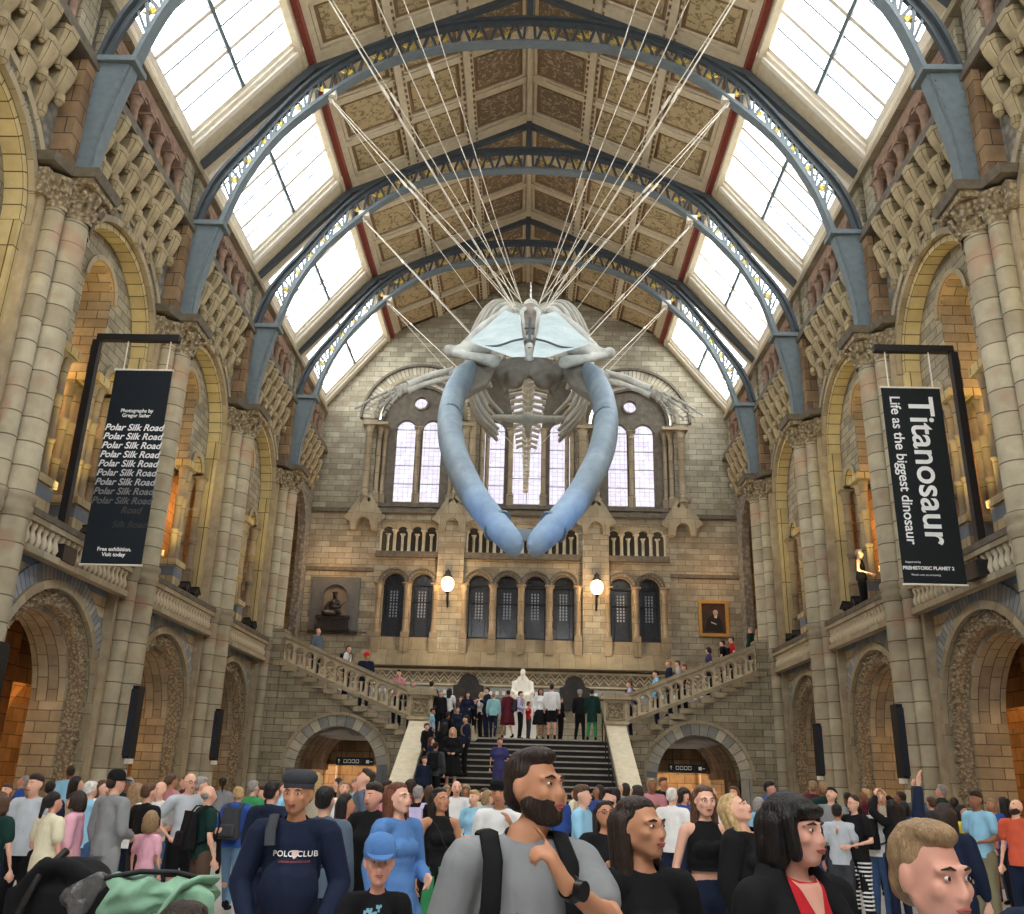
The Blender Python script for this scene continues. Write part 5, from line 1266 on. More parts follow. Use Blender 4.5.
def cm(kind, name):
    k = (kind, name)
    if k not in _mc:
        if kind == 'skin': m = simple('skin '+name, srgb(*SKIN[name]), .55, var=.05, scale=14); 
        elif kind == 'hair': m = simple(name+' hair', srgb(*HAIR[name]), .45, var=.3, scale=40, bump=.9, bscale=(110, 110, 10), bdist=.012)
        else: m = simple(name+' cloth', srgb(*CLR[name]), .85, var=.1, scale=5, spec=.15, bump=.6)
        _mc[k] = m
    return _mc[k]
M['eyewhite'] = simple('eye white', srgb(230,226,220), .3, var=.02); M['lip'] = simple('lips', srgb(168,92,84), .5, var=.05)
M['sole'] = simple('pale shoe', srgb(210,208,204), .6); M['watch'] = simple('watch black', srgb(20,20,22), .3)
V = Vector
ARMS = {   # (elbow, wrist) for the right hand side (+x) ; mirrored for the other
 'down': ((.235, .03, 1.15), (.25, -.05, .925)), 'bent': ((.24, .03, 1.14), (.1, -.22, 1.08)), 'phone': ((.23, .0, 1.13), (.07, -.26, 1.26)), 'hip': ((.34, .08, 1.17), (.2, -.02, 1.0)),
 'raised': ((.27, -.1, 1.55), (.1, -.2, 1.8)), 'cross': ((.24, -.04, 1.14), (-.08, -.19, 1.17)), 'swing': ((.25, .1, 1.15), (.27, .08, .94)), 'point': ((.3, -.15, 1.35), (.34, -.4, 1.6)), 'strap': ((.25, .02, 1.15), (.14, -.13, 1.36)), 'back': ((.25, .1, 1.15), (.08, .17, .98)), 'up': ((.26, -.04, 1.62), (.24, -.08, 1.88)), 'rail': ((.28, -.12, 1.2), (.22, -.35, 1.1))}
LEGS = {'stand': (((.1, -.005, .5), (.105, .03, .09)), ((.1, -.005, .5), (.105, .03, .09))), 'walk': (((.1, -.1, .5), (.1, -.2, .1)), ((.1, .03, .5), (.1, .24, .13))), 'relaxed': (((.12, -.02, .5), (.16, .02, .09)), ((.1, -.06, .5), (.11, -.05, .09))), 'sit': (((.14, -.42, .52), (.15, -.44, .09)), ((.14, -.42, .52), (.15, -.44, .09)))}
def headmat(yaw, pitch, tilt=0): return Matrix.Rotation(yaw, 3, 'Z') @ Matrix.Rotation(pitch, 3, 'X') @ Matrix.Rotation(tilt, 3, 'Y')
def head_balls(hc, R, near, hs=1.):
    T = lambda p: hc + R @ (V(p)*hs)
    q = Euler(R.to_euler())
    e = lambda p, r: ('e', T(p), tuple(a*hs for a in r), q)
    b = [e((0,.02,.022), (.077,.094,.094)), e((0,-.02,-.03), (.064,.072,.086)), e((0,-.058,-.086), (.03,.028,.024)), ('c', T((0,-.084,.008)), T((0,-.1,-.028)), .009*hs, .013*hs)]
    for s in (-1, 1):
        b += [('c', T((s*.048,.0,-.045)), T((s*.02,-.055,-.088)), .023*hs, .018*hs), e((s*.079,.012,-.004), (.012,.02,.033))]
        if near: b += [e((s*.04,-.06,-.022), (.024,.024,.024)), e((s*.011,-.1,-.034), (.01,.011,.009)), ('c', T((s*.014,-.084,.02)), T((s*.05,-.07,.02)), .012*hs, .01*hs)]
    if near: b += [e((0,-.09,-.056), (.022,.012,.007)), e((0,-.088,-.066), (.019,.012,.007))]
    return b
def hand_balls(w, d, n, side, curl=.5, point=False, hs=1., near=False):
    """w wrist, d direction of the hand, n palm normal ; side +1 thumb along +s"""
    d = V(d).normalized(); n = V(n); n = (n - d*n.dot(d)).normalized(); s = d.cross(n)*side
    w = V(w); r = .0085 if near else .012
    b = [('c', w, w+d*.07, .026*hs, .032*hs, .55)] if not near else []
    if near:
        b += [('c', w-d*.01+s*k*.02, w+d*.08+s*k*.028, .019, .0135) for k in (-1, -.33, .33, 1)]
    for k, (o, L_) in enumerate(((.032, .068), (.011, .078), (-.011, .073), (-.03, .056))):
        base = w + d*.085*hs + s*o*hs
        c0 = 0.08 if (point and k == 0) else curl*(1.7 if point else 1)
        p = base
        for j in range(3):
            a = c0*(j+.6); dd = d*cos(a)+n*sin(a); q = p+dd*L_*hs*(.42, .32, .26)[j]*1.1; b.append(('c', p, q, r*(1.08-.08*j), r*(1-.08*j))); p = q
    tb = w + d*.03*hs + s*.028*hs
    t1 = tb + (s*.65+d*.6+n*.35).normalized()*.045*hs; t2 = t1 + (d*.85+n*.45+s*.05).normalized()*.034*hs
    b += [('c', tb, t1, r*1.45, r*1.2), ('c', t1, t2, r*1.15, r*.95)]
    return b
_geo = {}
from mathutils.bvhtree import BVHTree
def drape(o, t, names=('t_shirt', 'sweater', 'tank_top', 'jacket'), off=.003):
    src = [c for c in t.children if c.name.split('.')[0] in names][0].data
    tr = BVHTree.FromPolygons([v.co for v in src.vertices], [p.vertices for p in src.polygons])
    m = Matrix.LocRotScale(o.location, o.rotation_euler, None); mi = m.inverted()
    ys = [(m @ v.co).y for v in o.data.vertices]; y1 = max(ys)
    for v in o.data.vertices:
        p = m @ v.co; h = tr.ray_cast(V((p.x, -1, p.z)), V((0, 1, 0)))
        if h[0]: v.co = mi @ V((p.x, h[0].y - off - max(0., min(.004, y1-p.y)), p.z))
    o.data.update(); return o
def cached(key, fn):
    if key not in _geo:
        o = fn(); _geo[key] = o.data; bpy.data.objects.remove(o)
    return _geo[key]
def put(name, me, parent, mat, loc=None, label=None):
    o = bpy.data.objects.new(name, me); COL.objects.link(o); o.parent = parent
    if len(me.materials) == 0: me.materials.append(mat)
    o.material_slots[0].link = 'OBJECT'; o.material_slots[0].material = mat
    if loc: o.location = loc
    if label: o['label'] = label
    return o
PL = []      # labels
def person(label, x, y, z, H, rz, top=('tshirt', 'white'), bottom=('trousers', 'navy'), hair=('short', 'brown'), skin='fair', arms=('down', 'down'), legs='stand', head=(0, 0, 0), fem=False, det=0, group=None, bag=None, shoes='black', extra=None, child=False, wide=1., custom=None, hat=None, beard=None, face=None):
    """det 0 far, 1 middle, 2 near ; faces -Y before rz"""
    face = det if face is None else face
    vox = (.03, .021, .0085)[det]; near = det == 2
    hs = 1.26 if child else 1.
    if child and wide == 1: wide = .88
    S = H/(1.735 if not child else 1.80)
    t = thing('person', label, 'person', (x, y, z), rz, group); t.scale = (S*wide, S*wide, S) if wide != 1 else (S, S, S)
    A = []; cu = custom or {}
    for s, a in ((1, arms[0]), (-1, arms[1])):
        e, w = (ARMS[a] if isinstance(a, str) else a)
        m = (lambda p: V((s*p[0], p[1], p[2]))) if isinstance(a, str) else (lambda p: V(p))
        A.append((m(e), m(w)))
    sh = .165 if fem else .185
    shp = [V((sh, .015, 1.41)), V((-sh, .015, 1.41))]
    Lg = [(V(LEGS[legs][0][0]), V(LEGS[legs][0][1])), (V((-LEGS[legs][1][0][0], *LEGS[legs][1][0][1:])), V((-LEGS[legs][1][1][0], *LEGS[legs][1][1][1:])))]
    hip = [V((.09, .01, .93)), V((-.09, .01, .93))]
    if legs == 'sit': pass
    R = headmat(*head); nk = V((cu.get('nx', 0), .02, 1.475)); hc = nk + R @ V((0, -.02, .142*hs))
    skey = (arms if all(isinstance(a, str) for a in arms) else label, legs, fem, det, child)
    def body_balls():
        b = [('e', (0, .01, .95), (.15, .105, .12)), ('c', (0, .01, 1.0), (0, .01, 1.18), .12, .125, .72), ('c', (0, .01, 1.2), (0, .015, 1.35), .14, .13, .68),
             ('c', (-sh+.03, .02, 1.415), (sh-.03, .02, 1.415), .05, .05), ('c', (0, .02, 1.4), (0, .02, 1.47), .1, .06, .8), ('c', (0, .02, 1.42), nk+(hc-nk)*.35, .056 if not fem else .048, .05 if not fem else .043)]
        for k, s in enumerate((1, -1)):
            e, w = A[k]
            b += [('c', shp[k], e, .05 if not fem else .042, .037 if not fem else .032), ('c', e, w, .037 if not fem else .032, .024 if not fem else .02), ('e', e.lerp(w, .25), (.042 if not fem else .034,)*3)]
            d = (w-e).normalized(); n = V((-s, -.4, 0)); hd = cu.get('hand%d' % k)
            hk = dict(curl=.35, near=near); dd = d
            if hd: dd, n, hk2 = hd; hk.update(hk2)
            b += hand_balls(w, dd, n, s if not (hd and 'sd' in hk) else hk.pop('sd'), **hk)
            kn, an = Lg[k]
            b += [('c', hip[k], kn, .078, .054), ('c', kn, an, .05, .034), ('e', kn.lerp(an, .3)+V((0, .015, 0)), (.052, .055, .1)), ('c', an+V((0, .02, -.03)), an+V((0, -.13, -.055)), .036, .026)]
        return b + head_balls(hc, R, face > 1, hs)
    bkey = ('body', skey, head, cu.get('nx', 0))
    put('body', cached(bkey, lambda: blob('body', body_balls(), cm('skin', skin), None, vox, 5 if near else 3)), t, cm('skin', skin))
    # ---- clothes
    kind, col = top; I = .017
    sl = {'tshirt': .62, 'long': 1.62, 'hoodie': 1.65, 'tank': .0, 'jacket': 1.66, 'dress': .3, 'crop': 0., 'shirt': .7, 'coat': 1.66}.get(kind, .6)
    hem = {'crop': 1.13, 'tank': .95, 'jacket': .86, 'coat': .62, 'hoodie': .88}.get(kind, .9); thick = {'hoodie': .03, 'jacket': .03, 'coat': .032, 'long': .02}.get(kind, I)
    if cu.get('hem'): hem = cu['hem']
    def top_balls():
        b = [('c', (0, .01, hem-.06), (0, .01, 1.05), .155+thick, .145+thick, .82), ('c', (0, .01, 1.0), (0, .01, 1.18), .125+thick, .13+thick, .76), ('c', (0, .01, 1.18), (0, .015, 1.35), .142+thick, .128+thick, .74)]
        if fem: b += [('e', (s*.05, -.08, 1.275), (.085, .052, .07)) for s in (-1, 1)] + [('e', (0, -.085, 1.27), (.08, .045, .06))]
        if cu.get('belly'): b += [('e', (0, -.07, 1.1), (.17, .15, .2))]
        if kind not in ('tank', 'crop'): b += [('c', (-sh+.03, .02, 1.415), (sh-.03, .02, 1.415), .052+thick, .052+thick), ('c', (0, .02, 1.4), (0, .015, 1.455), .115, .078, .85)]
        else: b += [('c', (s*.1, .0, 1.3), (s*.1, .015, 1.45), .035, .022) for s in (-1, 1)] + [('c', (s*.1, .04, 1.3), (s*.1, .03, 1.45), .035, .022) for s in (-1, 1)]
        if kind in ('hoodie', 'jacket', 'coat'): b += [('e', (0, .075, 1.45), (.1, .06, .06))]
        for k in (0, 1):
            e, w = A[k]; f = min(sl, 1.)
            if sl > 0:
                r0 = .053+thick; r1 = (.045 if kind != 'tshirt' else .052)+thick
                b += [('c', shp[k], shp[k].lerp(e, f), r0, r0+(r1-r0)*f)]
            if sl > 1: b += [('c', e, e.lerp(w, (sl-1)*1.35), .043+thick, .028+thick)]
        return b
    cuts = [((0, 0, hem), (0, 0, -1))]
    if max(A[0][0].z, A[1][0].z) < 1.38 and (sl < 1 or max(A[0][1].z, A[1][1].z) < 1.4): cuts.append(((0, -.02, 1.478 if kind not in ('hoodie',) else 1.5), (0, -.45, 1)))
    def mk_top():
        bl = top_balls()
        return blob('top', bl, cm('c', col), None, vox*1.0, 3 if not near else 6, cut=cuts)
    tn = {'tshirt': 't_shirt', 'long': 'sweater', 'hoodie': 'hoodie', 'tank': 'tank_top', 'jacket': 'jacket', 'dress': 'dress_bodice', 'crop': 'crop_top', 'shirt': 'shirt', 'coat': 'coat'}[kind]
    tops = put(tn, cached(('top', skey, kind, hem, bool(cu.get('belly'))), mk_top), t, cm('c', col))
    bk, bc = bottom
    if bk in ('trousers', 'shorts', 'leggings'):
        th = .012 if bk == 'leggings' else .02
        def mk():
            b = [('e', (0, .012, .95), (.155+th*.4, .108+th*.4, .12)), ('c', (0, .01, .95), (0, .01, 1.04), .14, .13, .76)]
            for k in (0, 1):
                kn, an = Lg[k]; b += [('c', hip[k], kn, .082+th, .056+th)]
                if bk != 'shorts': b += [('c', kn, an, .054+th, .042+th*.8)]
            return blob('trousers', b, cm('c', bc), None, vox*1.1 if not near else .012, 3, cut=[((0, 0, .54), (0, 0, -1))] if bk == 'shorts' and legs != 'sit' else [((0, 0, .09), (0, 0, -1))])
        put(bk, cached(('bot', legs, bk, det), mk), t, cm('c', bc))
    elif bk in ('skirt', 'long skirt'):
        zb = .5 if bk == 'skirt' else .12
        def mk():
            p = MB(); rows = []
            for i in range(9):
                f = i/8; z = 1.06-(1.06-zb)*f; r = .13+.09*min(1, f*3)**.7+.06*f*(2 if zb < .3 else 1); n_ = 36
                rows.append([((r+.012*f*cos(9*2*pi*j/n_)*1.6)*cos(2*pi*j/n_), .01+(r*.78+.012*f*cos(9*2*pi*j/n_)*1.6)*sin(2*pi*j/n_), z) for j in range(n_)])
            rows.append([(a*.9, b*.9, c+.01) for a, b, c in rows[-1]])
            p.grid(rows, closed=True); return p.build('skirt', cm('c', bc))
        put('skirt', cached(('skirt', bk), mk), t, cm('c', bc))
    # shoes
    def mk_sh(k):
        kn, an = Lg[k]
        return blob('shoe', [('c', an+V((0, .025, -.035)), an+V((0, -.13, -.055)), .044, .034), ('c', an+V((0, .02, -.03)), an+V((0, .02, .03)), .044, .04)], cm('c', 'black'), None, .02 if not near else .012, 2, cut=[(tuple(an+V((0, 0, -.088))), (0, 0, -1))])
    for k in (0, 1): put('shoe', cached(('shoe', legs, k), lambda: mk_sh(k)), t, cm('c', shoes))
    # ---- hair (in head space)
    T = lambda p: hc + R @ (V(p)*hs); q = Euler(R.to_euler())
    e = lambda p, r: ('e', T(p), tuple(a*hs for a in r), q)
    hk, hcol = hair
    if hk != 'bald':
        def mk():
            hv = max(vox*.8, .008) if not near else .0075
            b = [e((0, .03, .038), (.083, .091, .088))]
            if hat: b = [e((0, .045, .01), (.082, .07, .075))]
            if hk in ('short', 'bun', 'ponytail', 'quiff'): b += [e((0, .06, -.01), (.074, .06, .06))]
            if hk == 'quiff': b += [e((0, -.03, .088), (.058, .05, .03)), e((0, .0, .09), (.068, .078, .035))]
            if hk == 'short' and not hat: b += [e((0, -.005, .082), (.068, .078, .038))]
            if hk == 'thin': b = [e((0, .05, .0), (.082, .062, .06))]
            if hk in ('long', 'verylong', 'curly', 'bob'):
                b += [e((0, (.022 if hk != 'bob' else 0), .078), (.076, .08, .044))]
                zl = {'bob': -.09, 'long': -.24, 'verylong': -.36, 'curly': -.2}[hk]
                for s in (-1, 1):
                    b += [('c', T((s*.072, .03, .03)), T((s*.08, .03, min(-.09, zl*.5))), .034*hs, .034*hs), ('c', T((s*.04, .075, .03)), T((s*.05, .08, zl)), .05*hs, .04*hs)]
                    if zl < -.2: b += [('c', T((s*.08, .03, -.1)), T((s*.09, .02, zl*.85)), .032*hs, .026*hs)]
                    if hk == 'bob': b += [('c', T((s*.08, -.03, .04)), T((s*.08, -.045, -.07)), .025, .024), e((s*.04, .05, -.04), (.065, .07, .08))]
                    if hk == 'curly': b += [e((s*.1, .03, -.08+.05*k), (.045,)*3) for k in range(3)]
                b += [('c', T((0, .08, .0)), T((0, .09, zl)), .055*hs, .045*hs)]
                if hk == 'bob': b += [('c', T((-.045, -.072, .062)), T((.045, -.072, .062)), .022, .022), e((0, .022, .05), (.09, .096, .085))]
            if hk == 'bun': b += [e((0, .1, .09), (.04, .04, .04))]
            if hk == 'ponytail': b += [('c', T((0, .12, .04)), T((0, .15, -.16)), .035, .022)]
            return blob('hair', b, cm('hair', hcol), None, hv, 3)
        put('hair', cached(('hair', hk, det, head, child, bool(hat), cu.get('nx', 0)), mk), t, cm('hair', hcol))
    if beard:
        put('beard', cached(('beard', det, head), lambda: blob('beard', [e((0, -.022, -.05), (.068, .074, .068)), e((0, -.06, -.09), (.036, .034, .028)), ('c', T((-.052, 0, -.045)), T((-.024, -.056, -.09)), .026, .022), ('c', T((.052, 0, -.045)), T((.024, -.056, -.09)), .026, .022)], cm('hair', beard), None, max(vox*.8, .0075), 2, cut=[(tuple(T((0, -.085, -.045))), tuple(R @ V((0, -.6, 1))))])), t, cm('hair', beard))
    if hat:
        kd, hc_ = hat
        def mk():
            p = MB(); 
            W = lambda x, y, z: tuple(T((x, y, z)))
            p.F = W
            if kd == 'beret': p.lathe((0, .01), [(.082, .05), (.1, .075), (.102, .1), (.085, .125), (.05, .138), (0, .14)], 20); p.lathe((0, .01), [(.084, .03), (.088, .055), (.084, .06)], 20)
            elif kd == 'cap':
                p.lathe((0, .012), [(.09, .02), (.096, .045), (.092, .09), (.065, .13), (.02, .142), (0, .143)], 20)
                p.grid([[(.075*cos(a_), -.055-.1*sin(a_)*1.0-.0, .035-.02*sin(a_)+dz) for a_ in [pi*j/10 for j in range(11)]] for dz in (0, .008)]); p.face([(.075*cos(pi*j/10), -.055-.1*sin(pi*j/10), .035-.02*sin(pi*j/10)) for j in range(11)]); p.face([(.075*cos(pi*j/10), -.055-.1*sin(pi*j/10), .043-.02*sin(pi*j/10)) for j in range(11)])
            else: p.lathe((0, .012), [(.15, .0), (.145, .008), (.1, .03), (.096, .05), (.092, .1), (.06, .135), (0, .14)], 20)
            return p.build('hat', cm('c', hc_))
        put('hat', cached(('hat', kd, head, child), mk), t, cm('c', hc_))
    # ---- face features
    if face >= 1 and not cu.get('noface'):
        def mke():
            p = MB(); 
            for s in (-1, 1):
                c_ = T((s*.031, -.0815 if face > 1 else -.088, .004)); r = .0115*hs
                rows = [[tuple(c_ + R @ V((r*1.1*sin(pi*i/6)*cos(2*pi*j/8), r*.45*sin(pi*i/6)*sin(2*pi*j/8), r*.45*cos(pi*i/6)))) for j in range(8)] for i in range(7)]
                p.grid(rows, closed=True)
            return p.build('eyes', M['eyewhite'])
        def mki():
            p = MB()
            for s in (-1, 1):
                c_ = T((s*.031, -.0865 if face > 1 else -.0925, .004)); r = .0052*hs
                p.grid([[tuple(c_ + R @ V((r*sin(pi*i/5)*cos(2*pi*j/8), r*.5*sin(pi*i/5)*sin(2*pi*j/8), r*cos(pi*i/5)))) for j in range(8)] for i in range(6)], closed=True)
            for s in (-1, 1): p.tube([T((s*.014, -.0925, .021)), T((s*.03, -.0925, .026)), T((s*.047, -.078, .021))], [.003, .0045, .002], 6)
            return p.build('brows', cm('hair', 'dark brown'))
        if face > 1: put('eyes', cached(('eyes', head, child, face), mke), t, M['eyewhite'])
        put('eyebrows', cached(('brow', head, child, face), mki), t, cm('hair', 'dark brown'))
        def mkl():
            p = MB(); p.tube([T((-.024, -.088, -.058)), T((-.008, -.1, -.0555)), T((0, -.1005, -.057)), T((.008, -.1, -.0555)), T((.024, -.088, -.058))], [.002, .005, .0045, .005, .002], 6); p.tube([T((-.02, -.089, -.062)), T((0, -.0995, -.065)), T((.02, -.089, -.062))], [.002, .006, .002], 6); return p.build('lips', M['lip'])
        put('lips', cached(('lip', head, child), mkl), t, M['lip'])
    if cu.get('glasses'):
        p = MB()
        for s in (-1, 1):
            pts = [T((s*.033+.022*cos(a_), -.1, .004+.017*sin(a_))) for a_ in [2*pi*j/10 for j in range(11)]]; p.tube(pts, .0022, 5); p.tube([T((s*.055, -.1, .008)), T((s*.082, 0, .01))], .002, 5)
        p.tube([T((-.011, -.1, .006)), T((.011, -.1, .006))], .002, 5); p.build('glasses', M['black'], t)
    if extra: extra(t, A, T, R)
    if bag: backpack(t, bag[0], bag[1])
    return t
def backpack(t, col, lab):
    b = bpy.data.objects.new('backpack', None); COL.objects.link(b); b.location = t.location; b.rotation_euler = t.rotation_euler; b.scale = t.scale
    tag(b, lab, 'backpack')
    put('bag_body', cached(('bp',), lambda: blob('bag', [('m', [(-.15,.15,1.0),(.15,.15,1.0),(.15,.3,1.0),(-.15,.3,1.0),(-.13,.14,1.42),(.13,.14,1.42),(.13,.24,1.44),(-.13,.24,1.44)], [(3,2,1,0),(4,5,6,7),(0,1,5,4),(1,2,6,5),(2,3,7,6),(3,0,4,7)])], cm('c', 'black'), None, .02, 5)), b, cm('c', col))
    put('front_pocket', cached(('bpp',), lambda: blob('pocket', [('m', [(-.11,.28,1.03),(.11,.28,1.03),(.11,.35,1.04),(-.11,.35,1.04),(-.11,.28,1.22),(.11,.28,1.22),(.11,.33,1.2),(-.11,.33,1.2)], [(3,2,1,0),(4,5,6,7),(0,1,5,4),(1,2,6,5),(2,3,7,6),(3,0,4,7)])], cm('c', 'black'), None, .018, 4)), b, cm('c', col))
    def strap(s):
        p = MB(); p.tube([(s*.1, .16, 1.42), (s*.11, .1, 1.49), (s*.115, .0, 1.49), (s*.12, -.1, 1.42), (s*.13, -.125, 1.3), (s*.15, -.09, 1.17), (s*.16, .05, 1.1), (s*.13, .15, 1.08)], [(.03, .008)]*8, 8, up=(0, 1, 0)); return p.build('strap', cm('c', 'black'))
    for s in (-1, 1): put('shoulder_strap', cached(('bps', s), lambda: strap(s)), b, cm('c', col))
    return b
# camera helper for laying the crowd out on the floor plan
_F = 919.68; _RT = V((0.99964058, 0.0111336, 0.02438749)); _UP = V((-0.01931005, -0.33199659, 0.94308292)); _FW = V((-0.01859647, 0.94321488, 0.33166228)); _E = V((.204, 0, 1.65))
def at(px, py, Y): v = _FW*_F + _RT*(px-512) - _UP*(py-457); k = Y/v.y; return _E + v*k
def P(label, px, ytop, Y, base=0., **kw):
    q = at(px, ytop, Y); H = q.z - base
    if kw.get('hair', ('x',))[0] != 'bald' or kw.get('hat'): H -= .02
    if kw['arms'][0] == 'x': pass
    return person(label, q.x, Y, base, H, kw.pop('rz', 0), **kw)
D_, F_, A_ = ('down', 'down'), True, radians
# ---------------- left of the hall floor
P('man in light grey sweater and dark trousers standing at far left, facing us', 37, 771, 9.9, top=('long', 'light grey'), bottom=('trousers', 'black'), hair=('short', 'dark brown'), skin='fair', arms=('down', 'down'), rz=-.15, det=1, legs='relaxed')
P('woman in loose cream blouse and jeans with dark tied hair, back turned', 57, 789, 9.3, top=('tshirt', 'cream'), bottom=('trousers', 'denim blue'), hair=('ponytail', 'black'), arms=('bent', 'down'), rz=A_(150), fem=F_, det=1, skin='pink')
P('woman in pink cardigan with dark shoulder length hair in profile', 78, 789, 9.9, top=('hoodie', 'pink'), bottom=('trousers', 'white'), hair=('bob', 'dark brown'), arms=('bent', 'bent'), rz=A_(-80), fem=F_, det=1)
P('white haired man in light blue t-shirt behind the pink cardigan', 93, 779, 11.6, top=('tshirt', 'light blue'), bottom=('trousers', 'denim blue'), hair=('short', 'white'), arms=('bent', 'down'), rz=A_(160), det=1)
P('dark haired man mostly hidden behind the grey sweater man', 52, 779, 12.6, top=('tshirt', 'navy'), hair=('short', 'black'), arms=D_, rz=A_(190), det=0)
P('woman with loose dark hair at left behind the white haired man', 79, 774, 13.5, top=('long', 'beige'), hair=('curly', 'black'), arms=D_, rz=A_(120), fem=F_, det=0)
P('woman with long brown hair in white top looking right, by the leaf band', 105, 778, 12.6, top=('tshirt', 'white'), hair=('long', 'brown'), arms=D_, rz=A_(60), fem=F_, det=1)
P('man in long grey shirt and black cap seen from behind', 119, 769, 9.9, top=('long', 'grey'), bottom=('trousers', 'grey'), hair=('short', 'dark brown'), hat=('cap', 'black'), arms=('down', 'bent'), rz=A_(150), det=1, head=(-.3, 0, 0))
P('woman with curly brown hair at the extreme left edge', 3, 789, 9.2, top=('tshirt', 'dark green'), hair=('curly', 'brown'), arms=D_, rz=A_(170), fem=F_, det=1)
P('pale faced person glimpsed at the left edge behind curly hair', 8, 781, 13., top=('tshirt', 'dark grey'), hair=('short', 'brown'), arms=D_, rz=0, det=1)
P('woman with blond hair in white blouse left of the black t-shirt man', 139, 781, 11.8, top=('shirt', 'white'), bottom=('trousers', 'navy'), hair=('long', 'sandy'), arms=D_, rz=A_(150), fem=F_, det=1)
P('man in black t-shirt with short brown hair, back turned', 151, 781, 10.8, top=('tshirt', 'black'), bottom=('trousers', 'dark grey'), hair=('short', 'brown'), arms=('bent', 'down'), rz=A_(150), det=1)
P('bald man in white shirt facing the black t-shirt man', 161, 781, 11.8, top=('shirt', 'white'), bottom=('trousers', 'light denim'), hair=('bald', 'grey'), arms=('bent', 'down'), rz=A_(-20), det=1)
P('small girl in white and pink t-shirt with dusty pink trousers, back turned', 153, 809, 10.4, top=('tshirt', 'pink'), bottom=('trousers', 'dusty pink'), hair=('bob', 'sandy'), arms=D_, rz=A_(175), fem=F_, det=1, child=True)
P('bald man with glasses in pale blue t-shirt, hand on hip', 192, 771, 11.6, top=('tshirt', 'light grey'), bottom=('shorts', 'black'), hair=('thin', 'grey'), arms=('hip', 'hip'), rz=A_(40), det=1, custom={'glasses': 1})
P('grey haired man in grey shirt with blue bag strap beside the bald man', 203, 775, 12.2, top=('tshirt', 'grey'), bottom=('trousers', 'beige'), hair=('short', 'grey'), arms=('down', 'bent'), rz=A_(120), det=1)
P('bald man in dark green polo carrying a black backpack', 211, 783, 10.6, top=('tshirt', 'dark green'), bottom=('trousers', 'brown'), hair=('thin', 'grey'), arms=D_, rz=A_(130), det=1, bag=('black', 'black backpack on the man in the dark green polo'))
P('blond woman in blue hooded jacket and jeans walking away', 240, 785, 12.8, top=('hoodie', 'blue'), bottom=('leggings', 'light denim'), hair=('bun', 'blond'), arms=('strap', 'strap'), rz=A_(175), fem=F_, det=1, legs='walk', bag=('dark grey', 'dark grey backpack on the woman in the blue jacket'))
P('man in bright green t-shirt with grey hair at left', 255, 779, 14.2, top=('tshirt', 'bright green'), hair=('short', 'grey'), arms=D_, rz=A_(150), det=1)
P('person in black jacket beside the bright green t-shirt', 264, 784, 15, top=('jacket', 'black'), hair=('short', 'dark brown'), arms=D_, rz=A_(-60), det=0)
P('person in dark navy jacket left of the man with the black beret', 274, 779, 9.5, top=('jacket', 'navy'), hair=('short', 'black'), arms=D_, rz=A_(160), det=1)
# ---------------- centre left
def polo(t, A, T, R):
    drape((lambda p: (p.plate([(.005, 1.29), (.02, 1.276), (.035, 1.29), (.038, 1.32), (.002, 1.32)], [], -.22, -.214), p.build('chest_crest', simple('crest cloth', srgb(214,190,186)), t))[1])((lambda p: (setattr(p, 'F', lambda u, v, w_: (u, w_, v)), p)[1])(MB())), t, off=.018)
    w = wht
    drape(text_ob('chest_print', 'POLO CLUB', .042, w, t, (.02, -.226, 1.3), (pi/2, 0, 0), bold=.0005, space=1.08), t, off=.012)
    drape(text_ob('chest_print', 'LONDON SPORTING CLUB', .0135, simple('dull red print', srgb(150,80,76)), t, (.02, -.232, 1.262), (pi/2, 0, 0)), t, off=.01)
    p = MB(); p.F = lambda u, v, w_: (u, w_, v); p.plate([(-.03, 1.225), (0, 1.205), (.03, 1.225), (.034, 1.27), (-.034, 1.27)], [], -.2, -.19) if False else None
    q = MB(); q.tube([(-.115, -.15, 1.345), (-.12, -.13, 1.42), (-.12, 0, 1.5), (-.11, .1, 1.48)], [(.03, .008)]*4, 8, up=(0, 1, 0)) ; q.build('backpack_strap', cm('c', 'dark grey'), t)
P('stout man in black beret and navy sweater lettered POLO CLUB', 301, 769, 5.5, top=('long', 'navy'), bottom=('trousers', 'navy'), hair=('short', 'black'), skin='tan', hat=('beret', 'dark grey'), wide=1.04,
  arms=(((.27, -.0, 1.14), (.2, -.2, .95)), ((-.27, .0, 1.14), (-.18, -.2, .94))), custom={'belly': 1, 'hand0': ((-.1, -.5, -.7), (-1, 0, 0), dict(curl=.7)), 'hand1': ((.3, -.4, -.7), (1, 0, 0), dict(curl=.9))}, rz=A_(8), det=2, head=(-.25, 0, 0), extra=polo)
def tee(t, A, T, R):
    p = MB(); rr = random.Random(3)
    for k in range(60):
        x = rr.uniform(-.085, .085); z = rr.uniform(1.2, 1.42); s_ = rr.uniform(.004, .012); 
        if x*x/.0075+(z-1.32)**2/.012 < 1 and not (abs(x) < .03 and abs(z-1.3) < .04): p.box((x-s_, -.172, z-s_), (x+s_, -.168, z+s_*1.2))
    drape(p.build('chest_print', simple('pale blue print', srgb(120,170,186)), t), t)
P('child in blue cap and black t-shirt with a pale blue print', 381, 833, 4.9, top=('tshirt', 'black'), bottom=('trousers', 'black'), hair=('short', 'dark brown'), skin='pink', hat=('cap', 'mid blue'),
  arms=('down', ((-.26, -.06, 1.16), (-.48, -.14, 1.12))), custom={'hand1': ((-1, -.2, .0), (0, 0, -1), dict(curl=.5))}, rz=A_(5), det=2, child=True, extra=tee, head=(.1, .0, 0))
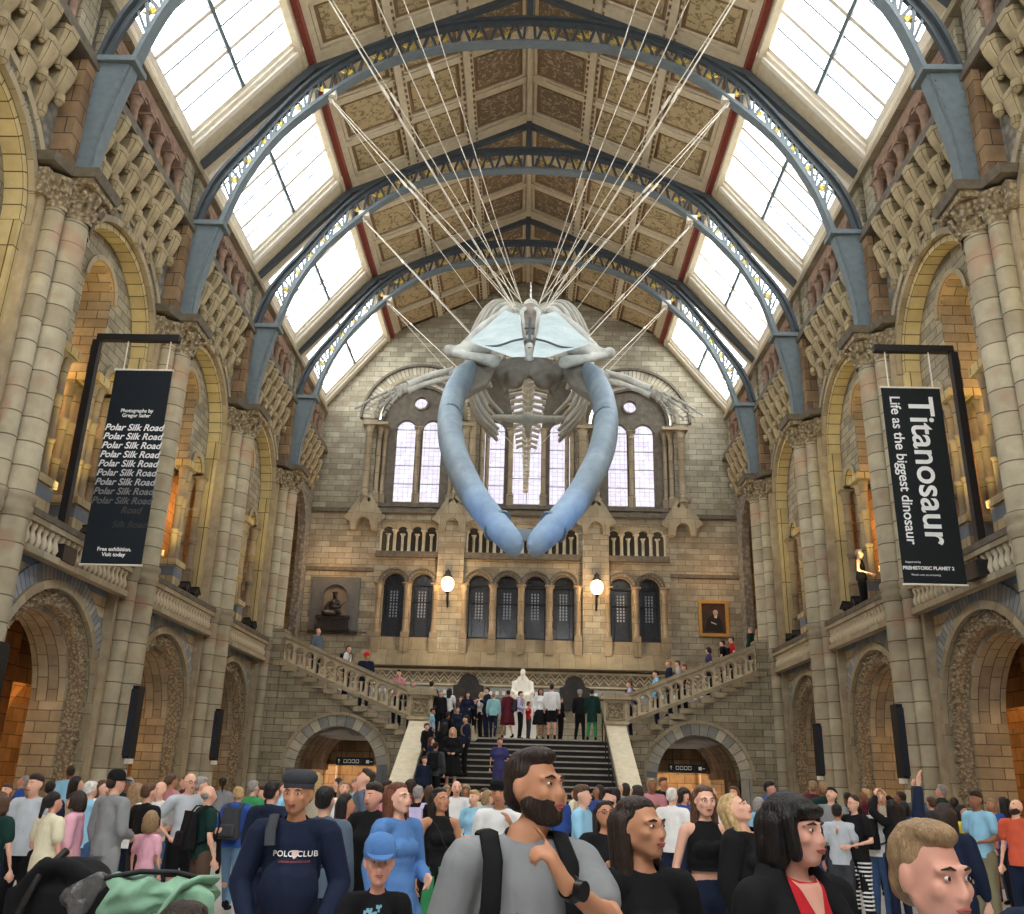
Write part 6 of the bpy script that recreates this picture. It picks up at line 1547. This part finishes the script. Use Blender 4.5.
P('woman in black hooded top in front of the stair arch', 374, 779, 7.8, top=('hoodie', 'black'), bottom=('trousers', 'black'), hair=('short', 'dark brown'), arms=('down', 'down'), rz=A_(-25), fem=F_, det=1, skin='pink')
P('woman with long auburn hair in a long blue dress, looking right', 402, 779, 6.9, top=('long', 'mid blue'), bottom=('long skirt', 'mid blue'), hair=('long', 'auburn'), arms=('bent', 'down'), rz=A_(50), fem=F_, det=2, head=(0, -.1, 0))
def waistjacket(t, A, T, R):
    p = MB(); rows = []
    for i in range(10):
        f = i/9; z = 1.03-.6*f; r = .165+.03*f; n_ = 30
        rows.append([((r+.01*cos(7*a_))*cos(a_), .01+(r*.8+.012*cos(7*a_))*sin(a_), z) for a_ in [radians(-60)+radians(300)*j/n_ for j in range(n_+1)]])
    p.grid(rows); p.grid([[(x*.95, y*.95, z) for x, y, z in r] for r in rows])
    p.build('green_jacket_around_waist', cm('c', 'bright green'), t)
    q = MB(); q.tube([(-.06, -.16, 1.0), (0, -.175, 1.01), (.08, -.16, .99)], [.035, .045, .035], 8); q.tube([(-.03, -.17, 1.0), (-.09, -.2, .75), (-.08, -.2, .5)], [(.03, .02), (.045, .02), (.05, .02)], 8); q.build('sleeve_knot', cm('c', 'bright green'), t)
    q = MB(); q.tube([(-.1, .06, 1.46), (-.08, -.08, 1.4), (.0, -.16, 1.2), (.13, -.16, 1.0)], .008, 6); q.box((.08, -.24, .82), (.24, -.17, 1.0)); q.build('crossbody_bag', M['black'], t)
P('woman in black tank top with long black hair and a green jacket round her waist', 442, 785, 8.7, top=('tank', 'black'), bottom=('trousers', 'black'), hair=('verylong', 'black'), skin='tan', arms=('down', 'down'), rz=A_(28), fem=F_, det=2, extra=waistjacket, head=(.2, -.1, 0))
P('dark haired man in slate blue sweater, back turned behind the POLO sweater man', 327, 783, 7.4, top=('long', 'slate blue'), hair=('short', 'black'), arms=D_, rz=A_(170), det=1)
P('woman with fair hair and pale face below the left stair arch sign', 345, 779, 14, top=('tshirt', 'white'), hair=('long', 'sandy'), arms=D_, rz=A_(20), fem=F_, det=1)
P('tall man in profile looking up beneath the left stair arch', 362, 766, 11.5, top=('shirt', 'slate blue'), hair=('short', 'dark brown'), arms=D_, rz=A_(-70), det=1, head=(0, -.35, 0))
P('woman with black hair in an orange top left of the black hooded top', 348, 791, 9.6, top=('tank', 'orange'), hair=('long', 'black'), arms=D_, rz=A_(100), fem=F_, det=1, skin='tan')
P('short haired person with a lilac backpack at the foot of the steps', 419, 784, 13, top=('tshirt', 'black'), hair=('short', 'grey'), arms=('bent', 'bent'), rz=A_(170), det=1, bag=('lilac', 'pale lilac backpack at the foot of the steps'))
P('man with black cap and white shirt standing left of the pointing man', 500, 779, 9.2, top=('shirt', 'white'), bottom=('trousers', 'navy'), hair=('short', 'black'), hat=('beret', 'black'), skin='tan', arms=('strap', 'down'), rz=A_(-10), det=1)
P('blond woman in light blue blouse near the bottom of the steps', 474, 788, 13.2, top=('shirt', 'light blue'), hair=('short', 'blond'), arms=('bent', 'bent'), rz=A_(-30), fem=F_, det=1)
P('woman with sandy hair and white paper bag beside the blue blouse', 489, 789, 14.5, top=('tshirt', 'teal'), hair=('bob', 'sandy'), arms=D_, rz=A_(60), fem=F_, det=1)
P('man with reddish face and white t-shirt behind the tank top woman', 457, 779, 14.8, top=('tshirt', 'white'), hair=('thin', 'brown'), arms=D_, rz=A_(10), det=1)
P('bearded man in white t-shirt in profile right of the pointing man', 611, 785, 10.5, top=('tshirt', 'white'), hair=('short', 'black'), beard='black', arms=('bent', 'phone'), rz=A_(-80), det=1)
P('man in pale blue shirt with folded arms right of the pointing man', 583, 782, 10.2, top=('shirt', 'light blue'), bottom=('trousers', 'black'), hair=('short', 'brown'), arms=('cross', 'cross'), rz=A_(70), det=1)
P('woman with glasses and long dark hair looking up at the whale', 606, 797, 7.3, top=('long', 'black'), hair=('long', 'black'), skin='tan', arms=('bent', 'phone'), rz=A_(10), fem=F_, det=1, custom={'glasses': 1}, head=(.0, -.2, 0))
# ---------------- foreground
def cman(t, A, T, R):
    # backpack straps and shirt print, watch
    w = A[0][1]; e = A[0][0]; d = (w-e).normalized(); n = d.orthogonal().normalized()
    q = MB(); q.tube([tuple(w-d*.055), tuple(w-d*.02)], .033, 16); q.build('watch_strap', M['watch'], t)
    f = V((-.1, -1, .25)); f = (f-d*f.dot(d)).normalized(); q = MB(); q.tube([tuple(w-d*.036+f*.022), tuple(w-d*.036+f*.046)], .026, 18); q.build('watch_face', M['watch'], t)
    p = MB(); rr = random.Random(5)
    for k in range(46):
        a_ = rr.uniform(0, 6.28); r = rr.uniform(0, 1); x = r*.11*cos(a_)-.01; z = 1.2+r*.075*sin(a_); l = rr.uniform(.01, .022); th = rr.uniform(0, 3)
        zz = -.15-.0*z
        p.tube([(x-l*cos(th), -.142, z-l*sin(th)), (x, -.145, z+.006), (x+l*cos(th), -.142, z+l*sin(th))], [.002, .005, .002], 5)
    drape(p.build('shirt_print', simple('faded grey shirt print', srgb(96,92,88)), t), t, off=.001)
P('man in grey t-shirt pointing up with a black watch on his wrist, foreground centre', 526, 741, 3.0, wide=.95, top=('tshirt', 'khaki' if False else 'grey'), bottom=('trousers', 'navy'), hair=('quiff', 'dark brown'), skin='tan', beard='dark brown',
  arms=(((.22, -.22, 1.27), (.02, -.38, 1.39)), ((-.26, .05, 1.13), (-.27, -.02, .93))), custom={'nx': .04, 'hand0': ((-.55, -.2, .8), (-.75, .45, -.5), dict(curl=.62, point=True, sd=-1))}, rz=A_(14), det=2, head=(.62, -.12, 0), bag=('black', 'black backpack on the pointing man in the grey t-shirt'), extra=cman)
P('woman with long dark hair in a black top beside the pointing man', 642, 790, 3.5, top=('tshirt', 'black'), bottom=('trousers', 'black'), hair=('verylong', 'dark brown'), skin='tan', arms=('down', 'down'), rz=A_(22), fem=F_, det=2, head=(.35, -.1, 0))
def cardi(t, A, T, R):
    p = MB()
    o = blob('black_cardigan', [('c', (s*.1, .03, .8), (s*.12, .03, 1.3), .11, .1) for s in (-1, 1)] + [('c', (s*.09, .05, 1.42), (s*.175, .02, 1.41), .07, .078) for s in (-1, 1)] + [('c', A[k][0]*0 + V(((1, -1)[k]*.175, .02, 1.41)), A[k][0], .078, .062) for k in (0, 1)] + [('c', A[k][0], A[k][1], .062, .045) for k in (0, 1)] + [('c', (0, .1, .8), (0, .1, 1.4), .12, .1)] +
         [('c', (s*.135, -.09, .85), (s*.135, -.115, 1.28), .045, .05) for s in (-1, 1)] + [('c', (s*.135, -.115, 1.28), (s*.085, .02, 1.49), .05, .035) for s in (-1, 1)] + [('c', (-.08, .07, 1.49), (.08, .07, 1.49), .04, .04)], cm('c', 'black'), t, .014, 5)
def vneck(t, A, T, R):
    cardi(t, A, T, R)
    q = MB(); q.F = lambda u, v, w: (u, w, v)
    rows = []
    for i in range(15):
        f = i/14; z = 1.485-.155*f; hw = .062*(1-f)+.001; rows.append([(-hw+2*hw*j/8, z, -.1) for j in range(9)])
    q.grid(rows); drape(q.build('neckline', cm('skin', 'pink'), t), t, off=.004)
P('woman with black bob hair in red top and black cardigan, right foreground', 792, 788, 3.15, top=('tshirt', 'red'), bottom=('trousers', 'black'), hair=('bob', 'black'), skin='pink', arms=('down', 'down'), rz=A_(30), fem=F_, det=2, head=(.25, -.05, 0), extra=vneck)
P('boy with short sandy hair in the right foreground', 924, 813, 2.5, top=('tshirt', 'light blue'), bottom=('shorts', 'navy'), hair=('quiff', 'sandy'), skin='pink', arms=D_, rz=A_(14), det=2, child=True, head=(.15, .0, 0))
P('person in dark navy top cut off by the right edge', 1078, 800, 2.6, top=('tshirt', 'navy'), bottom=('trousers', 'navy'), hair=('short', 'brown'), skin='pink', arms=('hip', 'hip'), rz=A_(170), det=2, wide=1.1, face=0)
P('person with dark brown hair low in the left foreground', 189, 893, 2.75, top=('tshirt', 'dark grey'), bottom=('trousers', 'navy'), hair=('short', 'dark brown'), skin='pink', arms=D_, rz=A_(165), det=2, child=True, face=0)
# black backpack with a green jacket, carried in the left foreground
q0 = at(82, 872, 3.3)
bp = thing('backpack', 'large black backpack in the left foreground', 'backpack', (q0.x, 3.3, 0), rz=A_(176))
carr = P('person in black jacket bent under the large backpack, bottom left', 60, 905, 3.75, top=('jacket', 'black'), bottom=('trousers', 'black'), hair=('short', 'black'), skin='pink', arms=('bent', 'bent'), rz=A_(190), det=1, child=True, face=0)
zb = q0.z
BX = lambda x0, y0, z0, x1, y1, z1: ('m', [(x0,y0,z0),(x1,y0,z0),(x1,y1,z0),(x0,y1,z0),(x0,y0,z1),(x1,y0,z1),(x1,y1,z1),(x0,y1,z1)], [(3,2,1,0),(4,5,6,7),(0,1,5,4),(1,2,6,5),(2,3,7,6),(3,0,4,7)])
blob('bag_body', [BX(-.15, -.14, zb-.42, .17, .14, zb-.04), ('e', (.03, 0, zb-.02), (.13, .12, .07)), ('e', (-.1, .03, zb-.05), (.1, .1, .05)), ('c', (-.15, .1, zb-.04), (.0, .12, zb+.03), .03, .03), ('c', (.15, .1, zb-.08), (.05, .14, zb+.03), .035, .03)], cm('c', 'black'), bp, .014, 6)
blob('crumpled_flap', [('c', (-.04, .13, zb-.06), (-.13, .13, zb-.0), .032, .022), ('c', (-.14, .12, zb-.01), (-.08, .14, zb-.1), .022, .032)], simple('shiny grey nylon', srgb(84,82,82), .3, spec=.6, var=.35, scale=12, bump=.8, bscale=(25, 25, 18)), bp, .012, 4)
p = MB(); p.tube([(.08, .14, zb-.3), (.09, .17, zb-.1), (.06, .15, zb+.0), (.02, .08, zb+.07)], .012, 8); p.build('strap', M['steel'], bp)
q1 = at(152, 902, 3.0)
gj = thing('green_jacket', 'folded pale green jacket lying over the backpack, bottom left', 'jacket', (q1.x, 3.05, q1.z), rz=A_(10))
gcol = simple('pale sage green cloth', srgb(126,164,138), .8, var=.12, scale=6)
p = MB(); rows = []
for i in range(22):
    f = i/21; x = -.2+.42*f; rr_ = .068+.012*sin(f*9)+.01*sin(f*23)
    rows.append([(x+.02*sin(3*a_+f*6), .0+(rr_*1.5+.008*sin(7*a_+4*f))*cos(a_), -.015*f+.02*sin(f*3.3)+(rr_+.007*sin(5*a_+f*8))*sin(a_)) for a_ in [2*pi*j/36 for j in range(36)]])
p.grid(rows, closed=True); p.face(rows[0][::-1]); p.face(rows[-1]); p.build('folded_body', gcol, gj); gj.scale = (.72, .8, .8)
p = MB(); p.tube([(.02, -.115, -.07), (.06, -.12, .0), (.1, -.1, .055), (.16, -.05, .075), (.22, .02, .07)], [(.03,.014)]*5, 10); p.build('collar', gcol, gj)
p = MB(); p.tube([(-.22, -.02, .075), (-.08, -.03, .1), (.06, -.0, .095), (.16, .05, .07)], [(.022,.01)]*4, 8); p.build('black_strap', M['black'], gj)
# ---------------- centre right and right of the floor
P('woman with long ombre hair in black crop top and jeans', 704, 782, 7.2, top=('crop', 'black'), bottom=('trousers', 'navy'), hair=('verylong', 'brown'), arms=('down', 'down'), rz=A_(8), fem=F_, det=2, skin='fair')
P('woman with long strawberry blond hair looking up, black jacket over pink top', 743, 788, 6.6, top=('jacket', 'black'), bottom=('trousers', 'black'), hair=('verylong', 'blond'), arms=D_, rz=A_(50), fem=F_, det=2, head=(.1, -.45, 0))
P('woman in white shirt between the ombre hair and the blond woman', 723, 795, 12.5, top=('shirt', 'white'), bottom=('trousers', 'light denim'), hair=('short', 'sandy'), arms=D_, rz=A_(-20), fem=F_, det=1)
P('pale haired person behind the long dark haired woman', 672, 786, 12.8, top=('tshirt', 'white'), hair=('short', 'white'), arms=D_, rz=A_(150), det=1)
P('woman with brown hair in blue top behind the ombre haired woman', 684, 786, 14.5, top=('tshirt', 'blue'), hair=('bob', 'dark brown'), arms=D_, rz=A_(30), fem=F_, det=1)
P('dark haired man looking up at the foot of the right column speaker', 829, 785, 14.5, top=('tshirt', 'grey'), hair=('short', 'black'), arms=('bent', 'bent'), rz=A_(-40), det=1, head=(0, -.4, 0))
P('dark haired teenager in patterned grey shirt and grey trousers, back turned', 836, 802, 12.6, top=('tshirt', 'light grey'), bottom=('trousers', 'dark grey'), hair=('short', 'black'), arms=('down', 'bent'), rz=A_(160), det=1, skin='tan')
def stripes(t, A, T, R):
    p = MB()
    for k in range(12):
        for s in (-1, 1):
            z = .28+k*.052; f = (z-.09)/.84; x = s*(.104-.014*max(0, (z-.5))/.43); r = .062+.036*max(0, (z-.5)/.43)+(.01 if z < .5 else 0)
            p.lathe((x, .01), [(r+.006, z), (r+.006, z+.022)], 14)
    p.build('legging_stripes', cm('c', 'white'), t)
P('woman with glasses in black top and black and white patterned leggings', 852, 793, 12.6, top=('tshirt', 'black'), bottom=('leggings', 'black'), hair=('ponytail', 'dark brown'), arms=('bent', 'phone'), rz=A_(-60), fem=F_, det=1, custom={'glasses': 1}, extra=stripes)
P('man in white t-shirt with dark backpack right of the patterned leggings', 873, 796, 13.6, top=('tshirt', 'white'), bottom=('trousers', 'denim blue'), hair=('short', 'dark brown'), arms=('bent', 'bent'), rz=A_(130), det=1, bag=('black', 'black backpack on the man in the white t-shirt'))
def camr(t, A, T, R):
    c = (A[0][1]+A[1][1])/2; p = MB(); p.box((c.x-.07, c.y-.03, c.z), (c.x+.07, c.y+.02, c.z+.09)); p.lathe((c.x, c.z+.045), [(.035, c.y-.08), (.035, c.y-.03)], 12, axis='y'); p.build('camera', M['black'], t)
P('person with black hair raising a camera overhead on the right', 890, 798, 13.4, top=('long', 'black'), hair=('long', 'black'), arms=('raised', 'raised'), rz=A_(200), fem=F_, det=1)
P('woman in blue top with dark hair behind the boy', 903, 800, 14.6, top=('tshirt', 'blue'), hair=('bob', 'black'), arms=D_, rz=A_(160), fem=F_, det=1)
P('woman with long dark hair in navy top right of the boy, back turned', 944, 800, 8.2, top=('long', 'navy'), hair=('long', 'dark brown'), arms=('up', 'down'), rz=A_(140), fem=F_, det=1)
P('dark haired woman in yellow top beside the light blue t-shirt man', 962, 803, 13.8, top=('tshirt', 'yellow'), bottom=('trousers', 'beige'), hair=('long', 'black'), arms=('bent', 'bent'), rz=A_(30), fem=F_, det=1, skin='tan')
P('man in light blue t-shirt and beige trousers in profile on the right', 974, 789, 12.9, top=('tshirt', 'light blue'), bottom=('trousers', 'khaki'), hair=('short', 'black'), skin='brown', arms=('bent', 'bent'), rz=A_(-65), det=1)
P('bald man in orange red t-shirt looking up near the right edge', 1012, 798, 12.2, top=('tshirt', 'orange'), hair=('bald', 'grey'), beard='dark brown', arms=D_, rz=A_(-60), det=1, head=(0, -.3, 0))
P('man in dark jacket just left of the right edge behind the navy shoulder', 930, 795, 15.5, top=('jacket', 'dark grey'), hair=('short', 'brown'), arms=('up', 'down'), rz=A_(190), det=1)
# ---------------- filler crowd on the floor further back (each one visible as a head or shoulders)
rng = random.Random(11)
FX = [(20,16),(68,17),(128,16),(172,15),(184,18),(222,17),(286,14),(296,18),(316,16),(337,18),(356,17),(388,15),(396,19),(410,17),(432,18),(447,16),(466,18),(483,17),(515,19),(560,17),(574,19),(596,16),(622,18),(634,15),(652,17),(664,19),(694,17),(714,18),(733,16),(757,15),(770,17),(812,18),(821,16),(846,17),(862,18),(880,17),(897,18),(916,17),(938,18),(952,16),(988,16),(1000,15)]
tk = ['tshirt', 'jacket', 'long', 'shirt', 'hoodie']; used = set()
for (px, Y) in FX:
    while 1:
        tc, hc_, kd = rng.choice(['black', 'navy', 'white', 'grey', 'light blue', 'dark grey', 'beige', 'blue', 'maroon', 'teal', 'dusty pink', 'slate blue', 'cream', 'dark green']), rng.choice(['black', 'dark brown', 'brown', 'blond', 'grey', 'sandy']), rng.choice(tk)
        if (tc, hc_, kd) not in used: used.add((tc, hc_, kd)); break
    fm = rng.random() < .5; Y += rng.uniform(-.4, .4)
    hy = rng.uniform(1.55, 1.8) if not fm else rng.uniform(1.5, 1.7)
    x = at(px, 785, Y).x
    nm = {'tshirt': 't-shirt', 'jacket': 'jacket', 'long': 'sweater', 'shirt': 'shirt', 'hoodie': 'hooded top'}[kd]
    side = 'left' if px < 280 else ('before the left stair arch' if px < 400 else ('at the foot of the central steps' if px < 640 else ('before the right stair arch' if px < 780 else 'right')))
    pl = side if side.startswith(('before', 'at')) else 'in the crowd by the %s arcade' % side
    person('%s haired %s in %s %s %s' % (hc_, 'woman' if fm else 'man', tc, nm, pl), x, Y, 0, hy, rng.uniform(0, 6.28), top=(kd, tc), bottom=('trousers', rng.choice(['navy', 'black', 'denim blue', 'beige'])), hair=(rng.choice(['long', 'bob', 'ponytail']) if fm else 'short', hc_), skin=rng.choice(['fair', 'pink', 'tan', 'brown']), arms=rng.choice([('down', 'down'), ('bent', 'down'), ('bent', 'bent'), ('phone', 'phone')]), fem=fm, det=0, face=1, head=rng.choice([(0, 0, 0), (0, -.25, 0)]), group='visitors further back in the crowd')
# ---------------- on the stairs and landing
def stz(Y): k = int((Y-24.3)/.36); return max(0, min(17, k+1))*2.9/17 if Y < 30.4 else 2.9
def ST(label, px, yt, Y, **kw):
    kw.setdefault('arms', D_); kw.setdefault('det', 0); kw.setdefault('face', 1)
    b = stz(Y) if 'base' not in kw else kw.pop('base')
    q = at(px, yt, Y); H = max(1.2, min(1.9, q.z-b)); return person(label, q.x, Y, b, H, kw.pop('rz', 0), **kw)
bz = dict(top=('jacket', 'navy'), bottom=('trousers', 'black'))
ST('pupil in dark blazer facing right beside the left stair parapet', 427, 723, 27.6, top=('jacket', 'black'), bottom=('trousers', 'black'), hair=('short', 'brown'), rz=A_(70))
ST('pupil with dark backpack climbing the left of the steps, back turned', 436, 742, 26.0, top=('jacket', 'dark grey'), bottom=('trousers', 'black'), hair=('short', 'dark brown'), rz=A_(170), bag=('black', 'black backpack on the pupil climbing the steps'), legs='walk')
ST('girl in blazer with long blond hair standing on the steps', 453, 727, 26.6, top=('jacket', 'black'), bottom=('skirt', 'black'), hair=('verylong', 'blond'), arms=('bent', 'bent'), fem=F_, rz=0)
ST('boy in dark blazer with cream backpack standing sideways on the steps', 466, 715, 27.6, top=('jacket', 'navy'), bottom=('trousers', 'black'), hair=('short', 'black'), rz=A_(-80), bag=('beige', 'cream backpack on the boy in the dark blazer'))
ST('boy leaning by the left parapet in navy sweater low on the steps', 425, 756, 25.6, top=('long', 'navy'), hair=('short', 'brown'), rz=A_(40), legs='relaxed')
ST('girl with auburn hair in navy blazer between two pupils', 432, 737, 26.6, top=('jacket', 'navy'), bottom=('skirt', 'navy'), hair=('long', 'auburn'), rz=A_(80), fem=F_)
ST('youth with black hair in light blue t-shirt on the upper left steps', 433, 708, 29.0, top=('tshirt', 'light blue'), hair=('short', 'black'), skin='tan', rz=A_(90))
ST('pupil in black jacket with dark hair high on the left steps', 448, 712, 28.4, top=('jacket', 'black'), hair=('short', 'black'), skin='brown', rz=A_(150), bag=('navy', 'navy backpack among the pupils on the steps'))
ST('girl with brown ponytail in navy sweater high on the steps', 458, 707, 29.2, top=('long', 'navy'), bottom=('skirt', 'black'), hair=('ponytail', 'brown'), rz=A_(30), fem=F_)
ST('girl with black hair in black hooded top on the middle left steps', 445, 722, 27.4, top=('hoodie', 'black'), hair=('long', 'black'), rz=A_(170), fem=F_)
for k, (px, yt, hc_, tc, fm, lab) in enumerate(((441, 690, 'sandy', 'black', 0, 'fair haired youth in black behind the left newel'), (450, 688, 'black', 'white', 1, 'dark haired girl in white shirt near the left newel'), (461, 696, 'brown', 'dark grey', 0, 'youth in dark grey jacket on the landing, left'), (468, 692, 'black', 'navy', 1, 'girl in navy blazer wearing a white face mask'), (475, 698, 'dark brown', 'black', 0, 'youth in black blazer before the left plaque'), (481, 692, 'blond', 'white', 1, 'blond girl in white blouse on the landing'))):
    ST(lab, px, yt, 30.7+.35*(k % 3), top=('jacket' if k != 1 and k != 5 else 'shirt', tc), bottom=('trousers', 'black'), hair=('long' if fm else 'short', hc_), fem=bool(fm), rz=A_((30, 160, -40, 10, 80, -100)[k]), arms=('bent', 'down') if k % 2 else D_)
ST('man in dark jacket and white shirt on the landing left of the teal jacket', 487, 687, 30.9, top=('jacket', 'navy'), hair=('short', 'dark brown'), rz=A_(-70), arms=('phone', 'down'))
ST('youth in teal track jacket and navy trousers at the stair head', 494, 693, 30.5, top=('jacket', 'teal'), bottom=('trousers', 'navy'), hair=('short', 'sandy'), rz=A_(175), legs='walk')
ST('woman in maroon coat and dark skirt stepping on the landing', 508, 690, 31.0, top=('coat', 'maroon'), bottom=('skirt', 'maroon'), hair=('short', 'dark brown'), rz=A_(-150), fem=F_, legs='walk')
ST('woman in purple top with reddish hair descending the steps', 500, 737, 26.4, top=('tshirt', 'purple'), bottom=('trousers', 'purple'), hair=('short', 'auburn'), skin='pink', rz=0, fem=F_, legs='relaxed', hat=None)
ST('youth in lilac shirt and black trousers before the white statue', 521, 691, 30.9, top=('long', 'lilac'), bottom=('trousers', 'black'), hair=('short', 'black'), rz=A_(80), arms=('bent', 'bent'), bag=('dark grey', 'dark grey backpack on the youth in the lilac shirt'))
ST('child in red top beside the lilac shirt youth', 529, 704, 31.0, top=('tshirt', 'red'), bottom=('trousers', 'dark grey'), hair=('short', 'brown'), rz=A_(120), child=True)
ST('woman in short black dress and white cardigan on the landing', 541, 688, 30.8, top=('jacket', 'white'), bottom=('skirt', 'black'), hair=('verylong', 'dark brown'), rz=A_(10), fem=F_, skin='tan')
ST('person in white t-shirt and black shorts seen from behind on the landing', 552, 684, 30.6, top=('long', 'white'), bottom=('shorts', 'black'), hair=('short', 'black'), rz=A_(175), skin='pink')
ST('man in black with a dark backpack right of the black shorts', 561, 697, 31.3, top=('jacket', 'black'), bottom=('trousers', 'black'), hair=('short', 'dark brown'), rz=A_(110), bag=('maroon', 'dark maroon backpack on the landing'))
ST('person in black clothes with grey cap before the right plaque', 580, 690, 30.7, top=('long', 'black'), bottom=('trousers', 'black'), hair=('short', 'grey'), hat=('cap', 'grey'), rz=A_(160), legs='relaxed')
ST('person in long dark coat and bright green trousers reaching to the newel', 592, 689, 30.6, top=('coat', 'dark green'), bottom=('trousers', 'bright green'), hair=('short', 'black'), rz=A_(170), arms=('down', 'down'), legs='relaxed')
def FL(label, px, yt, **kw):
    Y = 31.7; q = at(px, yt, Y); k = max(0, (abs(q.x)-3.7)/.33); b = 2.9+min(13, int(k)+1)*2.3/13 if abs(q.x) > 3.7 else 2.9
    kw.setdefault('arms', D_); H = q.z-b
    if H < 1.5: H = 1.62
    return person(label, q.x, Y, b, min(1.85, H), kw.pop('rz', 0), det=0, face=1, **kw)
FL('bald man in blue plaid shirt coming down the left upper flight', 319, 628, top=('long', 'slate blue'), hair=('bald', 'grey'), rz=A_(60))
FL('person in white t-shirt with black bag on the left upper flight', 349, 645, top=('tshirt', 'white'), hair=('short', 'brown'), rz=A_(80), bag=('black', 'black backpack on the left upper flight'))
FL('man in navy top and red cap on the left upper flight', 367, 651, top=('long', 'navy'), hair=('short', 'brown'), hat=('cap', 'red'), rz=A_(10), skin='tan')
FL('woman in pink patterned top leaning above the left flight', 399, 669, top=('tshirt', 'dusty pink'), hair=('short', 'dark brown'), rz=A_(-20), fem=F_)
FL('person in black jacket behind the left newel', 414, 671, top=('jacket', 'black'), hair=('short', 'grey'), rz=A_(40))
FL('dark haired person peeping over the left balustrade end', 432, 679, top=('tshirt', 'dark grey'), hair=('short', 'black'), rz=A_(180))
FL('person in lilac shirt with backpack low on the right upper flight', 629, 672, top=('shirt', 'lilac'), hair=('short', 'brown'), rz=A_(-100), bag=('navy', 'navy backpack on the right upper flight'))
FL('woman in pale blue denim jacket on the right upper flight', 655, 661, top=('jacket', 'light blue'), hair=('short', 'dark brown'), rz=A_(-90), fem=F_)
FL('man in dark navy jacket on the right upper flight', 668, 657, top=('jacket', 'navy'), hair=('short', 'sandy'), rz=A_(-90))
FL('person in light grey top just above the navy jacket, right flight', 677, 659, top=('tshirt', 'light grey'), hair=('short', 'brown'), rz=A_(-100))
FL('child in dark red top on the right upper flight', 684, 664, top=('tshirt', 'maroon'), hair=('short', 'auburn'), rz=A_(-80), child=True)
FL('woman in purple top and peach bag on the right upper flight', 708, 647, top=('tshirt', 'purple'), hair=('bob', 'black'), rz=A_(-90), fem=F_)
FL('person with large black backpack beneath the portrait', 722, 640, top=('tshirt', 'black'), hair=('short', 'black'), rz=A_(-120), bag=('black', 'black backpack beneath the portrait'))
FL('person in dark red t-shirt beneath the portrait', 731, 640, top=('tshirt', 'red'), hair=('short', 'black'), rz=A_(-90))
FL('grey haired man in dark green at the top of the right flight', 750, 627, top=('jacket', 'dark green'), hair=('short', 'grey'), rz=A_(-130))
FL('fair haired person in beige at the top of the right flight', 757, 629, top=('tshirt', 'beige'), hair=('short', 'sandy'), rz=A_(-130))
v = at(859, 549, 100) - _E; kk = (8.62-_E.x)/v.x; q = _E + v*kk; lg = MB(); lg.box((-.14, -.3, 0), (.2, .3, q.z-1.75-5.2)); tag(lg.build('stone_ledge', M['mould'], loc=(q.x, q.y, 5.2)), 'low stone ledge under the person on the right balcony', 'ledge')
person('person in black vest leaning on the right balcony pedestal', q.x, q.y, max(5.2, q.z-1.75), 1.75, A_(60), top=('tank', 'black'), bottom=('trousers', 'black'), hair=('short', 'grey'), arms=('bent', 'bent'), det=0, face=1)
SKY, EXPO = 9., 0.5
# ================================================================= camera, sky, light
cam = bpy.data.cameras.new('camera'); co = bpy.data.objects.new('camera', cam); COL.objects.link(co)
cam.sensor_fit = 'HORIZONTAL'; cam.sensor_width = 36; cam.lens = 919.68/1024*36; cam.clip_start = .05; cam.clip_end = 200
RT = Vector((0.99964058, 0.0111336, 0.02438749)); UP = Vector((-0.01931005, -0.33199659, 0.94308292)); FW = Vector((-0.01859647, 0.94321488, 0.33166228))
RT = Vector((RTV)) if False else RT
m3 = Matrix(((RT.x, UP.x, -FW.x), (RT.y, UP.y, -FW.y), (RT.z, UP.z, -FW.z)))
co.matrix_world = Matrix.Translation((.204, 0, 1.65)) @ m3.to_4x4()
SC.camera = co
w = bpy.data.worlds.new('sky'); SC.world = w; w.use_nodes = True
bg = w.node_tree.nodes['Background']; bg.inputs[0].default_value = (.97, .985, 1., 1); bg.inputs[1].default_value = SKY
for s in (-1, 1):
    for k in range(-3, 4):
        c = K0+B*(k+.5)
        if c > YB: continue
        ld = bpy.data.lights.new('skylight_portal', 'AREA'); ld.shape = 'RECTANGLE'; ld.size = 4.2; ld.size_y = SKL-.5; ld.cycles.is_portal = True
        lo = bpy.data.objects.new('skylight_portal', ld); COL.objects.link(lo)
        mid = Vector(sky_frame(s)(c, SKL/2, .4)); lo.location = mid
        nrm = Vector(sky_frame(s)(c, SKL/2, 0)) - mid; nrm.normalize()
        e1 = Vector((0, 1, 0)); zax = -nrm; xax = e1; yax = zax.cross(xax)
        lo.rotation_euler = Matrix((xax, yax, zax)).transposed().to_euler()
vs = SC.view_settings; vs.view_transform = 'Standard'; vs.look = 'None'; vs.gamma = 1; vs.use_curve_mapping = False; vs.exposure = EXPO
SC.cycles.max_bounces = 8; SC.cycles.diffuse_bounces = 5; SC.cycles.glossy_bounces = 3; SC.cycles.transparent_max_bounces = 12
SC.cycles.sample_clamp_indirect = 4; SC.cycles.use_denoising = True
try: SC.cycles.denoiser = 'OPENIMAGEDENOISE'
except Exception: pass
